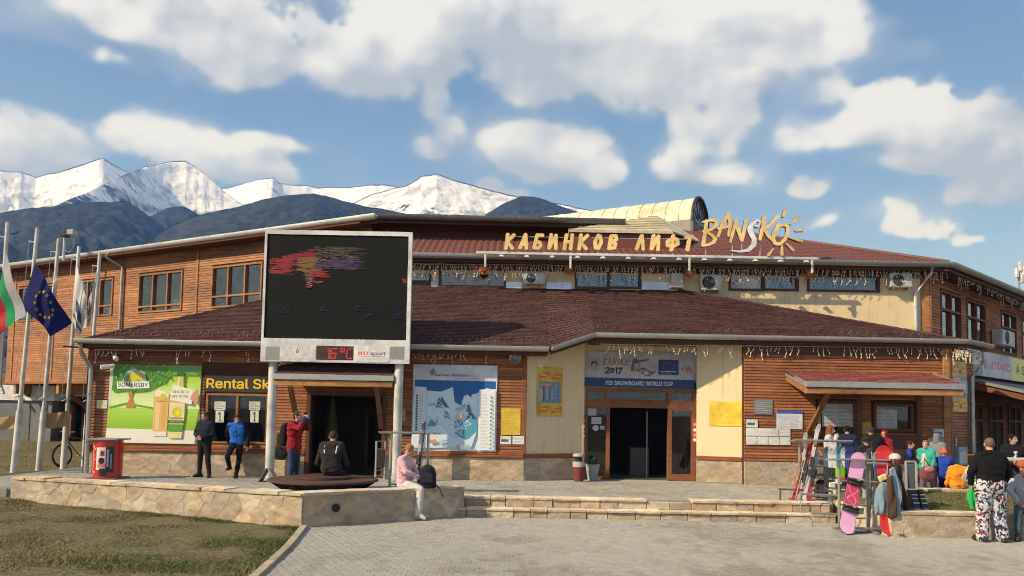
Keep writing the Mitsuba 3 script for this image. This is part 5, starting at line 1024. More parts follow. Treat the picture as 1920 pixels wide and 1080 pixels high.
k, p = board('poster', 'shaded photo poster low on the wall under the ticket canopy', F2, 1740, 821, 1776, 856, (.40, .36, .34), 'poster', .05, .01)
for i in range(14): x, y = rng.uniform(.05, .75), rng.uniform(.05, .7); p.rect(x, y, x + rng.uniform(.1, .22), y + rng.uniform(.1, .25), [(.35, .2, .14), (.2, .22, .25), (.5, .45, .42), (.3, .32, .36)][i % 4])
p.done(k)
for i, q in enumerate(((1541, 757, 1600, 800), (1562, 756, 1576, 795), (1640, 768, 1682, 806), (1648, 782, 1673, 787))):
    if i in (0, 2): notice('window_paper', ('white papers stuck in the left ticket window', '', 'white papers stuck in the right ticket window')[i], F2, q, (.5, .52, .53), 5, (.32, .34, .36), d=-.02, catg='paper', cols=2, seed=i)
SGN = (('white paper stuck high on the left door leaf of the main entrance', (1099.5, 765.5, 1118, 779)), ('white paper stuck lower on the left door leaf of the main entrance', (1109, 782, 1127.5, 795)), ('tiny white paper beside the round sticker on the entrance door', (1125, 798.5, 1134, 805.5)))
for l, q in SGN: notice('window_paper', l, F4, q, (.58, .58, .6), 3, (.3, .34, .4), d=-.025, catg='paper')
k = thing('sticker', 'round white sticker on the left entrance door leaf', 'sticker'); a, z = F4.px(1117, 802.5); m = trimesh.creation.cylinder(.085, .006, sections=20); m.apply_translation((a, z, -.022)); part(k, 'disc', F4.tf(m), 'ink', (.45, .45, .46))
for l, q in (('tall red and white sticker strip on the right side of the entrance frame', (1298, 785, 1307, 829)), ('dark red sticker strip on the left side of the entrance frame', (1093.5, 778, 1097.5, 822))):
    k, p = board('sticker', l, F4, *q, (.42, .06, .05), 'sticker', .055, .006)
    for y, c in ((.1, (.8, .7, .6)), (.3, (.7, .3, .1)), (.52, (.82, .75, .7)), (.75, (.75, .35, .15))): p.disc(.5, y, .34, c, .07)
    p.done(k)
for i, (x, l) in enumerate(((402, 'left'), (467, 'right'))):
    notice('window_paper', f'small white ski rental paper above the number in the {l} shop window pane', F1, (x, 753, x + 21, 769), (.68, .70, .60), 3, (.3, .33, .28), d=-.02, catg='paper')
    k, p = board('number_sign', f'white paper with a number one in the {l} shop window pane', F1, x + 2, 770, x + 18, 792, (.72, .73, .60), 'sign', -.02, .008); p.poly([(.47, .14), (.60, .14), (.60, .88), (.50, .88), (.32, .74), (.32, .62), (.47, .70)], (.03, .03, .03)); p.rect(.34, .10, .73, .17, (.03, .03, .03)).done(k)
k, p = board('brand_banner', 'long grey and yellow sports brand banner above the veranda roof', RW, 1815, 671, 1990, 714, (.58, .58, .60), 'banner', .12, .03)
r = (p.a0, p.a1, p.z0, p.z1); u = lambda x: (RW.px(x, 690, .15)[0] - p.a0) / (p.a1 - p.a0)
p.rect(u(1897), 0, 1, 1, (.66, .62, .14)); p.rect(0, 0, u(1842), .42, (.12, .14, .20)); p.text('ATOMIC', u(1857), .34, u(1893), .66, (.62, .03, .11), True, .25); p.poly([(u(1845), .3), (u(1847.5), .85), (u(1850), .3), (u(1848.8), .3), (u(1847.5), .6), (u(1846.2), .3)], (.62, .03, .11)); p.poly([(u(1905), .3), (u(1908), .8), (u(1911), .3), (u(1908), .45)], (.05, .06, .05)); p.text('SNOWBOARDS', u(1915), .3, u(1975), .7, (.05, .06, .05), True, .2); p.done(k)

# ---------------------------------------------------------------- icicle lights
def icicles(label, fr, x0, x1, y0, y1, d, step, length, seed, skip=0., group='icicle light strings under the eaves', tone=1.):
    k = thing('icicle_lights', label, 'string lights', group); r = np.random.default_rng(seed)
    a0, z0 = fr.px(x0, y0, d); a1, z1 = fr.px(x1, y1, d); n = max(2, int(abs(a1 - a0) / step)); cord = []; o, bulbs = [], []; gap = 0
    for i in range(n + 1):
        u = i / n; a = a0 + (a1 - a0) * u; z = z0 + (z1 - z0) * u - .012 * abs(math.sin(u * n / 4)); cord.append(fr.P(a, z, d))
        if gap > 0: gap -= 1; continue
        if r.uniform() < skip: gap = r.integers(1, 4); continue
        L = length * r.choice([.45, .6, .8, 1.0, 1.25], p=[.25, .25, .25, .15, .1]); p = [fr.P(a, z, d)]; x = a
        for q in np.linspace(0, 1, max(3, int(L / .07)))[1:]: x += r.normal(0, .034); p.append(fr.P(x, z - L * q, d + r.normal(0, .012)))
        o.append(tube(p, .0078, 3, False))
        for q in p[1:]: bulbs.append(hull([q + v * .016 for v in (A(1, 0, 0), A(-1, 0, 0), A(0, 1, 0), A(0, -1, 0), A(0, 0, 1.4), A(0, 0, -1.6))]))
    part(k, 'cord', tube(cord, .009, 4), 'matte', A(.6, .52, .38) * tone); part(k, 'strand', cat(o), 'matte', A(.70, .60, .45) * tone, smooth=False, kind='stuff'); part(k, 'bulb', cat(bulbs), 'gloss', A(.9, .82, .64) * tone, smooth=False, kind='stuff')
icicles('icicle lights under the left lower eave, left of the big screen', F1, 178, 492, 655, 657, .34, .105, .27, 1, .3, None)
icicles('icicle lights under the lower eave between the big screen and the roof step', F1, 776, 1024, 658, 662, .34, .11, .27, 2, .12, None)
icicles('icicle lights hanging above the entrance banner', F2, 1126, 1398, 645, 648, .10, .115, .28, 3, .1, None)
icicles('icicle lights under the lower eave above the ticket canopy', F2, 1400, 1806, 648, 652, .10, .11, .28, 4, .08, None)
icicles('dense icicle lights under the upper eave left of the sun ray sign', F5, 776, 1290, 494, 499, .30, .062, .36, 5, .02, None)
icicles('dense icicle lights under the upper eave on the right', F5, 1295, 1778, 500, 505, .30, .062, .38, 6, .02, None)
icicles('shaded icicle lights under the right wing eave', RW, 1797, 1935, 508, 566, .55, .10, .42, 7, .05, None)
icicles('tangled icicle lights at the right end of the lower eave', F3, 1790, 1842, 655, 660, .45, .06, .3, 8, .05, None)
for i, (x, y, l) in enumerate(((905, 506, 'leftmost'), (1068, 508, 'second from left'), (1292, 513, 'third from left'), (1518, 514, 'rightmost'))):
    a, z = F5.px(x, y, .36); k = thing('festive_pompom', f'shaggy orange hanging decoration under the upper eave, {l} of four', 'decoration', None); r_ = np.random.default_rng(i + 5); o = []
    for _ in range(170):
        v = r_.normal(0, 1, 3); v /= np.linalg.norm(v); c = F5.P(a, z, .36) + v * A(.16, .1, .14) * r_.uniform(.5, 1); w = r_.normal(0, 1, 3); w /= np.linalg.norm(w); q = np.cross(v, w) * .016
        o.append(flat(trimesh.Trimesh([c - q, c + q, c + v * .05 + w * .03], [(0, 1, 2)], process=False), A(.55, .20, .07) * r_.uniform(.6, 1.25)))
    m, c = joined(o); part(k, 'fringe', m, 'cloth', c, smooth=False, kind='stuff'); part(k, 'ball', hull([F5.P(a, z, .36) + v * A(.12, .07, .1) for v in trimesh.creation.icosphere(1).vertices]), 'cloth', (.32, .11, .04)); part(k, 'cord', tube([F5.P(a, z + .1, .36), F5.P(a, z + .35, .34)], .008, 4), 'matte', (.4, .3, .2))

# ---------------------------------------------------------------- air conditioners, speaker, cameras, roof gear
def aircon(label, fr, q, d=.0, deep=.3):
    a0, a1, z0, z1 = fr.rect(*q, d + deep); k = thing('air_conditioner', label, 'air conditioner', None); part(k, 'casing', fr.cbox(a0, a1, z0, z1, d + .06, d + deep, .015), 'satin', (.52, .52, .49))
    ca, cz_, rr = a0 + (a1 - a0) * .36, (z0 + z1) / 2, (z1 - z0) * .42; m = trimesh.creation.cylinder(rr, .012, sections=28); m.apply_translation((ca, cz_, d + deep + .004)); part(k, 'fan_opening', fr.tf(m), 'matte', (.035, .037, .04))
    part(k, 'fan_grille', cat([tube([fr.P(ca + q_ * rr * math.cos(t), cz_ + q_ * rr * math.sin(t), d + deep + .016) for t in np.linspace(0, 2 * np.pi, 20)], .005, 4, False) for q_ in (.35, .65, .95)]), 'metal', (.3, .3, .3), smooth=False, kind='stuff')
    part(k, 'blade', cat([fr.tf(hull([(ca + math.cos(t) * .1 * rr, cz_ + math.sin(t) * .1 * rr, d + deep + .011), (ca + math.cos(t - .35) * .85 * rr, cz_ + math.sin(t - .35) * .85 * rr, d + deep + .011), (ca + math.cos(t + .35) * .85 * rr, cz_ + math.sin(t + .35) * .85 * rr, d + deep + .011), (ca, cz_, d + deep + .014)])) for t in (0, 2.1, 4.2)]), 'satin', (.08, .08, .085), smooth=False, kind='stuff')
    for a in (a0 + .08, a1 - .1): part(k, 'bracket', fr.cbox(a, a + .03, z0 - .05, z0, d, d + deep, .004), 'metal', (.4, .4, .38), smooth=False)
aircon('grey air conditioner on the upper wall under the yellow letters', F5, (981, 511, 1022, 532)); aircon('grey air conditioner on the upper wall right of the third orange decoration', F5, (1315, 515, 1353, 544)); aircon('grey air conditioner high on the upper wall near the right corner', F5, (1670, 512, 1711, 538)); aircon('window air conditioner on the timber right wing', RW, (1880, 620, 1903, 648), .0, .4)
k = thing('vent_box', 'upright grey box on the upper wall beside the third orange decoration', 'box'); q = F5.rect(1259, 512, 1281, 535, .3); part(k, 'casing', F5.cbox(*q, .0, .3, .012), 'satin', (.5, .5, .44)); part(k, 'lower_cover', F5.cbox(q[0] - .01, q[1] + .01, q[2] - .06, q[2] - .0, .0, .31, .006), 'satin', (.68, .62, .42))
k = thing('loudspeaker', 'round horn loudspeaker on the timber wall above the yellow notice', 'loudspeaker'); a, z = F1.px(966, 671, .2); part(k, 'horn', F1.tf((lambda m: (m.apply_translation((a, z, .1)), m)[1])(lathe([(0, 0), (.05, 0), (.06, .06), (.15, .14), (.155, .15), (.13, .14), (.04, .05), (0, .05)], 24))), 'metal', (.45, .46, .45)); part(k, 'bracket', F1.cbox(a - .02, a + .02, z - .03, z + .03, .0, .11), 'metal', (.3, .3, .3))
for i, (x, y, l) in enumerate(((216, 671, 'upper'), (203, 688, 'lower'))):
    k = thing('security_camera', f'white security camera at the left end of the front wall, {l} of two', 'camera'); a, z = F1.px(x, y, .3); dv = (A(.55, -.75, -.3), A(-.75, -.6, -.15))[i]; dv /= np.linalg.norm(dv); c = F1.P(a, z, .3)
    part(k, 'body', tube([c - dv * .14, c + dv * .14], .055, 10), 'satin', (.62, .62, .6)); part(k, 'sun_shield', tube([c - dv * .14 + A(0, 0, .012), c + dv * .18 + A(0, 0, .012)], .058, 8), 'satin', (.68, .68, .66)); part(k, 'lens', tube([c + dv * .142, c + dv * .15], .04, 10), 'gloss', (.02, .02, .02)); part(k, 'arm', tube([c - dv * .05, c + A(0, .12, .06), F1.P(a, z + .08, .0)], .018, 6), 'metal', (.12, .12, .12))
k = thing('roof_floodlight', 'floodlight with a dark hood on a short white mast on the left wing roof', 'floodlight'); c = atY(120, 475, 31.6); c2 = atY(121, 445, 31.6); part(k, 'mast', tube([c - A(0, 0, .3), c2], .05, 8), 'satin', (.6, .62, .62)); h = atY(129, 437, 31.55); part(k, 'head', cbox(h[0] - .02, h[0] + .26, 31.4, 31.75, h[2] - .1, h[2] + .12, .03), 'satin', (.5, .54, .57)); part(k, 'hood', cbox(h[0] - .27, h[0] - .02, 31.4, 31.75, h[2] - .16, h[2] + .14, .03), 'satin', (.035, .038, .042)); part(k, 'cable', tube([h + A(.22, 0, -.1), h + A(.24, 0, -.45), h + A(.1, 0, -.75), h + A(-.12, 0, -.72)], .015, 5), 'matte', (.5, .5, .5))
k = thing('antenna_mast', 'white antennas on a mast above the right wing roof', 'antenna'); c = atY(1911, 540, 30); part(k, 'mast', tube([c - A(0, 0, .8), c + A(0, 0, .9)], .035, 6), 'metal', (.4, .42, .45))
for dx, dz in ((0, .8), (-.14, .55), (.12, .62), (.05, .35)): part(k, 'panel', cbox(c[0] + dx - .05, c[0] + dx + .06, 29.85, 29.98, c[2] + dz - .18, c[2] + dz + .18, .02), 'satin', (.66, .66, .66))
k = thing('utility_cabinet', 'small blue and white wall box with papers beside the right corner', 'cabinet'); q = F3.rect(1799, 838, 1815, 872, .15); part(k, 'body', F3.cbox(*q, .0, .14, .01), 'satin', (.26, .36, .46)); part(k, 'front', F3.cbox(q[0] + .04, q[1] - .04, q[2] + .05, q[3] - .12, .14, .15, .004), 'satin', (.45, .5, .55)); part(k, 'paper', F3.tf(hull([(q[0] + .06, q[3], .03), (q[0] + .16, q[3], .03), (q[0] + .03, q[3] + .24, .06), (q[0] + .12, q[3] + .24, .06), (q[0] + .06, q[3], .05)])), 'satin', (.6, .6, .6), smooth=False)

# ---------------------------------------------------------------- flag poles and flags
POLES = [(-17, 898, 14, 420, 20.4), (25, 891, 70, 430, 21.1), (72, 888, 110, 450, 21.7), (118, 885.5, 148, 465, 22.3), (157, 881, 187, 478, 23.2)]
ORD = ('leftmost', 'second from left', 'third from left', 'fourth from left', 'rightmost, by the building corner')
tops, foots = [], []
for i, (bx, by, tx, ty, Y) in enumerate(POLES):
    b, t = atY(bx, by, Y), atY(tx, ty, Y); b[2] = float(ground_z(b[0], b[1])) - .02; tops.append(t); foots.append(b)
    k = thing('flag_pole', f'white flag pole, {ORD[i]} of five', 'flag pole', None); m = b + (t - b) * .26
    part(k, 'pole', tube([b, m - (t - b) * .012, m, t], [.082, .08, .055, .045], 14), 'satin', (.66, .66, .63)); part(k, 'finial', tube([t, t + A(0, 0, .05)], [.05, .03], 10), 'satin', (.5, .5, .48))
    part(k, 'arm', tube([t - (t - b) * .055, t - (t - b) * .055 + A(-.18, -.03, .02)], .022, 6), 'satin', (.6, .6, .58)); part(k, 'halyard', tube([t - (t - b) * .055 + A(-.17, -.03, .0), b + (t - b) * .32 + A(-.13, -.08, 0)], .008, 4), 'matte', (.45, .45, .42)); part(k, 'cleat', tube([b + (t - b) * .31 + A(-.12, -.08, -.03), b + (t - b) * .31 + A(-.02, -.05, .03)], .022, 6), 'satin', (.5, .5, .48))
def flag_grid(P, folds, amp, n=30, m=20, sag=.0):
    """P: hoist top, hoist bottom, fly bottom, fly top."""
    u, v = np.meshgrid(np.linspace(0, 1, n), np.linspace(0, 1, m), indexing='ij'); P = [A(*q) for q in P]
    X = (1 - u)[..., None] * ((1 - v)[..., None] * P[0] + v[..., None] * P[1]) + u[..., None] * ((1 - v)[..., None] * P[3] + v[..., None] * P[2])
    nn = np.cross(P[3] - P[0], P[1] - P[0]); nn /= np.linalg.norm(nn)
    X = X + nn * (amp * np.sin(folds * np.pi * 2 * (u * .8 + v * .35) + 1.1) * (.25 + .75 * u))[..., None] + A(0, 0, -1) * (sag * np.sin(np.pi * u) * (1 - .4 * v))[..., None]; return X
def flag_mesh(X, i0=0, i1=None, j0=0, j1=None):
    X = X[i0:i1, j0:j1]; n, m = X.shape[:2]; ii, jj = np.meshgrid(np.arange(n - 1), np.arange(m - 1), indexing='ij'); a = (ii * m + jj).ravel(); return trimesh.Trimesh(X.reshape(-1, 3), np.vstack([np.stack([a, a + 1, a + m + 1], 1), np.stack([a, a + m + 1, a + m], 1)]), process=False)
Y = 20.35; X = flag_grid([atY(9, 470, Y - .1), atY(-6, 575, Y - .1), atY(0, 628, Y - .25), atY(47, 592, Y - .3)], 1.6, .07, 31, 22)
k = thing('flag', 'white, green and red striped flag hanging from the leftmost pole', 'flag')
for nm, j0, j1, c in (('white_stripe', 0, 8, (.34, .335, .345)), ('green_stripe', 7, 15, (.02, .22, .09)), ('red_stripe', 14, 22, (.34, .025, .03))): part(k, nm, flag_mesh(X, 0, None, j0, j1), 'cloth', c, smooth=True)
Y = 21.0; X = flag_grid([atY(65, 492, Y - .08), atY(40, 575, Y - .08), atY(98, 632, Y - .35), atY(131, 604, Y - .3)], 1.3, .09, 31, 22, -.05); k = thing('flag', 'dark blue flag with a ring of yellow stars on the second pole', 'flag'); part(k, 'cloth', flag_mesh(X), 'cloth', (.012, .015, .10), smooth=True)
n_, m_ = X.shape[:2]
for i in range(12):
    t = i * np.pi / 6; uu, vv = .5 + .2 * math.cos(t), .5 + .3 * math.sin(t); fi, fj = uu * (n_ - 1), vv * (m_ - 1); i0, j0 = int(fi), int(fj); c = X[i0, j0]; e1, e2 = X[i0 + 1, j0] - c, X[i0, j0 + 1] - c; c = c + e1 * (fi - i0) + e2 * (fj - j0); e1 /= np.linalg.norm(e1); e2 = e2 - (e2 @ e1) * e1; e2 /= np.linalg.norm(e2); nn = np.cross(e1, e2); nn *= -np.sign(nn[1]); s2 = star(0, 0, .062, 1)
    part(k, 'star', trimesh.Trimesh(np.vstack([[c + nn * .014], [c + nn * .012 + e1 * a + e2 * b for a, b in s2]]), [(0, j + 1, (j + 1) % 10 + 1) for j in range(10)], process=False), 'cloth', (.38, .32, .06), smooth=False)
for i, (Y, P, l, dots) in enumerate(((21.6, [(103, 492), (97, 560), (98, 600), (104, 540)], 'limp white flag on the third pole, half hidden behind the blue flag', 0), (22.2, [(142, 492), (135, 600), (152, 640), (163, 556)], 'limp white flag with a dark printed figure on the fourth pole', 1), (23.1, [(184, 505), (170, 608), (158, 616), (166, 566)], 'limp white flag with a grey printed mark on the rightmost pole', 1))):
    X = flag_grid([atY(*q, Y - (.1 if j in (0, 1) else .22)) for j, q in enumerate(P)], 2.2, .05, 25, 20); k = thing('flag', l, 'flag'); part(k, 'cloth', flag_mesh(X), 'cloth', (.60, .59, .58), smooth=True)
    if dots: part(k, 'printed_mark', flag_mesh(X + A(0, -.012, 0), 6, 20, 10, 15), 'cloth', (.10, .10, .16) if i == 1 else (.28, .27, .28), smooth=True); part(k, 'printed_band', flag_mesh(X + A(0, -.012, 0), 2, 22, 16, 18), 'cloth', (.12, .12, .22) if i == 1 else (.3, .3, .32), smooth=True)
for i, (x0, x1, y0, y1, Y, l) in enumerate(((-40, 34, 779, 806, 20.9, 'beige hessian strip tied between the two leftmost flag poles'), (84, 124, 771, 803, 21.8, 'beige hessian strip tied between the third and fourth flag poles'))):
    X = flag_grid([atY(x0, y0, Y), atY(x0 + 2, y1, Y), atY(x1, y1 - 4, Y + .25), atY(x1 + 1, y0 - 1, Y + .25)], 2.4, .03, 28, 8, .05); k = thing('hessian_strip', l, 'fabric'); part(k, 'cloth', flag_mesh(X), 'cloth', (.40, .28, .14), smooth=True)
    for e_ in (0, -1): part(k, 'tie', tube([X[e_, 0], X[e_, 3] + A(0, -.02, 0), X[e_, -1]], .018, 5), 'matte', (.45, .33, .17))
k = thing('background_shed', 'low grey shed with a white roof edge far left behind the flags', 'shed'); S_ = Fr((-27, 37.2), (-20.6, 36.0)); part(k, 'wall', S_.cbox(0, 6.5, .2, 2.3, -3, 0), 'matte', (.20, .20, .21)); part(k, 'roof_edge', S_.cbox(-.2, 6.7, 2.3, 3.0, -3.2, .15), 'satin', (.70, .70, .70)); part(k, 'door', S_.cbox(2.4, 5.4, .25, 2.1, .0, .03), 'satin', (.14, .145, .15)); part(k, 'low_wall', S_.cbox(-1.2, 1.8, .2, 1.0, .3, .5), 'matte', (.36, .35, .33))
part(k, 'roof', prism([S_.P(-.2, 3.0, .15), S_.P(6.7, 3.0, .15), S_.P(6.7, 3.7, -3.2), S_.P(-.2, 3.7, -3.2)], .06), 'matte', (.12, .09, .08), smooth=False)

# ---------------------------------------------------------------- red advertising drum, bench, bicycle, doorway bits
c = atY(201, 894, 19.6); c[2] = TZ; k = thing('advert_drum', 'round red advertising drum with a flat square top on the terrace', 'advertising drum')
part(k, 'base', cbox(c[0] - .38, c[0] + .38, 19.6 - .38, 19.6 + .38, TZ, TZ + .03, .01), 'satin', (.10, .07, .06)); part(k, 'drum', lathe([(0, .03), (.33, .03), (.335, .06), (.335, .9), (.33, .93), (0, .93)], 40, tuple(c)), 'gloss', (.46, .022, .018)); part(k, 'top', cbox(c[0] - .375, c[0] + .375, 19.6 - .375, 19.6 + .375, TZ + .93, TZ + .965, .012), 'satin', (.26, .25, .24))
def wrap(a0, a1, z0, z1, rr, n=10): return trimesh.Trimesh(*(lambda an: (np.array([(c[0] + rr * math.sin(t), 19.6 - rr * math.cos(t), TZ + z) for t in an for z in (z0, z1)]), np.array([q for i in range(len(an) - 1) for q in ((2 * i, 2 * i + 2, 2 * i + 3), (2 * i, 2 * i + 3, 2 * i + 1))])))(np.linspace(a0, a1, n)), process=False)
o = [flat(wrap(-.38, .82, .22, .76, .337), (.60, .58, .56)), flat(wrap(.30, .84, .16, .78, .3385), (.035, .035, .04)), flat(wrap(-.08, .22, .55, .68, .3385), (.45, .03, .03)), flat(wrap(-.02, .14, .585, .645, .34), (.08, .01, .01)), flat(wrap(-.25, .3, .28, .38, .3385), (.55, .16, .12)), flat(wrap(-.12, .35, .08, .26, .3395), (.03, .025, .03)), flat(wrap(-.1, .22, .42, .5, .3395), (.06, .02, .02)), flat(wrap(.38, .5, .3, .72, .3398), (.4, .4, .42)), flat(wrap(.6, .7, .25, .6, .3398), (.3, .3, .33))]
r_ = np.random.default_rng(3)
for i in range(16): a, z = r_.uniform(-.95, -.6), .1 + i * .05; o.append(flat(wrap(a, a + r_.uniform(.06, .2), z, z + .032, .3375, 4), (.62, .52, .48)))
m, cc = joined(o); part(k, 'print', m, 'ink', cc, smooth=False); 
def disc_on(mid, z, rr, col):
    t = np.linspace(0, 2 * np.pi, 22); R0 = .341; P = [(c[0] + R0 * math.sin(mid + rr * math.cos(a) / R0), 19.6 - R0 * math.cos(mid + rr * math.cos(a) / R0), TZ + z + rr * math.sin(a)) for a in t]; Cn = (c[0] + R0 * math.sin(mid), 19.6 - R0 * math.cos(mid), TZ + z); return flat(trimesh.Trimesh([Cn] + P, [(0, i + 1, i + 2) for i in range(21)], process=False), col)
m, cc = joined([disc_on(.02, .44, .075, (.03, .012, .012)), ]); part(k, 'printed_disc', m, 'ink', cc, smooth=False)
bx, by = atY(607, 900, 16.75)[0], 16.75; k = thing('round_bench', 'low round dark wooden bench with a raised middle, behind the parapet corner', 'bench'); zt = .70
part(k, 'seat', lathe([(.5, zt - .055), (1.1, zt - .055), (1.125, zt - .045), (1.125, zt - .012), (1.11, zt), (.5, zt)], 56, (bx, by, 0)), 'wood', (.085, .045, .034), smooth=35); part(k, 'middle', lathe([(0, zt), (.56, zt), (.57, zt + .01), (.57, zt + .05), (.55, zt + .06), (0, zt + .06)], 44, (bx, by, 0)), 'wood', (.065, .035, .027), smooth=35); part(k, 'drum', lathe([(0, TZ), (.62, TZ), (.9, zt - .08), (0, zt - .08)], 40, (bx, by, 0)), 'matte', (.018, .016, .015), smooth=35)
for t in np.linspace(0, 2 * np.pi, 17)[:-1]: part(k, 'bracket', hull([(bx + math.cos(t) * q + math.sin(t) * s, by + math.sin(t) * q - math.cos(t) * s, z) for s in (-.02, .02) for q, z in ((.6, TZ), (.66, TZ), (1.05, zt - .08), (.9, zt - .08))]), 'matte', (.03, .026, .024), smooth=False)
# bicycle leaning behind the rightmost flag pole
k = thing('bicycle', 'dark mountain bicycle parked at the left corner behind the flag poles', 'bicycle'); c = atY(143, 884, 23.4); c[2] = float(ground_z(c[0], c[1])); hd = A(.35, .94, 0); hd /= np.linalg.norm(hd); BP = lambda f, u, s=0.: c + hd * f + A(0, 0, u) + A(hd[1], -hd[0], 0) * s
for nm, f in (('front_wheel', -.5), ('rear_wheel', .52)):
    w = part(k, nm, tube([BP(f + .31 * math.cos(t), .33 + .31 * math.sin(t)) for t in np.linspace(0, 2 * np.pi, 28)], .028, 7, False), 'matte', (.02, .02, .02)); part(w, 'rim', tube([BP(f + .275 * math.cos(t), .33 + .275 * math.sin(t)) for t in np.linspace(0, 2 * np.pi, 28)], .012, 5, False), 'metal', (.3, .3, .3)); part(w, 'spoke', cat([tube([BP(f, .33), BP(f + .27 * math.cos(t), .33 + .27 * math.sin(t))], .003, 3) for t in np.linspace(0, 2 * np.pi, 13)[:-1]]), 'metal', (.4, .4, .4), smooth=False, kind='stuff')
part(k, 'frame', cat([tube(q, .02, 7) for q in ([BP(-.38, .85), BP(.18, .78), BP(.08, .3), BP(-.36, .75)], [BP(.08, .3), BP(.52, .33), BP(.18, .75)], [BP(-.5, .33), BP(-.38, .88)])]), 'satin', (.14, .06, .10)); part(k, 'handlebar', tube([BP(-.36, 1.0, -.3), BP(-.38, .98, 0), BP(-.36, 1.0, .3)], .016, 6), 'satin', (.04, .04, .04)); part(k, 'stem', tube([BP(-.38, .85), BP(-.38, .98)], .018, 6), 'satin', (.05, .05, .05)); part(k, 'saddle', hull([BP(.08, .93, s * .02) for s in (-1, 1)] + [BP(.3, .95, s * .075) for s in (-1, 1)] + [BP(.3, .90, s * .04) for s in (-1, 1)]), 'matte', (.03, .03, .03)); part(k, 'seat_post', tube([BP(.18, .75), BP(.2, .92)], .014, 6), 'metal', (.4, .4, .4)); part(k, 'crank', tube([BP(.08, .3, -.1), BP(.08, .3, .1), BP(.2, .2, .1)], .014, 5), 'metal', (.3, .3, .3))
# bits round the left doorway
a = F1.px(606, 830)[0]; k = thing('furled_parasol', 'furled olive green parasol standing inside the left doorway', 'parasol'); part(k, 'cover', lathe([(0, .55), (.17, .6), (.19, .9), (.12, 1.5), (.05, 2.05), (0, 2.1)], 14, (a, 22.0, TZ)), 'cloth', (.075, .075, .025), smooth=40); part(k, 'pole', tube([(a, 22.0, TZ), (a, 22.0, TZ + 2.2)], .022, 8), 'wood', (.2, .1, .05)); part(k, 'base', lathe([(0, 0), (.25, 0), (.25, .06), (0, .08)], 18, (a, 22, TZ)), 'matte', (.15, .15, .15))
k = thing('steel_barrier', 'steel queue barrier frame at the right side of the left doorway', 'barrier'); q0, q1 = atY(704, 890, 20.3), atY(721, 885, 20.75); H_ = .98
part(k, 'frame', tube([(q0[0], 20.3, TZ), (q0[0], 20.3, TZ + H_), (q1[0], 20.75, TZ + H_), (q1[0], 20.75, TZ)], .026, 8), 'metal', (.62, .62, .6))
for u in (.12, .25, .8): part(k, 'rail', tube([(q0[0], 20.3, TZ + H_ * u), (q1[0], 20.75, TZ + H_ * u)], .014, 6), 'metal', (.5, .5, .5))
part(k, 'panel', hull([(q0[0], 20.32, TZ + .3), (q1[0], 20.73, TZ + .3), (q0[0], 20.32, TZ + .76), (q1[0], 20.73, TZ + .76), (q0[0] + .01, 20.32, TZ + .3), (q1[0] + .01, 20.73, TZ + .76)]), 'satin', (.10, .10, .10), smooth=False)
part(k, 'floor_bar', tube([(q0[0], 20.3, TZ + .03), (q0[0] - .62, 20.36, TZ + .03)], .022, 6), 'satin', (.62, .62, .6))
a = F1.px(734, 860)[0]; k = thing('steel_bollard', 'pair of short pale posts right of the left doorway', 'bollard'); 
for dx in (-.07, .07): part(k, 'post', tube([(a + dx, 20.8, TZ), (a + dx, 20.8, TZ + .62)], .035, 10), 'satin', (.5, .47, .4))
k = thing('rubbish_bag', 'shiny black rubbish bag on a pale crate between the left post and the doorway', 'rubbish bag'); c = atY(522, 880, 20.6); m = trimesh.creation.icosphere(3); v = m.vertices * (1 + .35 * (meshkit.fbm(m.vertices * 2.1 + 5, 3, 4)[:, None] - .5)) * A(.22, .19, .17); m = trimesh.Trimesh(v + [c[0], 20.6, TZ + .62], m.faces, process=False); part(k, 'bag', m, 'gloss', (.015, .015, .017), smooth=True)
k2 = thing('crate', 'pale crate under the black rubbish bag', 'crate'); part(k2, 'body', cbox(c[0] - .2, c[0] + .22, 20.42, 20.85, TZ, TZ + .46, .015), 'stone', (.55, .45, .3)); 
k = thing('folding_board', 'small dark folding board leaning at the foot of the left post', 'sign'); c = atY(500, 890, 19.45)
for s in (-1, 1): part(k, 'leg_panel', hull([(c[0] + .05 + s * q + dx, y, z) for dx in (-.015, .015) for y in (19.3, 19.62) for q, z in ((.20, TZ), (.02, TZ + .33))]), 'satin', (.16, .15, .14) if s < 0 else (.5, .48, .44), smooth=False)
k = thing('litter_bin', 'red litter bin with a pale top left of the main entrance', 'litter bin'); c = A(1.9, 21.15, TZ); c[0] = atY(1085, 890, 21.15)[0]; part(k, 'body', lathe([(0, 0), (.13, 0), (.15, .38), (0, .38)], 20, tuple(c)), 'satin', (.22, .02, .025)); part(k, 'band', lathe([(.15, .38), (.16, .38), (.16, .52), (.15, .52)], 20, tuple(c)), 'satin', (.5, .48, .44)); part(k, 'lid', lathe([(.0, .74), (.15, .72), (.165, .66), (.15, .64), (0, .66)], 20, tuple(c)), 'satin', (.5, .44, .36)); part(k, 'lid_post', lathe([(0, .5), (.1, .5), (.1, .66), (0, .66)], 12, tuple(c)), 'matte', (.02, .02, .02))
k = thing('plant_pot', 'pale blue grey plant pot with a leafy plant beside the entrance door', 'plant pot'); c = A(atY(1111, 890, 21.6)[0], 21.6, TZ); part(k, 'pot', lathe([(0, 0), (.13, 0), (.19, .40), (.2, .43), (.175, .43), (.16, .38), (0, .38)], 26, tuple(c)), 'satin', (.36, .40, .42)); part(k, 'soil', lathe([(0, .36), (.165, .36), (0, .38)], 16, tuple(c)), 'matte', (.03, .025, .02))
r_ = np.random.default_rng(2); o = []
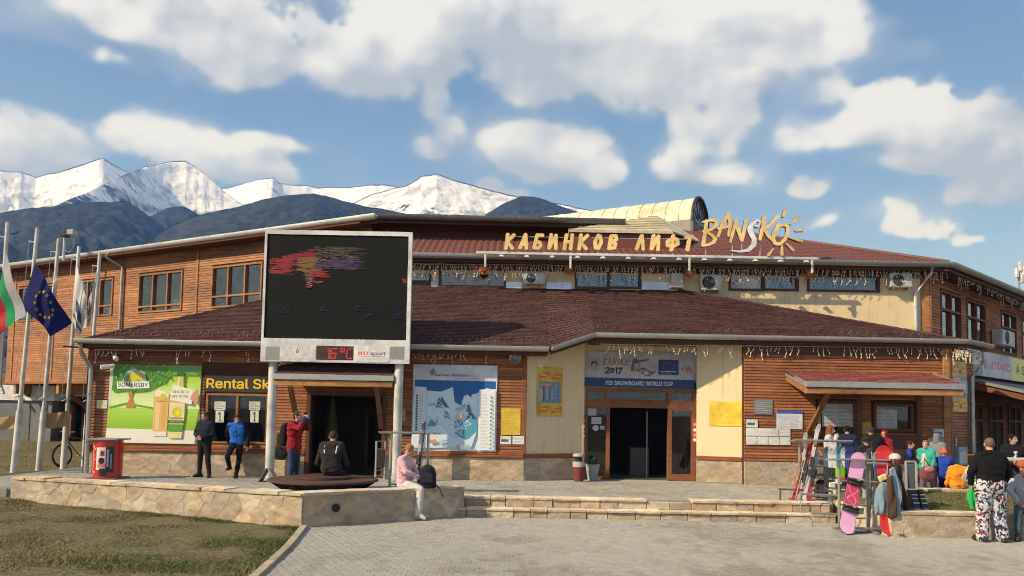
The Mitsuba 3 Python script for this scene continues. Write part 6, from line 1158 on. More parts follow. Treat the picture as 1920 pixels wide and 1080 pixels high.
for i in range(60):
    t, el, L = r_.uniform(0, 6.28), r_.uniform(.5, 1.5), r_.uniform(.12, .3); v = A(math.cos(t) * math.cos(el), math.sin(t) * math.cos(el), math.sin(el)); q = c + A(r_.normal(0, .05), r_.normal(0, .05), .40); s = np.cross(v, A(0, 0, 1)); s /= np.linalg.norm(s); o.append(flat(trimesh.Trimesh([q, q + v * L * .6 + s * .03, q + v * L - A(0, 0, .04), q + v * L * .6 - s * .03], [(0, 1, 2), (0, 2, 3)], process=False), A(.03, .06, .02) * r_.uniform(.6, 1.4)))
m, cc = joined(o); part(k, 'foliage', m, 'matte', cc, smooth=False, kind='stuff')

# ---------------------------------------------------------------- ski racks, skis, snowboards and what hangs on them
def ribbon(pts, wv, widths, th, nv):
    """A long board: centre line points, direction across, width at each, thickness along nv."""
    p = np.asarray(pts, float); wv = A(*wv) / np.linalg.norm(wv); n = len(p); V, f = [], []
    t = np.gradient(p, axis=0); t /= np.linalg.norm(t, axis=1, keepdims=True)
    for i in range(n):
        q = np.cross(wv, t[i]); q *= np.sign(q @ A(*nv)) if abs(q @ A(*nv)) > 1e-6 else 1
        for a, b in ((-1, 0), (1, 0), (1, 1), (-1, 1)): V.append(p[i] + wv * a * widths[i] / 2 - q * b * th)
    for i in range(n - 1):
        for j in range(4): q = (i * 4 + j, i * 4 + (j + 1) % 4, i * 4 + 4 + (j + 1) % 4, i * 4 + 4 + j); f += [(q[0], q[1], q[2]), (q[0], q[2], q[3])]
    f += [(0, 2, 1), (0, 3, 2), (n * 4 - 4, n * 4 - 3, n * 4 - 2), (n * 4 - 4, n * 4 - 2, n * 4 - 1)]
    m = trimesh.Trimesh(np.array(V), np.array(f), process=False); trimesh.repair.fix_normals(m); return m
def comb_rack(label, x0, x1, y, zb, ztop, ylow=None, teeth=30, deep=.34, lower=(.42,), legs=(.12, .88)):
    k = thing('ski_rack', label, 'ski rack', None); part(k, 'comb_rail', cat([box(x0, x1, y - .05, y + .05, ztop - .03, ztop)]), 'metal', (.50, .53, .52), smooth=False)
    n = int((x1 - x0) / .055); part(k, 'comb_tooth', cat([hull([(x0 + (i + .5) * .055 + dx, yy, zz) for dx in (-.012, .012) for yy, zz in ((y - .05, ztop - .025), (y - deep, ztop + .0), (y - .05, ztop), (y - deep, ztop + .03))]) for i in range(n)]), 'metal', (.52, .55, .54), smooth=False, kind='stuff')
    for u in legs:
        x = x0 + (x1 - x0) * u; part(k, 'upright', tube([(x, y, zb), (x, y, ztop - .02)], .028, 8), 'metal', (.5, .5, .48)); part(k, 'foot', cbox(x - .03, x + .03, y - .45, y + .3, zb, zb + .05, .008), 'metal', (.42, .41, .38))
    for z in lower: part(k, 'lower_rail', tube([(x0 + .05, y - .3, zb + z * .0 + .1), (x1 - .05, y - .3, zb + .1)], .022, 7), 'metal', (.44, .42, .38)); part(k, 'rail', tube([(x0 + (x1 - x0) * legs[0], y, zb + z), (x0 + (x1 - x0) * legs[1], y, zb + z)], .018, 7), 'metal', (.5, .5, .48))
    return k
def ski(label, foot, top, w, col, base=None, tip=.16, group=None, face=(0, -1, 0)):
    k = thing('ski', label, 'ski', group); foot, top = A(*foot), A(*top); d = (top - foot) / np.linalg.norm(top - foot); L = np.linalg.norm(top - foot); fv = A(*face) - d * (A(*face) @ d); fv /= np.linalg.norm(fv); wv = np.cross(d, fv)
    s = np.concatenate([np.linspace(0, L - tip, 9), np.linspace(L - tip, L, 6)[1:]]); b = np.clip((s - (L - tip)) / tip, 0, 1); pts = foot + d * s[:, None] + fv * (.075 * b ** 1.7)[:, None]; wd_ = w * (1 - .22 * np.sin(np.clip(s / (L - tip), 0, 1) * np.pi)) * np.where(b > .55, np.sqrt(np.clip(1 - ((b - .55) / .47) ** 2, .02, 1)), 1)
    part(k, 'board', ribbon(pts, wv, wd_, .014, fv), 'gloss', col, smooth=False); c = foot + d * L * .45 + fv * .02
    for o_, l_ in ((-.13, .07), (.1, .1)): part(k, 'binding', hull([c + d * (o_ + a * l_) + wv * b_ * w * .42 + fv * e_ for a in (-1, 1) for b_ in (-1, 1) for e_ in (-.015, .035 + .02 * (a > 0))]), 'satin', (.05, .05, .055) if base is None else base, smooth=False)
    return k
def pole(label, foot, top, col, group=None):
    k = thing('ski_pole', label, 'ski pole', group); foot, top = A(*foot), A(*top); d = (top - foot); part(k, 'shaft', tube([foot, top], [.006, .01], 6), 'satin', col); part(k, 'grip', tube([top - d * .1, top + d * .01], .019, 7), 'matte', (.03, .03, .03)); part(k, 'basket', tube([foot + d * .05 - A(0, 0, .004), foot + d * .05 + A(0, 0, .004)], .04, 8), 'satin', (.05, .05, .05))
# left rack by the seated woman
yr = 17.4; x0, x1 = atY(713, 808, yr)[0], atY(826, 812, yr)[0]; zt = atY(770, 811, yr)[2]; comb_rack('empty grey ski rack behind the seated woman in pink', x0, x1, yr, TZ, zt, legs=(.18, .80), lower=(.18,))
def at2(px_, py_, Yv): return atY(px_, py_, Yv)
ski('dark blue ski leaning on the left rack, nearer the woman', [*at2(783, 872, 17.25)[:2], .40], at2(794, 794, 17.3), .075, (.10, .16, .24)); ski('pale grey ski leaning on the left rack beside the backpack', [*at2(777, 880, 17.2)[:2], .40], at2(791, 806, 17.25), .07, (.45, .46, .48)); pole('black ski pole leaning on the left rack', [*at2(788, 885, 17.15)[:2], .38], at2(797, 792, 17.2), (.08, .08, .08))
# right rack on the terrace edge
yr = 17.55; x0, x1 = atY(1480, 826, yr)[0], atY(1590, 826, yr)[0]; zt = atY(1535, 826, yr)[2]; comb_rack('grey ski rack on the terrace edge with red skis leaning at its left', x0, x1, yr, TZ, zt, legs=(.17, .86), lower=(.3, .72))
for i, (fx_, fy_, tx, ty, c, l) in enumerate(((1487, 934, 1519, 832, (.50, .06, .05), 'orange red ski at the far left of the terrace rack'), (1496, 936, 1524, 828, (.46, .05, .05), 'orange red ski standing second from left on the terrace rack'), (1503, 930, 1510, 812, (.55, .52, .5), 'pale ski with a red top edge standing upright at the left rack post'), (1497, 938, 1531, 845, (.55, .55, .53), 'silver ski slanting across the left end of the terrace rack'), (1513, 930, 1536, 846, (.34, .35, .36), 'grey ski slanting to the right at the left rack post'), (1507, 925, 1535, 796, (.62, .6, .57), 'white ski with a tall curved tip above the terrace rack'), (1518, 920, 1527, 835, (.40, .04, .06), 'dark red ski behind the silver ski'))):
    f = atY(fx_, fy_, 17.25 - .03 * i); f[2] = TZ; ski(l, f, atY(tx, ty, 17.45 - .02 * i), .085, c)
for i, (x, c, l) in enumerate(((1548, (.10, .12, .22), 'navy'), (1556, (.70, .71, .74), 'white'), (1564, (.74, .75, .77), 'second white'), (1572, (.05, .30, .48), 'bright blue'), (1580, (.72, .72, .74), 'rightmost white'), (1588, (.06, .09, .36), 'royal blue'), (1597, (.09, .10, .30), 'rightmost dark blue'))):
    f = atY(x + 1, 915, 17.3); f[2] = TZ; ski(f'{l} ski standing in the middle of the terrace rack', f, atY(x, 838 + (i % 3) * 2, 17.36), .095, c)
for i, (a, b) in enumerate((((1480, 935), (1506, 838)), ((1490, 938), (1513, 848)), ((1500, 941), (1517, 852)))): f = atY(*a, 17.1); f[2] = TZ; pole(('leftmost', 'middle', 'right')[i] + ' of three thin poles at the left end of the terrace rack', f, atY(*b, 17.15), ((.55, .12, .1), (.5, .5, .5), (.12, .12, .12))[i])
k = thing('crate', 'grey mesh crate hanging under the terrace ski rack', 'crate'); c = atY(1532, 880, 17.75); part(k, 'body', cbox(c[0] - .17, c[0] + .17, 17.7, 17.95, c[2] - .2, c[2] + .2, .02), 'satin', (.30, .29, .27)); part(k, 'rim', cbox(c[0] - .19, c[0] + .19, 17.68, 17.97, c[2] + .17, c[2] + .22, .01), 'satin', (.4, .39, .37))
k = thing('kit_bag', 'lime green kit bag hung on the terrace rack', 'bag'); c = atY(1575, 884, 17.1); part(k, 'bag', hull([c + A(x, y, z) for x in (-.075, .075) for y in (-.06, .06) for z in (-.12, .09)] + [c + A(0, 0, .13), c + A(0, 0, -.15)]), 'cloth', (.16, .46, .02)); part(k, 'strap', tube([c + A(-.04, -.05, .1), c + A(0, -.02, .26), c + A(.04, -.05, .1)], .012, 5), 'cloth', (.05, .05, .05))
k = thing('glove', 'pair of white and red gloves lying on the rack rail', 'gloves'); c = atY(1568, 905, 17.0)
for dx, cc in ((-.09, (.6, .58, .55)), (.05, (.62, .6, .58)), (.13, (.5, .05, .08))): part(k, 'mitten', hull([c + A(dx + x, y, z + dx * .5) for x in (-.05, .05) for y in (-.04, .04) for z in (-.05, .04)] + [c + A(dx + .08, 0, .02)]), 'cloth', cc)
# front rack with snowboards and jackets
yr = 15.35; x0, x1 = atY(1548, 862, yr)[0], atY(1672, 868, yr)[0]; zt = atY(1600, 861, yr)[2]; comb_rack('grey ski rack on the plaza holding the pink and red snowboards', x0, x1, yr, 0, zt, legs=(.2, .62), lower=(.25, .5, .95))
def bar(par_, pts, r=.022, c=(.46, .45, .42)): return part(par_, 'tube', tube(pts, r, 8), 'metal', c)
k = thing('rack_frame', 'grey tube frame with rails beside the steps in front of the terrace rack', 'frame'); 
P2 = lambda x, y, Yv: atY(x, y, Yv)
bar(k, [[*P2(1501, 945, 16.6)[:2], .19], P2(1501, 926, 16.6), P2(1572, 929, 16.6), [*P2(1572, 950, 16.6)[:2], .19]]); bar(k, [[*P2(1522, 1000, 15.9)[:2], 0], P2(1522, 962, 15.9), P2(1610, 966, 15.9)]); bar(k, [P2(1573, 872, 16.55), P2(1573, 930, 16.55)]); bar(k, [P2(1460, 917, 17.2), P2(1560, 921, 17.2)], .02, (.2, .13, .09)); bar(k, [[*P2(1463, 935, 17.2)[:2], TZ], P2(1463, 918, 17.2)], .02, (.2, .13, .09)); bar(k, [[*P2(1560, 937, 17.2)[:2], TZ], P2(1560, 921, 17.2)], .02, (.2, .13, .09))
bar(k, [P2(1631, 865, 15.2), P2(1632, 905, 15.2), [*P2(1628, 1000, 15.2)[:2], 0]], .032, (.22, .23, .24)); bar(k, [P2(1626, 868, 15.0), P2(1664, 870, 15.0), P2(1664, 905, 15.0)]); bar(k, [P2(1622, 903, 15.0), P2(1670, 905, 15.0)], .02); part(k, 'base_plate', cbox(P2(1628, 1000, 15.2)[0] - .28, P2(1628, 1000, 15.2)[0] + .3, 15.1, 15.35, 0, .035, .01), 'metal', (.12, .12, .13))
def snowboard(label, foot, top, w, col, bind, mid=None, edge=None):
    k = thing('snowboard', label, 'snowboard'); foot, top = A(*foot), A(*top); d = top - foot; L = np.linalg.norm(d); d /= L; fv = A(0, -1, 0) - d * (A(0, -1, 0) @ d); fv /= np.linalg.norm(fv); wv = np.cross(d, fv); s = np.concatenate([np.linspace(0, .2, 10), np.linspace(.2, L - .2, 11)[1:-1], np.linspace(L - .2, L, 10)])
    e_ = np.minimum(s, L - s) / .2; rnd = np.sqrt(np.clip(1 - (1 - np.clip(e_, 0, 1)) ** 2.6, .004, 1)); pts = foot + d * s[:, None] + fv * (.05 * np.clip(1 - e_, 0, 1) ** 2)[:, None]; wd_ = w * rnd * (1 - .12 * np.sin(np.clip((s - .15) / (L - .3), 0, 1) * np.pi))
    part(k, 'deck', ribbon(pts, wv, wd_, .014, fv), 'gloss', col, smooth=False)
    if edge is not None: part(k, 'edge', ribbon(pts - fv * .004, wv, wd_ + .016, .012, fv), 'satin', edge, smooth=False)
    if mid is not None:
        sel = (s > L * .30) & (s < L * .72); part(k, 'graphic', ribbon(pts[sel] + fv * .0015, wv, wd_[sel] * .98, .001, fv), 'gloss', mid, smooth=False); g_ = []
        for a, b, t_ in ((.36, .62, .02), (.42, .66, -.03), (.34, .5, .05)): q = [foot + d * L * (a + (b - a) * u) + fv * .003 + wv * (w * .3 * math.sin(u * 5 + t_ * 40)) for u in np.linspace(0, 1, 12)]; g_.append(ribbon(q, wv, np.full(12, .018), .001, fv))
        part(k, 'graphic_line', cat(g_), 'gloss', (.75, .25, .35), smooth=False, kind='stuff')
    for u in bind:
        c = foot + d * L * u + fv * .012
        b = part(k, 'binding', hull([c + d * a * .055 + wv * q * w * .5 + fv * z for a in (-1, 1) for q in (-1, 1) for z in (0, .03)]), 'satin', (.02, .02, .022), smooth=False); part(b, 'highback', hull([c + d * (a * .06) + wv * (w * .5 + z * .25) + fv * z for a in (-1, 1) for z in (.02, .16)] + [c + d * (a * .05) + wv * (w * .40) + fv * .03 for a in (-1, 1)]), 'satin', (.025, .025, .03), smooth=False)
        for q in (-.3, .25): part(b, 'strap', tube([c + wv * (w * .45 * math.cos(t)) + fv * (.02 + .085 * math.sin(t)) + d * q * .14 for t in np.linspace(0, np.pi, 9)], .016, 6), 'satin', (.03, .03, .035))
        part(b, 'buckle', hull([c + wv * .02 + d * (.04 + a * .02) + wv * q * .03 + fv * z for a in (-1, 1) for q in (-1, 1) for z in (.1, .12)]), 'metal', (.6, .6, .62), smooth=False)
    return k
snowboard('pink snowboard with black bindings and a red middle leaning on the rack', atY(1586, 1001, 14.86) * A(1, 1, 0) + A(0, 0, .02), atY(1611, 849, 15.2), .285, (.78, .40, .62), (.30, .63), (.60, .045, .11), (.08, .05, .07))
snowboard('bright red snowboard with rounded tip behind the hanging jackets', atY(1668, 1004, 14.75) * A(1, 1, 0) + A(0, 0, .02), atY(1656, 836, 15.15), .30, (.58, .018, .022), (.33, .62), None, (.16, .10, .10))
pole('thin white ski pole leaning behind the red snowboard', [*atY(1640, 985, 15.25)[:2], .0], atY(1634, 830, 15.4), (.55, .55, .55)); pole('black ski pole standing right of the red snowboard', [*atY(1688, 1003, 14.7)[:2], .0], atY(1684, 905, 14.95), (.1, .1, .1)); pole('grey ski pole standing at the edge of the planter wall', [*atY(1692, 1003, 14.66)[:2], .0], atY(1690, 900, 14.95), (.4, .4, .4))
def hanging(name, label, Yv, outline, col, deep=.16, seed=1, catg='jacket', extra=()):
    """Cloth hanging from a rail: an outline given real thickness, gathered into folds."""
    P = np.array([atY(x, y, Yv) for x, y in outline]); g = Polygon(P[:, [0, 2]]).buffer(0); k = thing(name, label, catg); m = extrude(g.buffer(-.012).buffer(.012), .03); 
    v, f = trimesh.remesh.subdivide_to_size(m.vertices, m.faces, .045); x, z, y = v[:, 0], v[:, 1], v[:, 2]; cen = g.representative_point(); ins = np.array([g.boundary.distance(Point(a, b)) for a, b in zip(x, z)])
    fold = np.sin(x * 34 + meshkit.fbm(np.stack([x * 3, z * 2, 0 * x], -1), 3, seed) * 9) * .016; bulge = deep * .5 * np.sqrt(np.clip(ins / .12, 0, 1)); yy = Yv + np.where(y > .015, bulge, -bulge) + fold
    m = trimesh.Trimesh(np.stack([x, yy, z], 1), f, process=True); trimesh.repair.fix_normals(m); part(k, 'body', m, 'cloth', col, smooth=True)
    for nm, ol, dy, c in extra:
        P = np.array([atY(x_, y_, Yv - dy) for x_, y_ in ol]); g2 = Polygon(P[:, [0, 2]]).buffer(0); mm = extrude(g2, .04); v, f = trimesh.remesh.subdivide_to_size(mm.vertices, mm.faces, .05); yy = Yv - dy + np.where(v[:, 2] > .02, .03, -.03) + np.sin(v[:, 0] * 40 + v[:, 1] * 8) * .008; part(k, nm, trimesh.Trimesh(np.stack([v[:, 0], yy, v[:, 1]], 1), f, process=True), 'cloth', c, smooth=True)
    return k
hanging('jacket', 'light grey blue jacket hanging over the rack bar in front of the red snowboard', 14.85, [(1652, 903), (1664, 905), (1678, 878), (1688, 905), (1690, 955), (1683, 968), (1672, 972), (1655, 966), (1641, 966), (1638, 948), (1643, 915)], (.20, .27, .33), .18, 2, extra=(('sleeve', [(1668, 880), (1676, 876), (1690, 930), (1686, 965), (1678, 960)], .12, (.22, .29, .36)),))
hanging('jacket', 'brown jacket sleeve hanging over the grey blue jacket', 14.68, [(1663, 895), (1673, 890), (1682, 940), (1682, 968), (1672, 975), (1664, 970), (1661, 930)], (.085, .05, .035), .12, 3)
hanging('jacket', 'dark brown fur collared jacket hanging behind the grey blue one', 15.0, [(1672, 868), (1690, 872), (1692, 900), (1706, 952), (1700, 964), (1688, 955), (1682, 905), (1668, 890)], (.04, .028, .022), .16, 4, extra=(('scarf_end', [(1646, 894), (1660, 888), (1664, 898), (1650, 904)], .1, (.72, .58, .28)),))
k = thing('helmet', 'silver ski helmet hung above the jackets', 'helmet'); c = atY(1678, 858, 15.05); part(k, 'shell', tm(m3.Manifold.hull_points(np.array([c + v * A(.10, .12, .085) for v in trimesh.creation.icosphere(2).vertices if v[2] > -.35]))), 'gloss', (.5, .5, .52), smooth=40); part(k, 'strap', tube([c + A(-.09, 0, -.02), c + A(-.04, -.02, -.16), c + A(.05, -.02, -.16), c + A(.09, 0, -.02)], .01, 5), 'matte', (.05, .05, .05))
k = thing('folding_chair', 'grey folding chair frame with a dark panel standing behind the planter', 'chair'); q0, q1 = atY(1700, 866, 16.9), atY(1719, 866, 16.9); zb_ = .57
for x in (q0[0], q1[0]): part(k, 'side_tube', tube([(x, 16.9, zb_), (x, 16.95, q0[2])], .026, 8), 'metal', (.6, .6, .58))
part(k, 'panel', cbox(q0[0] + .02, q1[0] - .02, 16.93, 16.96, zb_ + .12, q0[2] - .04, .006), 'satin', (.10, .11, .13)); part(k, 'top_tube', tube([(q0[0], 16.95, q0[2]), (q1[0], 16.95, q0[2])], .024, 8), 'metal', (.6, .6, .58)); part(k, 'foot_ring', tube([((q0[0] + q1[0]) / 2 + .14 * math.cos(t), 16.85 + .08 * math.sin(t), zb_ + .05) for t in np.linspace(0, 2 * np.pi, 20)], .02, 6, False), 'satin', (.14, .17, .36))
for i, (x, l) in enumerate(((1712, 'left'), (1727, 'right'))):
    k = thing('ski_boot', f'dark ski boot with pale blue sole on the planter grass, {l} of the pair', 'boot'); c = atY(x, 950, 15.3); c[2] = .44
    part(k, 'shell', hull([c + A(a, b, z) for a in (-.05, .05) for b, z in ((-.17, .03), (-.14, .1), (.10, .03), (.12, .33), (-.02, .34), (-.04, .2))]), 'satin', (.03, .04, .07), smooth=30); part(k, 'sole', cbox(c[0] - .055, c[0] + .055, c[1] - .19, c[1] + .12, .43, .475, .01), 'satin', (.36, .42, .48)); part(k, 'cuff', hull([c + A(a, b, z) for a in (-.06, .06) for b in (-.05, .13) for z in (.30, .36)]), 'satin', (.02, .02, .03))
    for z, y_ in ((.12, -.13), (.2, -.07), (.27, -.06)): part(k, 'buckle', cbox(c[0] - .058, c[0] + .058, c[1] + y_ - .02, c[1] + y_ + .01, .44 + z, .44 + z + .025, .005), 'metal', (.5, .5, .52))
for i, (x, y, c_) in enumerate(((1758, 944, (.75, .74, .7)), (1774, 947, (.72, .7, .62)), (1767, 946, (.05, .05, .05)))):
    c = atZ(x, y, .47); m = trimesh.creation.icosphere(2); v = m.vertices * (1 + .5 * (meshkit.fbm(m.vertices * 2 + i, 2, i)[:, None] - .5)) * (A(.045, .04, .025) if i < 2 else A(.09, .04, .02)); k = thing('litter', ('crumpled white paper on the planter edge, left one', 'crumpled white paper on the planter edge, right one', 'dark glove lying on the planter edge between two crumpled papers')[i], ('litter', 'litter', 'glove')[i]); part(k, 'scrap', trimesh.Trimesh(v + c, m.faces, process=False), 'matte', c_, smooth=False)
k = thing('jacket', 'bright green jacket held at the side of the man in patterned trousers', 'jacket'); c = atY(1827, 925, 14.75); m = trimesh.creation.icosphere(4); v = m.vertices.copy(); q = meshkit.fbm(v * 2.2 + 3, 4, 2) - .5; v = v * (1 + .5 * q[:, None]) * A(.105, .10, .26); v[:, 0] += .03 * np.sin(v[:, 2] * 14); part(k, 'body', trimesh.Trimesh(v + c, m.faces, process=False), 'cloth', (.03, .42, .09), smooth=True); part(k, 'sleeve', tube([c + A(-.07, -.03, .1), c + A(-.10, -.05, -.1), c + A(-.07, -.05, -.27)], [.05, .045, .04], 10), 'cloth', (.03, .38, .09))
k = thing('hat', 'beige fur trimmed hood lying beside the child in orange', 'hood'); c = atY(1818, 893, 16.6); m = trimesh.creation.icosphere(4); v = m.vertices * (1 + .5 * (meshkit.fbm(m.vertices * 5, 4, 8)[:, None] - .5)) * A(.10, .09, .21); part(k, 'fur', trimesh.Trimesh(v + c, m.faces, process=False), 'cloth', (.50, .42, .28), smooth=True); m = lathe([(.035, -.02), (.085, -.02), (.095, 0), (.085, .02), (.035, .02)], 20); m.apply_transform(trimesh.transformations.rotation_matrix(math.pi / 2, (1, 0, 0))); m.apply_translation(atY(1812, 896, 16.5)); part(k, 'trim_ring', m, 'cloth', (.42, .40, .36))
k = thing('backpack', 'black backpack on the parapet beside the seated woman', 'backpack'); c = atY(801, 900, 15.95); c[2] = ZP
def pack(k, c, s, col, yaw=0., front=(0, -1)):
    P = []
    for z, w, d_ in ((0, .17, .11), (.06, .19, .13), (.28, .18, .12), (.40, .14, .10), (.45, .07, .05)): P += [c + A(w * math.cos(t), d_ * math.sin(t), z) * s for t in np.linspace(0, 2 * np.pi, 12)]
    m = tm(m3.Manifold.hull_points(np.array(P)).refine_to_length(.04 * s)); v = m.vertices + (meshkit.fbm(m.vertices * 9, 3, 2)[:, None] - .5) * .03; part(k, 'bag', trimesh.Trimesh(v, m.faces, process=False), 'cloth', col, smooth=True)
    q = c + A(0, -.115 * s, .12 * s); m = hull([q + A(x * .12, -y * .05, z * .2) * s for x in (-1, 1) for y in (0, 1) for z in (0, .8)] + [q + A(0, -.03, .2) * s]); part(k, 'pocket', m, 'cloth', np.asarray(col) * 1.3, smooth=30)
    part(k, 'strap', tube([c + A(.16, -.02, .08) * s, c + A(.26, -.08, .0) * s, c + A(.34, -.12, -.16) * s], .012 * s, 5), 'cloth', np.asarray(col) * 1.2); part(k, 'handle', tube([c + A(-.04, 0, .44) * s, c + A(0, 0, .5) * s, c + A(.04, 0, .44) * s], .012 * s, 5), 'cloth', np.asarray(col) * 1.2)
pack(k, c, .98, A(.02, .02, .028))
# ---------------------------------------------------------------- people
ICO = trimesh.creation.icosphere(1).vertices; ICO2 = trimesh.creation.icosphere(2).vertices
def ball(c, r, pts=ICO): return np.asarray(c) + pts * r
def bone(a, b, ra, rb): return m3.Manifold.hull_points(np.vstack([ball(a, ra), ball(b, rb)]))
def merge(ms):
    o = ms[0]
    for m in ms[1:]: o = o + m
    return o
def soft(man, edge=.03, it=6, wrinkle=0., seed=0, ws=1.):
    m = tm(man.refine_to_length(edge)); m = trimesh.Trimesh(m.vertices, m.faces, process=True)
    if it:
        v0 = m.vertices.copy(); trimesh.smoothing.filter_taubin(m, lamb=.5, nu=.52, iterations=it)
        far = ~(np.linalg.norm(m.vertices - v0, axis=1) < .6 * edge); v1 = m.vertices.copy(); v1[far] = v0[far]; m = trimesh.Trimesh(v1, m.faces, process=False)
    if wrinkle:
        n = m.vertex_normals; v = m.vertices; f = .6 * (meshkit.fbm(v * A(6, 6, 14) * ws + seed, 3, seed) - .5) + .55 * (.5 - np.abs(meshkit.noise(v @ np.array([[9., 2, 4], [3, 8, -5], [7, -6, 22]]) + seed, seed + 2) * 2 - 1))
        m = trimesh.Trimesh(v + n * (f * wrinkle)[:, None], m.faces, process=False)
    return m
SKIN = A(.50, .27, .18)
def figure(name_label, pos, face, height=1.75, J=None, top=(.1, .1, .1), legs=(.05, .05, .06), shoes=(.03, .03, .03), hair=('short', (.06, .035, .02)), skin=SKIN, bulk=1.0, head=(0, 0), sit=None, long_top=0., hood=None, stripes=None, seed=1, curl=.9, open_legs=None, leg_mat='cloth', child=False, collar=None, group=None):
    """face: degrees clockwise from towards the viewer's side of the plaza, seen from above (0 = facing -y). Joints in (right, forward, up), metres at 1.75 m tall."""
    k = thing('person', name_label, 'person', group); s = height / 1.75; a = math.radians(face); Fv, Rv = A(math.sin(a), -math.cos(a), 0), A(-math.cos(a), -math.sin(a), 0)
    j = dict(pelvis=(0, 0, .96), waist=(0, .0, 1.1), chest=(0, 0, 1.27), neck=(0, .0, 1.47), head=(0, .025, 1.615))
    for sd, q in (('L', -1), ('R', 1)):
        j |= {'hip' + sd: (q * .085, 0, .91), 'knee' + sd: (q * .10, .03, .5), 'ankle' + sd: (q * .11, -.01, .085), 'toe' + sd: (q * .13, .15, .035), 'sh' + sd: (q * .175, -.0, 1.41), 'elbow' + sd: (q * .235, -.03, 1.14), 'wrist' + sd: (q * .235, .07, .91)}
    if sit is not None:
        drop = .83 - sit / s
        for n in list(j):
            if n[:4] not in ('knee', 'ankl', 'toeL', 'toeR'): j[n] = (j[n][0], j[n][1], j[n][2] - drop)
        for sd, q in (('L', -1), ('R', 1)): j['knee' + sd] = (q * .13, .44, sit / s + .07); j['ankle' + sd] = (q * .13, .46, sit / s - .36); j['toe' + sd] = (q * .14, .62, sit / s - .41)
    if J: j |= J
    hs = 1.12 if child else 1.0
    W = {n: A(*pos) + (Rv * v[0] + Fv * v[1] + A(0, 0, v[2])) * s for n, v in j.items()}
    sp = lambda n, r: ball(W[n], r * s)
    H = lambda *p: m3.Manifold.hull_points(np.vstack(p))
    off = lambda n, x, y=0, z=0: W[n] + (Rv * x + Fv * y + A(0, 0, z)) * s
    b = bulk
    def torso(g): return [H(ball(off('pelvis', -.07), (.105 + g) * s * b), ball(off('pelvis', .07), (.105 + g) * s * b), ball(off('waist', -.06), (.10 + g) * s * b), ball(off('waist', .06), (.10 + g) * s * b)),
                          H(ball(off('waist', -.06), (.10 + g) * s * b), ball(off('waist', .06), (.10 + g) * s * b), ball(off('chest', -.085), (.105 + g) * s * b), ball(off('chest', .085), (.105 + g) * s * b)),
                          H(ball(off('chest', -.085), (.105 + g) * s * b), ball(off('chest', .085), (.105 + g) * s * b), sp('shL', .068 + g), sp('shR', .068 + g)), H(sp('shL', .06 + g), sp('shR', .06 + g), ball(W['neck'], (.05 + g) * s))]
    def arms(g, upto=1.0):
        o = []
        for d in 'LR': o += [bone(W['sh' + d], W['elbow' + d], (.056 + g) * s * (.5 + .5 * b), (.043 + g) * s), bone(W['elbow' + d], W['wrist' + d], (.043 + g) * s, (.030 + g * .8) * s)]
        return o
    def legsm(g, low=.0):
        o = [H(ball(off('pelvis', -.058, 0, -.03), (.096 + g) * s * b), ball(off('pelvis', .058, 0, -.03), (.096 + g) * s * b), ball(W['hipL'], (.085 + g) * s * b), ball(W['hipR'], (.085 + g) * s * b))]
        for d in 'LR': o += [bone(W['hip' + d], W['knee' + d], (.088 + g) * s * (.4 + .6 * b), (.058 + g) * s), bone(W['knee' + d], W['ankle' + d], (.058 + g) * s, max(.012, .040 + g * 1.2) * s)]
        return o
    # head frame: turned by head[0] (to the person's left positive) and tipped down by head[1]
    ya, pi_ = math.radians(head[0]), math.radians(head[1]); hf = Fv * math.cos(ya) - Rv * math.sin(ya); hr = Rv * math.cos(ya) + Fv * math.sin(ya); hf, hu = hf * math.cos(pi_) - A(0, 0, 1) * math.sin(pi_), A(0, 0, 1) * math.cos(pi_) + hf * math.sin(pi_)
    hp = lambda x, y, z: W['head'] + (hr * x + hf * y + hu * z) * s * hs
    ell = lambda c, rx, ry, rz, pts=ICO2: np.array([hp(c[0] + p[0] * rx, c[1] + p[1] * ry, c[2] + p[2] * rz) for p in pts])
    hm = [m3.Manifold.hull_points(np.vstack([ell((0, -.005, .025), .074, .092, .085), ell((0, .03, -.05), .05, .055, .058), ell((0, .055, -.085), .022, .02, .02, ICO)])), m3.Manifold.hull_points(np.vstack([ell((0, .085, .02), .009, .008, .012, ICO), ell((0, .108, -.022), .013, .012, .011, ICO), ell((0, .082, -.026), .019, .012, .010, ICO)])), bone(W['neck'] - A(0, 0, .05) * s, hp(0, -.01, -.06), .052 * s, .050 * s)]
    for q in (-1, 1): hm.append(m3.Manifold.hull_points(ell((q * .076, -.008, -.005), .010, .02, .030, ICO)))
    hand = []
    for d, q in (('L', -1), ('R', 1)):
        w, e_ = W['wrist' + d], W['elbow' + d]; fd = (w - e_) / np.linalg.norm(w - e_); pn = np.cross(fd, Rv * q); pn = pn / (np.linalg.norm(pn) + 1e-9)
        inn = -Rv * q - fd * (fd @ (-Rv * q)); inn = inn / (np.linalg.norm(inn) + 1e-9); ac = np.cross(fd, inn); hh = s * (1.0 if not child else .95)
        palm = w + fd * .05 * hh; hand.append(H(*[ball(w + fd * u * hh + ac * v * hh, .0135 * hh) for u, v in ((.01, -.022), (.01, .022), (.085, -.036), (.088, .036))]))
        for i, (v, L) in enumerate(((-.034, .062), (-.011, .074), (.012, .070), (.034, .054))):
            b0 = w + fd * .088 * hh + ac * v * hh; c1 = curl * (.55 + .1 * i); d1 = fd * math.cos(c1 * .6) + inn * math.sin(c1 * .6); d2 = fd * math.cos(c1 * 1.5) + inn * math.sin(c1 * 1.5); b1 = b0 + d1 * L * .55 * hh; hand += [bone(b0, b1, .0092 * hh, .0085 * hh), bone(b1, b1 + d2 * L * .5 * hh, .0085 * hh, .007 * hh)]
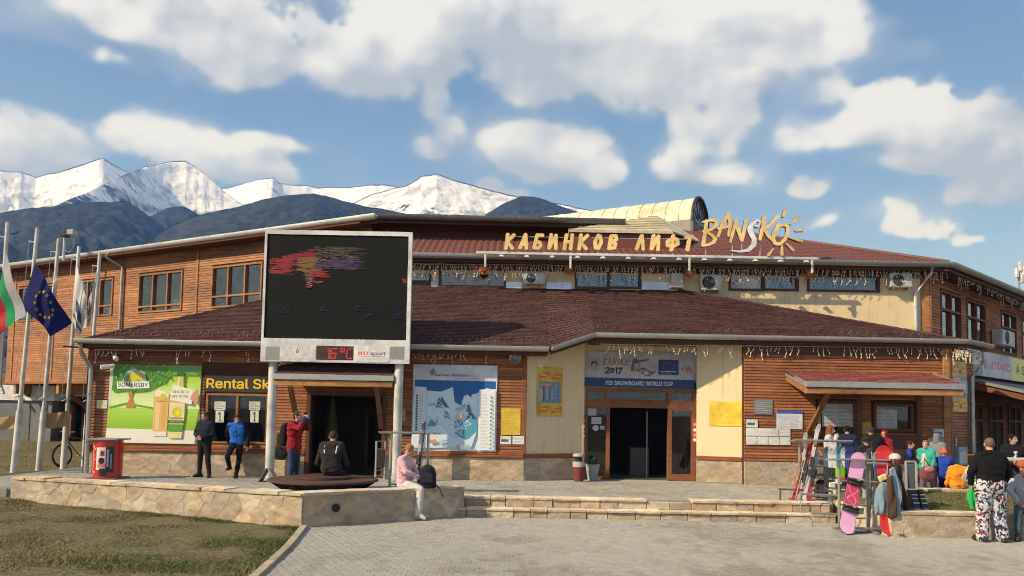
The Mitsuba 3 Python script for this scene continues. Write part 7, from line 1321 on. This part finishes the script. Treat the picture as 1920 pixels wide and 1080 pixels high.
        fwd_side = -1 if (ac @ Fv) < 0 else 1; t0 = w + fd * .03 * hh + ac * fwd_side * .028 * hh; t1 = t0 + (fd * .6 + ac * fwd_side * .7 + inn * .25) * .042 * hh; hand += [bone(t0, t1, .0125 * hh, .010 * hh), bone(t1, t1 + (fd * .85 + inn * .35) * .03 * hh, .010 * hh, .008 * hh)]
    body = merge(torso(-.03) + arms(-.014) + legsm(-.03) + hm + hand); part(k, 'body', soft(body, .022 * s if not child else .02, 4), 'skin', skin, smooth=True)
    eyes = []
    for q in (-1, 1): eyes += [flat(m3.Manifold.hull_points(ell((q * .031, .0785, .018), .013, .007, .006, ICO)), (.03, .02, .018)), flat(m3.Manifold.hull_points(ell((q * .032, .084, .038), .020, .004, .004, ICO)), (.06, .04, .03))]
    eyes.append(flat(m3.Manifold.hull_points(ell((0, .083, -.058), .024, .006, .0055, ICO)), (.28, .09, .08))); m, c = joined(eyes); part(k, 'face', m, 'skin', c, smooth=False)
    tops = torso(.012) + arms(.014)
    if long_top: tops.append(H(ball(off('pelvis', -.07), .12 * s * b), ball(off('pelvis', .07), .12 * s * b), ball(off('pelvis', -.075, 0, -long_top), .105 * s * b), ball(off('pelvis', .075, 0, -long_top), .105 * s * b)))
    jk = part(k, 'jacket' if sum(top) < 2 else 'top', soft(merge(tops), .024, 4, .046, seed), 'cloth', top, smooth=True)
    if collar is not None: part(jk, 'collar', soft(H(ball(W['neck'] - A(0, 0, .01) * s, .073 * s), ball(W['neck'] + A(0, 0, .03) * s, .068 * s)), .03, 2), 'cloth', collar, smooth=True)
    part(k, 'trousers', soft(merge(legsm(.010 if open_legs is None else open_legs)), .024, 4, .032, seed + 3), leg_mat, legs, smooth=True)
    for d in 'LR':
        an, to = W['ankle' + d], W['toe' + d]; v = to - an; v[2] = 0; v /= np.linalg.norm(v) + 1e-9; heel = A(*to) - v * .23 * s; up = A(0, 0, .05) * s
        sole = to[2] - .035 * s
        sh_ = H(ball(to, .038 * s), ball(to - v * .07 * s + A(0, 0, .012) * s, .048 * s), ball(heel + A(0, 0, .005), .042 * s), ball(an + A(0, 0, .01) * s, .052 * s)); part(k, 'shoe', soft(sh_, .03, 2), 'satin', shoes, smooth=True)
    kind, hc = hair
    if kind != 'none':
        if kind in ('short', 'long', 'bun', 'ponytail'):
            hz = m3.Manifold.hull_points(np.vstack([ell((0, -.012, .034), .084, .098, .090)])) - m3.Manifold.hull_points(np.array([hp(x, y, z) for x in (-.2, .2) for y, z in ((.035, -.12), (.3, -.12), (.3, .085), (.062, .068))])) - m3.Manifold.hull_points(np.array([hp(x, y, z) for x in (-.2, .2) for y in (-.3, .3) for z in (-.3, -.055)]))
            ps = [hz]
            if kind == 'long': ps.append(m3.Manifold.hull_points(np.vstack([ell((0, -.045, .03), .08, .06, .08), ell((-.06, -.06, -.2), .045, .04, .04, ICO), ell((.06, -.06, -.2), .045, .04, .04, ICO), ell((0, -.075, -.23), .05, .035, .04, ICO)]))); ps += [m3.Manifold.hull_points(np.vstack([ell((q * .072, .0, .04), .022, .045, .05, ICO), ell((q * .085, .0, -.18), .026, .035, .04, ICO)])) for q in (-1, 1)]
            if kind == 'bun': ps.append(m3.Manifold.hull_points(ell((0, -.1, .03), .045, .045, .045)))
            m = soft(merge(ps), .016, 3); n = m.vertex_normals; v = m.vertices + n * ((meshkit.fbm(m.vertices * A(70, 70, 22), 3, seed) - .5) * .016)[:, None]; part(k, 'hair', trimesh.Trimesh(v, m.faces, process=False), 'cloth', hc, smooth=True)
        elif kind == 'stubble':
            hz = m3.Manifold.hull_points(ell((0, -.007, .028), .0765, .0945, .087)) - m3.Manifold.hull_points(np.array([hp(x, y, z) for x in (-.2, .2) for y, z in ((.02, -.12), (.3, -.12), (.3, .09), (.062, .07))])) - m3.Manifold.hull_points(np.array([hp(x, y, z) for x in (-.2, .2) for y in (-.3, .3) for z in (-.3, -.04)])); part(k, 'hair', soft(hz, .02, 1), 'cloth', hc, smooth=True)
        elif kind in ('beanie', 'cap'):
            hz = m3.Manifold.hull_points(ell((0, -.01, .045), .093, .108, .097)) - m3.Manifold.hull_points(np.array([hp(x, y, z) for x in (-.2, .2) for y, z in ((-.3, -.2), (.3, -.2), (.3, .048), (-.3, .005))])); h_ = part(k, 'hat', soft(hz, .02, 2, .008, seed), 'cloth', hc, smooth=True)
            part(h_, 'brim', tube([hp(.095 * math.cos(t), -.008 + .108 * math.sin(t), .03 + .022 * math.sin(t)) for t in np.linspace(0, 2 * np.pi, 22)], .014 * s, 6, False), 'cloth', np.asarray(hc) * .85)
    if hood is not None:
        if hood[0] == 'up': hz = m3.Manifold.hull_points(np.vstack([ell((0, -.02, .03), .105, .115, .112), ell((0, -.05, -.12), .10, .08, .06, ICO)])) - m3.Manifold.hull_points(np.array([hp(x, y, z) for x in (-.065, .065) for y in (.02, .4) for z in (-.12, .09)]))
        else: hz = m3.Manifold.hull_points(np.vstack([ball(off('neck', x, -.075, -.03), .06 * s) for x in (-.07, .07)] + [ball(off('neck', 0, -.10, -.12), .045 * s)]))
        part(jk, 'hood', soft(hz, .025, 3, .015, seed), 'cloth', hood[1], smooth=True)
    if stripes is not None:
        for q in (-1, 1): part(jk, 'stripe', hull(np.vstack([ball(off('sh' + 'LR'[q > 0], -q * .035 - q * .01, -.088, .0), .012 * s), ball(off('sh' + 'LR'[q > 0], -q * .06, -.118 * b, -.14), .012 * s)])), 'cloth', stripes, smooth=False)
    return k, W, s, Rv, Fv, hp
def spot(x, y, Y, z=None):
    p = atY(x, y, Y); return A(p[0], p[1], TZ if z is None else z)
# 1 man in navy with hands together
figure('man in a dark navy jacket standing with hands together beside the green banner', spot(381, 890, 20.35), -12, 1.66, dict(kneeL=(-.13, .02, .5), ankleL=(-.17, -.01, .085), toeL=(-.22, .13, .035), kneeR=(.10, .02, .5), ankleR=(.13, -.02, .085), toeR=(.20, .12, .035), elbowL=(-.27, .01, 1.14), wristL=(-.06, .21, 1.06), elbowR=(.27, .01, 1.14), wristR=(.06, .21, 1.06)), (.017, .02, .036), (.022, .018, .017), (.02, .018, .016), ('short', (.07, .04, .025)), head=(-28, 4), seed=3, bulk=1.12, collar=(.03, .05, .22), long_top=.06)
# 2 man in blue leaning on the wall, one foot up behind him
k, W, s, R_, F_, hp = figure('man in a bright blue jacket leaning on the wall with one leg bent', spot(441, 890, 20.45), 6, 1.63, dict(head=(.0, .05, 1.58), kneeL=(-.09, .02, .5), ankleL=(-.05, .12, .085), toeL=(-.04, .27, .035), kneeR=(.15, .34, .60), ankleR=(.14, .10, .30), toeR=(.16, .24, .24), hipL=(-.08, -.03, .90), hipR=(.09, -.03, .90), pelvis=(0, -.05, .95), waist=(0, -.05, 1.1), chest=(0, -.02, 1.27), elbowL=(-.29, -.06, 1.14), wristL=(-.30, .02, .86), elbowR=(.28, -.12, 1.15), wristR=(.22, -.16, .95)), (.025, .13, .50), (.014, .014, .016), (.02, .02, .02), ('short', (.03, .022, .018)), head=(18, 16), seed=5, bulk=1.05, long_top=.04)
for d in 'LR': part(k + '__jacket', 'sleeve', soft(merge([bone(W['sh' + d], W['elbow' + d], .094 * s, .077 * s), bone(W['elbow' + d], W['wrist' + d], .077 * s, .060 * s)]), .03, 3, .014, 4), 'cloth', (.012, .014, .02), smooth=True)
part(k + '__jacket', 'zip', tube([W['neck'] + (F_ * .085 - A(0, 0, .05)) * s, W['chest'] + F_ * .135 * s, W['waist'] + F_ * .13 * s, W['pelvis'] + F_ * .135 * s], .006, 4), 'satin', (.01, .03, .1))
# 3 man in red with a backpack, phone held up
k, W, s, R_, F_, hp = figure('man in a red jacket and jeans holding a camera up to his face', spot(549, 917, 17.65), 78, 1.74, dict(head=(.0, .06, 1.61), kneeL=(-.09, .02, .5), kneeR=(.08, -.01, .5), ankleR=(.10, -.06, .085), toeR=(.13, .10, .035), elbowL=(-.22, .21, 1.34), wristL=(-.08, .25, 1.55), elbowR=(.23, .22, 1.35), wristR=(.09, .26, 1.56)), (.27, .018, .028), (.035, .06, .11), (.04, .035, .03), ('short', (.06, .04, .03)), skin=A(.55, .30, .22), head=(0, -14), seed=7, bulk=1.12, long_top=.06, curl=1.3)
part(k + '__jacket', 'cuff', soft(merge([bone(W['elbow' + d] * .25 + W['wrist' + d] * .75, W['wrist' + d], .068 * s, .062 * s) for d in 'LR']), .03, 2), 'cloth', (.04, .06, .11), smooth=True)
kc = thing('compact_camera', 'small dark camera held up by the man in the red jacket', 'camera'); c = hp(0, .19, .02); part(kc, 'body', hull([c + R_ * a * .06 + F_ * b * .018 + A(0, 0, z * .035) for a in (-1, 1) for b in (-1, 1) for z in (-1, 1)]), 'satin', (.02, .02, .022), smooth=False); part(kc, 'lens', tube([c + F_ * .018, c + F_ * .06], .026, 12), 'gloss', (.015, .015, .017))
kb = thing('backpack', 'black backpack worn by the man in the red jacket', 'backpack'); c = W['chest'] - F_ * .215 * s - A(0, 0, .06)
def worn(k, c, F_, R_, w, h, d, col, s=1.):
    P = []
    for z, a, b in ((-.5, .36, .6), (-.44, .48, .95), (.1, .5, 1.), (.38, .42, .8), (.5, .25, .45)): P += [c + (R_ * (w * a * math.copysign(abs(math.cos(t)) ** .6, math.cos(t))) + F_ * (d * .5 * b * math.sin(t)) + A(0, 0, h * z)) * s for t in np.linspace(0, 2 * np.pi, 16)]
    m = soft(m3.Manifold.hull_points(np.array(P)), .03, 2, .025, 6); part(k, 'bag', m, 'cloth', col, smooth=True); part(k, 'pocket', soft(m3.Manifold.hull_points(np.array([c + (R_ * x * w * .36 - F_ * (d * .5 + y * .05) + A(0, 0, z * h)) * s for x in (-1, 1) for y in (-.6, 1) for z in (-.4, .02)])), .03, 2), 'cloth', np.asarray(col) * 1.5, smooth=True)
worn(kb, c, F_, R_, .32, .50, .20, A(.016, .016, .018), s)
for q in (-1, 1): part(kb, 'strap', tube([c + (R_ * q * .1 + F_ * .08 + A(0, 0, .2)) * s, W['sh' + 'LR'[q > 0]] * .75 + W['neck'] * .25 + (A(0, 0, .085) - F_ * .03) * s, W['chest'] + (R_ * q * .13 + F_ * .15 + A(0, 0, .04)) * s, W['waist'] + (R_ * q * .17 + F_ * .04) * s, c + (R_ * q * .13 + F_ * .08 - A(0, 0, .18)) * s], .018, 6), 'cloth', (.016, .016, .018))
# 4 seated on the bench with the back turned
figure('person in a dark grey jacket with white shoulder stripes sitting on the round bench', A(atY(621, 880, 16.75)[0], 16.75, .0), 180, 1.78, dict(head=(.0, .07, 1.53), neck=(0, .02, 1.39), elbowL=(-.30, .08, .98), wristL=(-.22, .30, .90), elbowR=(.30, .08, .98), wristR=(.22, .30, .90)), (.03, .026, .024), (.03, .03, .035), (.03, .03, .03), ('short', (.045, .035, .03)), sit=.79, head=(20, 14), seed=9, bulk=1.25, stripes=(.7, .7, .7), hood=('down', (.028, .025, .024)))
# 5 woman in pink sitting on the parapet
k, W, s, R_, F_, hp = figure('woman in a pale pink top and white trousers sitting on the stone parapet', A(atY(758, 912, 16.05)[0], 16.05, 0), 74, 1.68, dict(head=(.02, .10, 1.415), neck=(0, .04, 1.27), chest=(0, -.0, 1.07), waist=(0, -.02, .9), kneeL=(-.10, .38, .60), kneeR=(.10, .40, .62), ankleL=(-.06, .36, .12), ankleR=(.14, .38, .12), toeL=(-.05, .52, .05), toeR=(.16, .54, .05), elbowL=(-.24, .12, .98), wristL=(-.08, .33, .86), elbowR=(.24, .14, .98), wristR=(.10, .34, .87)), (.62, .38, .44), (.60, .58, .55), (.55, .54, .52), ('short', (.27, .15, .07)), sit=.60, head=(10, 26), seed=11, bulk=1.10, open_legs=.022)
# 6 woman with long brown hair
figure('woman with long reddish brown hair and a white top standing behind the terrace ski rack', spot(1556, 900, 18.6), 58, 1.62, dict(elbowR=(.2, .14, 1.18), wristR=(.08, .16, 1.42)), (.50, .49, .52), (.02, .02, .024), (.03, .03, .03), ('long', (.20, .07, .025)), head=(0, 8), seed=13, skin=A(.58, .33, .23))
# 7 dark person
figure('person in a dark navy jacket with black hair standing behind the woman with brown hair', spot(1589, 905, 19.3), 150, 1.62, None, (.014, .024, .055), (.02, .02, .022), (.03, .03, .03), ('short', (.012, .011, .011)), seed=15, bulk=1.15, long_top=.08)
figure('person in a black jacket with a fur collar half hidden behind the pink snowboard', spot(1625, 910, 18.2), 170, 1.36, None, (.022, .018, .02), (.03, .03, .035), (.03, .03, .03), ('beanie', (.03, .022, .024)), seed=16, bulk=1.2, child=True, collar=(.35, .3, .28))
# 8 red hood
figure('person in a dark red hooded jacket in the shade of the ticket canopy', spot(1660, 905, 20.2), -60, 1.5, None, (.22, .02, .03), (.02, .02, .025), (.03, .03, .03), ('none', None), seed=17, bulk=1.15, hood=('up', (.20, .018, .028)), long_top=.08)
# 9 boy
k, W, s, R_, F_, hp = figure('boy in a black jacket with a bright blue shoulder patch standing under the canopy', spot(1706, 905, 18.1), 50, 1.30, dict(elbowR=(.24, .06, 1.15), wristR=(.12, .2, 1.2)), (.012, .014, .026), (.02, .02, .024), (.03, .03, .03), ('short', (.03, .02, .018)), seed=19, child=True, bulk=1.15, long_top=.06)
part(k + '__jacket', 'patch', soft(bone(W['shR'] + (F_ * .03 + R_ * .01) * s, W['elbowR'] * .45 + W['shR'] * .55 + F_ * .02, .085 * s, .075 * s), .03, 2), 'cloth', (.02, .05, .34), smooth=True)
# 10 girl in green with a pink bag
k, W, s, R_, F_, hp = figure('girl with brown hair in a sea green cardigan standing beside a pink bag', spot(1737, 908, 17.9), -40, 1.32, dict(elbowL=(-.22, .03, 1.15), wristL=(-.2, .16, 1.0)), (.05, .36, .27), (.14, .13, .15), (.05, .05, .05), ('short', (.22, .10, .045)), seed=21, child=True, skin=A(.58, .34, .25), bulk=1.05)
part(k + '__jacket', 'shirt_front', soft(H_ := m3.Manifold.hull_points(np.vstack([ball(W['chest'] + (F_ * .05 + R_ * .03) * s, .105 * s), ball(W['waist'] + (F_ * .04 + R_ * .03) * s, .105 * s), ball(W['pelvis'] + (F_ * .035 + R_ * .03) * s, .105 * s)])), .03, 2), 'cloth', (.52, .50, .44), smooth=True)
kb = thing('bag', 'pink and dark patterned bag hanging beside the girl in green', 'bag'); c = atY(1739, 886, 17.55); part(kb, 'bag', soft(m3.Manifold.hull_points(np.vstack([ball(c + A(x, 0, z), .09) for x, z in ((-.05, -.1), (.06, -.12), (.07, .04), (-.04, .05))])), .03, 2, .04, 4), 'cloth', (.16, .06, .065), smooth=True); part(kb, 'flap', soft(m3.Manifold.hull_points(ball(c + A(.0, -.085, .075), 1, ICO2 * A(.115, .035, .065))), .03, 1), 'cloth', (.52, .20, .20), smooth=True); part(kb, 'strap', tube([c + A(-.08, 0, .1), c + A(-.03, .06, .3), c + A(.08, 0, .1)], .014, 5), 'cloth', (.06, .04, .04))
# 11 child in blue with an orange hat
figure('child in a royal blue jacket and bright orange hat, seen from behind', spot(1771, 912, 17.8), 165, 1.13, dict(elbowL=(-.34, .10, 1.30), wristL=(-.44, .22, 1.26), elbowR=(.25, .04, 1.14)), (.022, .06, .36), (.018, .03, .16), (.03, .03, .03), ('beanie', (.75, .13, .05)), seed=23, child=True, bulk=1.3, long_top=.12)
# 12 child in orange sitting on the kerb
figure('child in a bright orange jacket sitting on the planter kerb, seen from behind', A(atY(1801, 915, 17.35)[0], 17.45, 0), 180, 1.32, dict(head=(0, .05, 1.41), elbowL=(-.27, .1, 1.02), wristL=(-.16, .3, .95), elbowR=(.27, .1, 1.02), wristR=(.16, .3, .95)), (.78, .27, .025), (.05, .05, .06), (.04, .04, .04), ('short', (.02, .015, .013)), sit=.66, seed=25, child=True, bulk=1.45)
# 13 man in black with patterned trousers
def g_camo(p, n, uv):
    a = voronoi((p.x + p.y * .7) * 27, p.z * 22)[2]; b = voronoi((p.x - p.y * .5) * 41 + 7, p.z * 37 + 3)[2]
    t = dr.select(b > .62, b, a); c = mix((.02, .022, .05), (.52, .50, .50), dr.select(t > .70, 1., 0.)); c = dr.select((t > .36) & (t < .48), mi.Color3f(.26, .03, .04), c); return dr.select((t > .22) & (t <= .36), mi.Color3f(.10, .18, .32), c)
scene['patterned_cloth'] = {'type': 'twosided', 'b': pr(proc(g_camo), .9)}
k, W, s, R_, F_, hp = figure('balding man in a black sweater and colourful patterned trousers standing with his back turned', A(atY(1860, 1015, 14.35)[0], 14.35, 0), 176, 1.86, dict(kneeL=(-.13, .02, .5), ankleL=(-.17, -.02, .085), toeL=(-.21, .13, .035), kneeR=(.12, .02, .5), ankleR=(.16, -.02, .085), toeR=(.20, .13, .035), elbowL=(-.30, .03, 1.15), wristL=(-.24, .17, .95), elbowR=(.31, .03, 1.15), wristR=(.27, .14, .93)), (.009, .009, .010), None, (.018, .018, .018), ('stubble', (.16, .10, .07)), seed=27, bulk=1.32, open_legs=.045, leg_mat='patterned_cloth', skin=A(.56, .30, .22), head=(-8, 0), long_top=.02)
part(k, 'shirt_hem', soft(m3.Manifold.hull_points(np.vstack([ball(W['pelvis'] + (R_ * q * .075 - A(0, 0, .055)) * s, .150 * s) for q in (-1, 1)])), .03, 1), 'cloth', (.32, .42, .42), smooth=True)
for d in 'LR': part(k, 'boot', soft(m3.Manifold.hull_points(np.vstack([ball(W['toe' + d] + A(0, 0, .012), .052 * s), ball(W['ankle' + d] + A(0, 0, -.02) - F_ * .05, .058 * s), ball(W['ankle' + d] + A(0, 0, .05), .062 * s), ball(W['toe' + d] - F_ * .08 + A(0, 0, .02), .056 * s)])), .03, 2), 'satin', (.016, .016, .017), smooth=True)
# 14 man with a keyboard
k, W, s, R_, F_, hp = figure('man in a black jacket with white chest print sitting behind a keyboard', A(atY(1899, 870, 18.0)[0], 18.0, 0), -8, 1.75, dict(elbowL=(-.27, .06, 1.22), wristL=(-.14, .30, 1.22), elbowR=(.27, .06, 1.22), wristR=(.14, .30, 1.22)), (.014, .014, .015), (.02, .02, .022), (.03, .03, .03), ('short', (.012, .010, .009)), sit=.95, head=(25, 2), seed=29, bulk=1.1, skin=A(.42, .24, .16))
part(k + '__jacket', 'print', cat([hull(np.vstack([ball(W['chest'] + (F_ * .142 + R_ * x + A(0, 0, z)) * s, .012 * s) for x, z in q])) for q in (((-.03, .08), (.03, .07), (.0, .02)), ((-.02, .01), (.03, -.03), (-.01, -.08)), ((.02, -.08), (.04, -.13), (-.03, -.12)))]), 'cloth', (.62, .62, .62), smooth=False)
kk = thing('keyboard', 'white keyboard on a thin black stand at the right edge', 'keyboard'); c = atY(1908, 862, 17.45); part(kk, 'body', cbox(c[0] - .42, c[0] + .6, 17.33, 17.58, c[2] - .03, c[2] + .03, .01), 'satin', (.62, .62, .62)); part(kk, 'keys', cbox(c[0] - .40, c[0] + .58, 17.40, 17.56, c[2] + .031, c[2] + .04, .003), 'gloss', (.75, .75, .74))
for q in (-1, 1): part(kk, 'stand_leg', tube([c + A(-.3 * q, 0, -.04), c + A(.3 * q, 0, -.65 + (.0))], .018, 6), 'metal', (.05, .05, .05))
part(kk, 'mount', tube([c + A(.02, .05, -.03), c + A(.04, .08, .14)], .012, 5), 'metal', (.06, .06, .06)); part(kk, 'foot', tube([c + A(-.32, -.12, -.66), c + A(.36, -.12, -.66)], .018, 6), 'metal', (.05, .05, .05))
ko = thing('stool', 'dark stool under the man behind the keyboard', 'stool'); c = A(W['pelvis'][0], 18.0, 0); part(ko, 'seat', lathe([(0, .80), (.2, .80), (.21, .84), (.18, .86), (0, .86)], 18, tuple(c)), 'satin', (.03, .03, .03)); part(ko, 'column', tube([c + A(0, 0, TZ), c + A(0, 0, .82)], .035, 8), 'metal', (.3, .3, .3)); part(ko, 'foot', lathe([(0, TZ), (.2, TZ), (.2, TZ + .02), (0, TZ + .04)], 16, (c[0], c[1], 0)), 'metal', (.2, .2, .2))
ko = thing('pole', 'short orange pole lying across the planter near the man in black', 'pole'); part(ko, 'shaft', tube([atY(1815, 853, 18.2), atY(1836, 853, 18.2)], .014, 6), 'satin', (.75, .22, .05))
part(ko, 'stand', tube([atY(1826, 853, 18.2), [*atY(1826, 853, 18.2)[:2], TZ]], .012, 6), 'metal', (.1, .08, .07))
# 15 person at the right edge
figure('person in a grey sweater, jeans and red scarf sitting at the right edge', A(atY(1928, 960, 14.72)[0], 14.78, 0), -28, 1.70, dict(head=(.05, .12, 1.345), neck=(.02, .06, 1.20), elbowL=(-.24, .10, .92), wristL=(-.1, .34, .80), elbowR=(.27, .12, .90), wristR=(.16, .36, .72), ankleR=(.17, .42, .09), toeR=(.2, .57, .04), kneeR=(.16, .44, .53), ankleL=(-.1, .42, .09), toeL=(-.1, .57, .04), kneeL=(-.1, .44, .53)), (.40, .40, .41), (.07, .10, .14), (.04, .035, .03), ('cap', (.40, .10, .05)), sit=.47, head=(-20, 18), seed=31, skin=A(.58, .24, .17), bulk=1.15, collar=(.30, .03, .05))

# more bags and kit round the racks
for i, (x, y, Y, c, l) in enumerate(((1541, 905, 17.9, (.05, .05, .06), 'dark rucksack lying under the terrace ski rack'), (1610, 905, 17.6, (.035, .04, .05), 'black rucksack behind the pink snowboard'), (1680, 912, 17.7, (.06, .02, .03), 'dark red rucksack standing behind the hanging jackets'))):
    kb = thing('rucksack', l, 'rucksack'); c0 = spot(x, y, Y); pack(kb, c0, .9, A(*c))
for i, (x0_, y0_, x1_, y1_, Y, c, l) in enumerate(((1618, 930, 1628, 842, 16.9, (.10, .10, .12), 'black ski leaning behind the pink snowboard'), (1645, 925, 1640, 848, 16.9, (.42, .42, .44), 'grey ski standing behind the red snowboard'), (1690, 925, 1684, 862, 16.95, (.30, .05, .06), 'dark red ski standing behind the brown jacket'))):
    f = atY(x0_, y0_, Y); f[2] = .57; ski(l, f, atY(x1_, y1_, Y + .1), .09, c)

for i, (x0_, y0_, x1_, y1_, Y, c, l) in enumerate(((1604, 930, 1612, 838, 16.6, (.05, .05, .055), 'black ski just left of the pink snowboard tip'), (1640, 940, 1646, 858, 16.2, (.05, .09, .20), 'navy ski right of the pink snowboard'), (1622, 935, 1619, 850, 16.35, (.55, .55, .56), 'pale grey ski behind the edge of the pink snowboard'), (1676, 935, 1672, 848, 16.3, (.5, .08, .08), 'bright red ski just right of the red snowboard tip'))):
    f = atY(x0_, y0_, Y); f[2] = .50; ski(l, f, atY(x1_, y1_, Y + .1), .09, c)
figure('person in a light grey hooded jacket standing beside the photo poster under the canopy', spot(1758, 905, 19.6), 120, 1.45, None, (.20, .21, .22), (.03, .03, .035), (.03, .03, .03), ('none', None), seed=41, bulk=1.1, hood=('up', (.17, .18, .19)), long_top=.06)
figure('person in a black jacket and dark beanie standing at the left ticket window', spot(1634, 905, 20.0), 170, 1.58, None, (.018, .018, .022), (.02, .02, .025), (.03, .03, .03), ('beanie', (.04, .04, .05)), seed=43, bulk=1.15, long_top=.07)
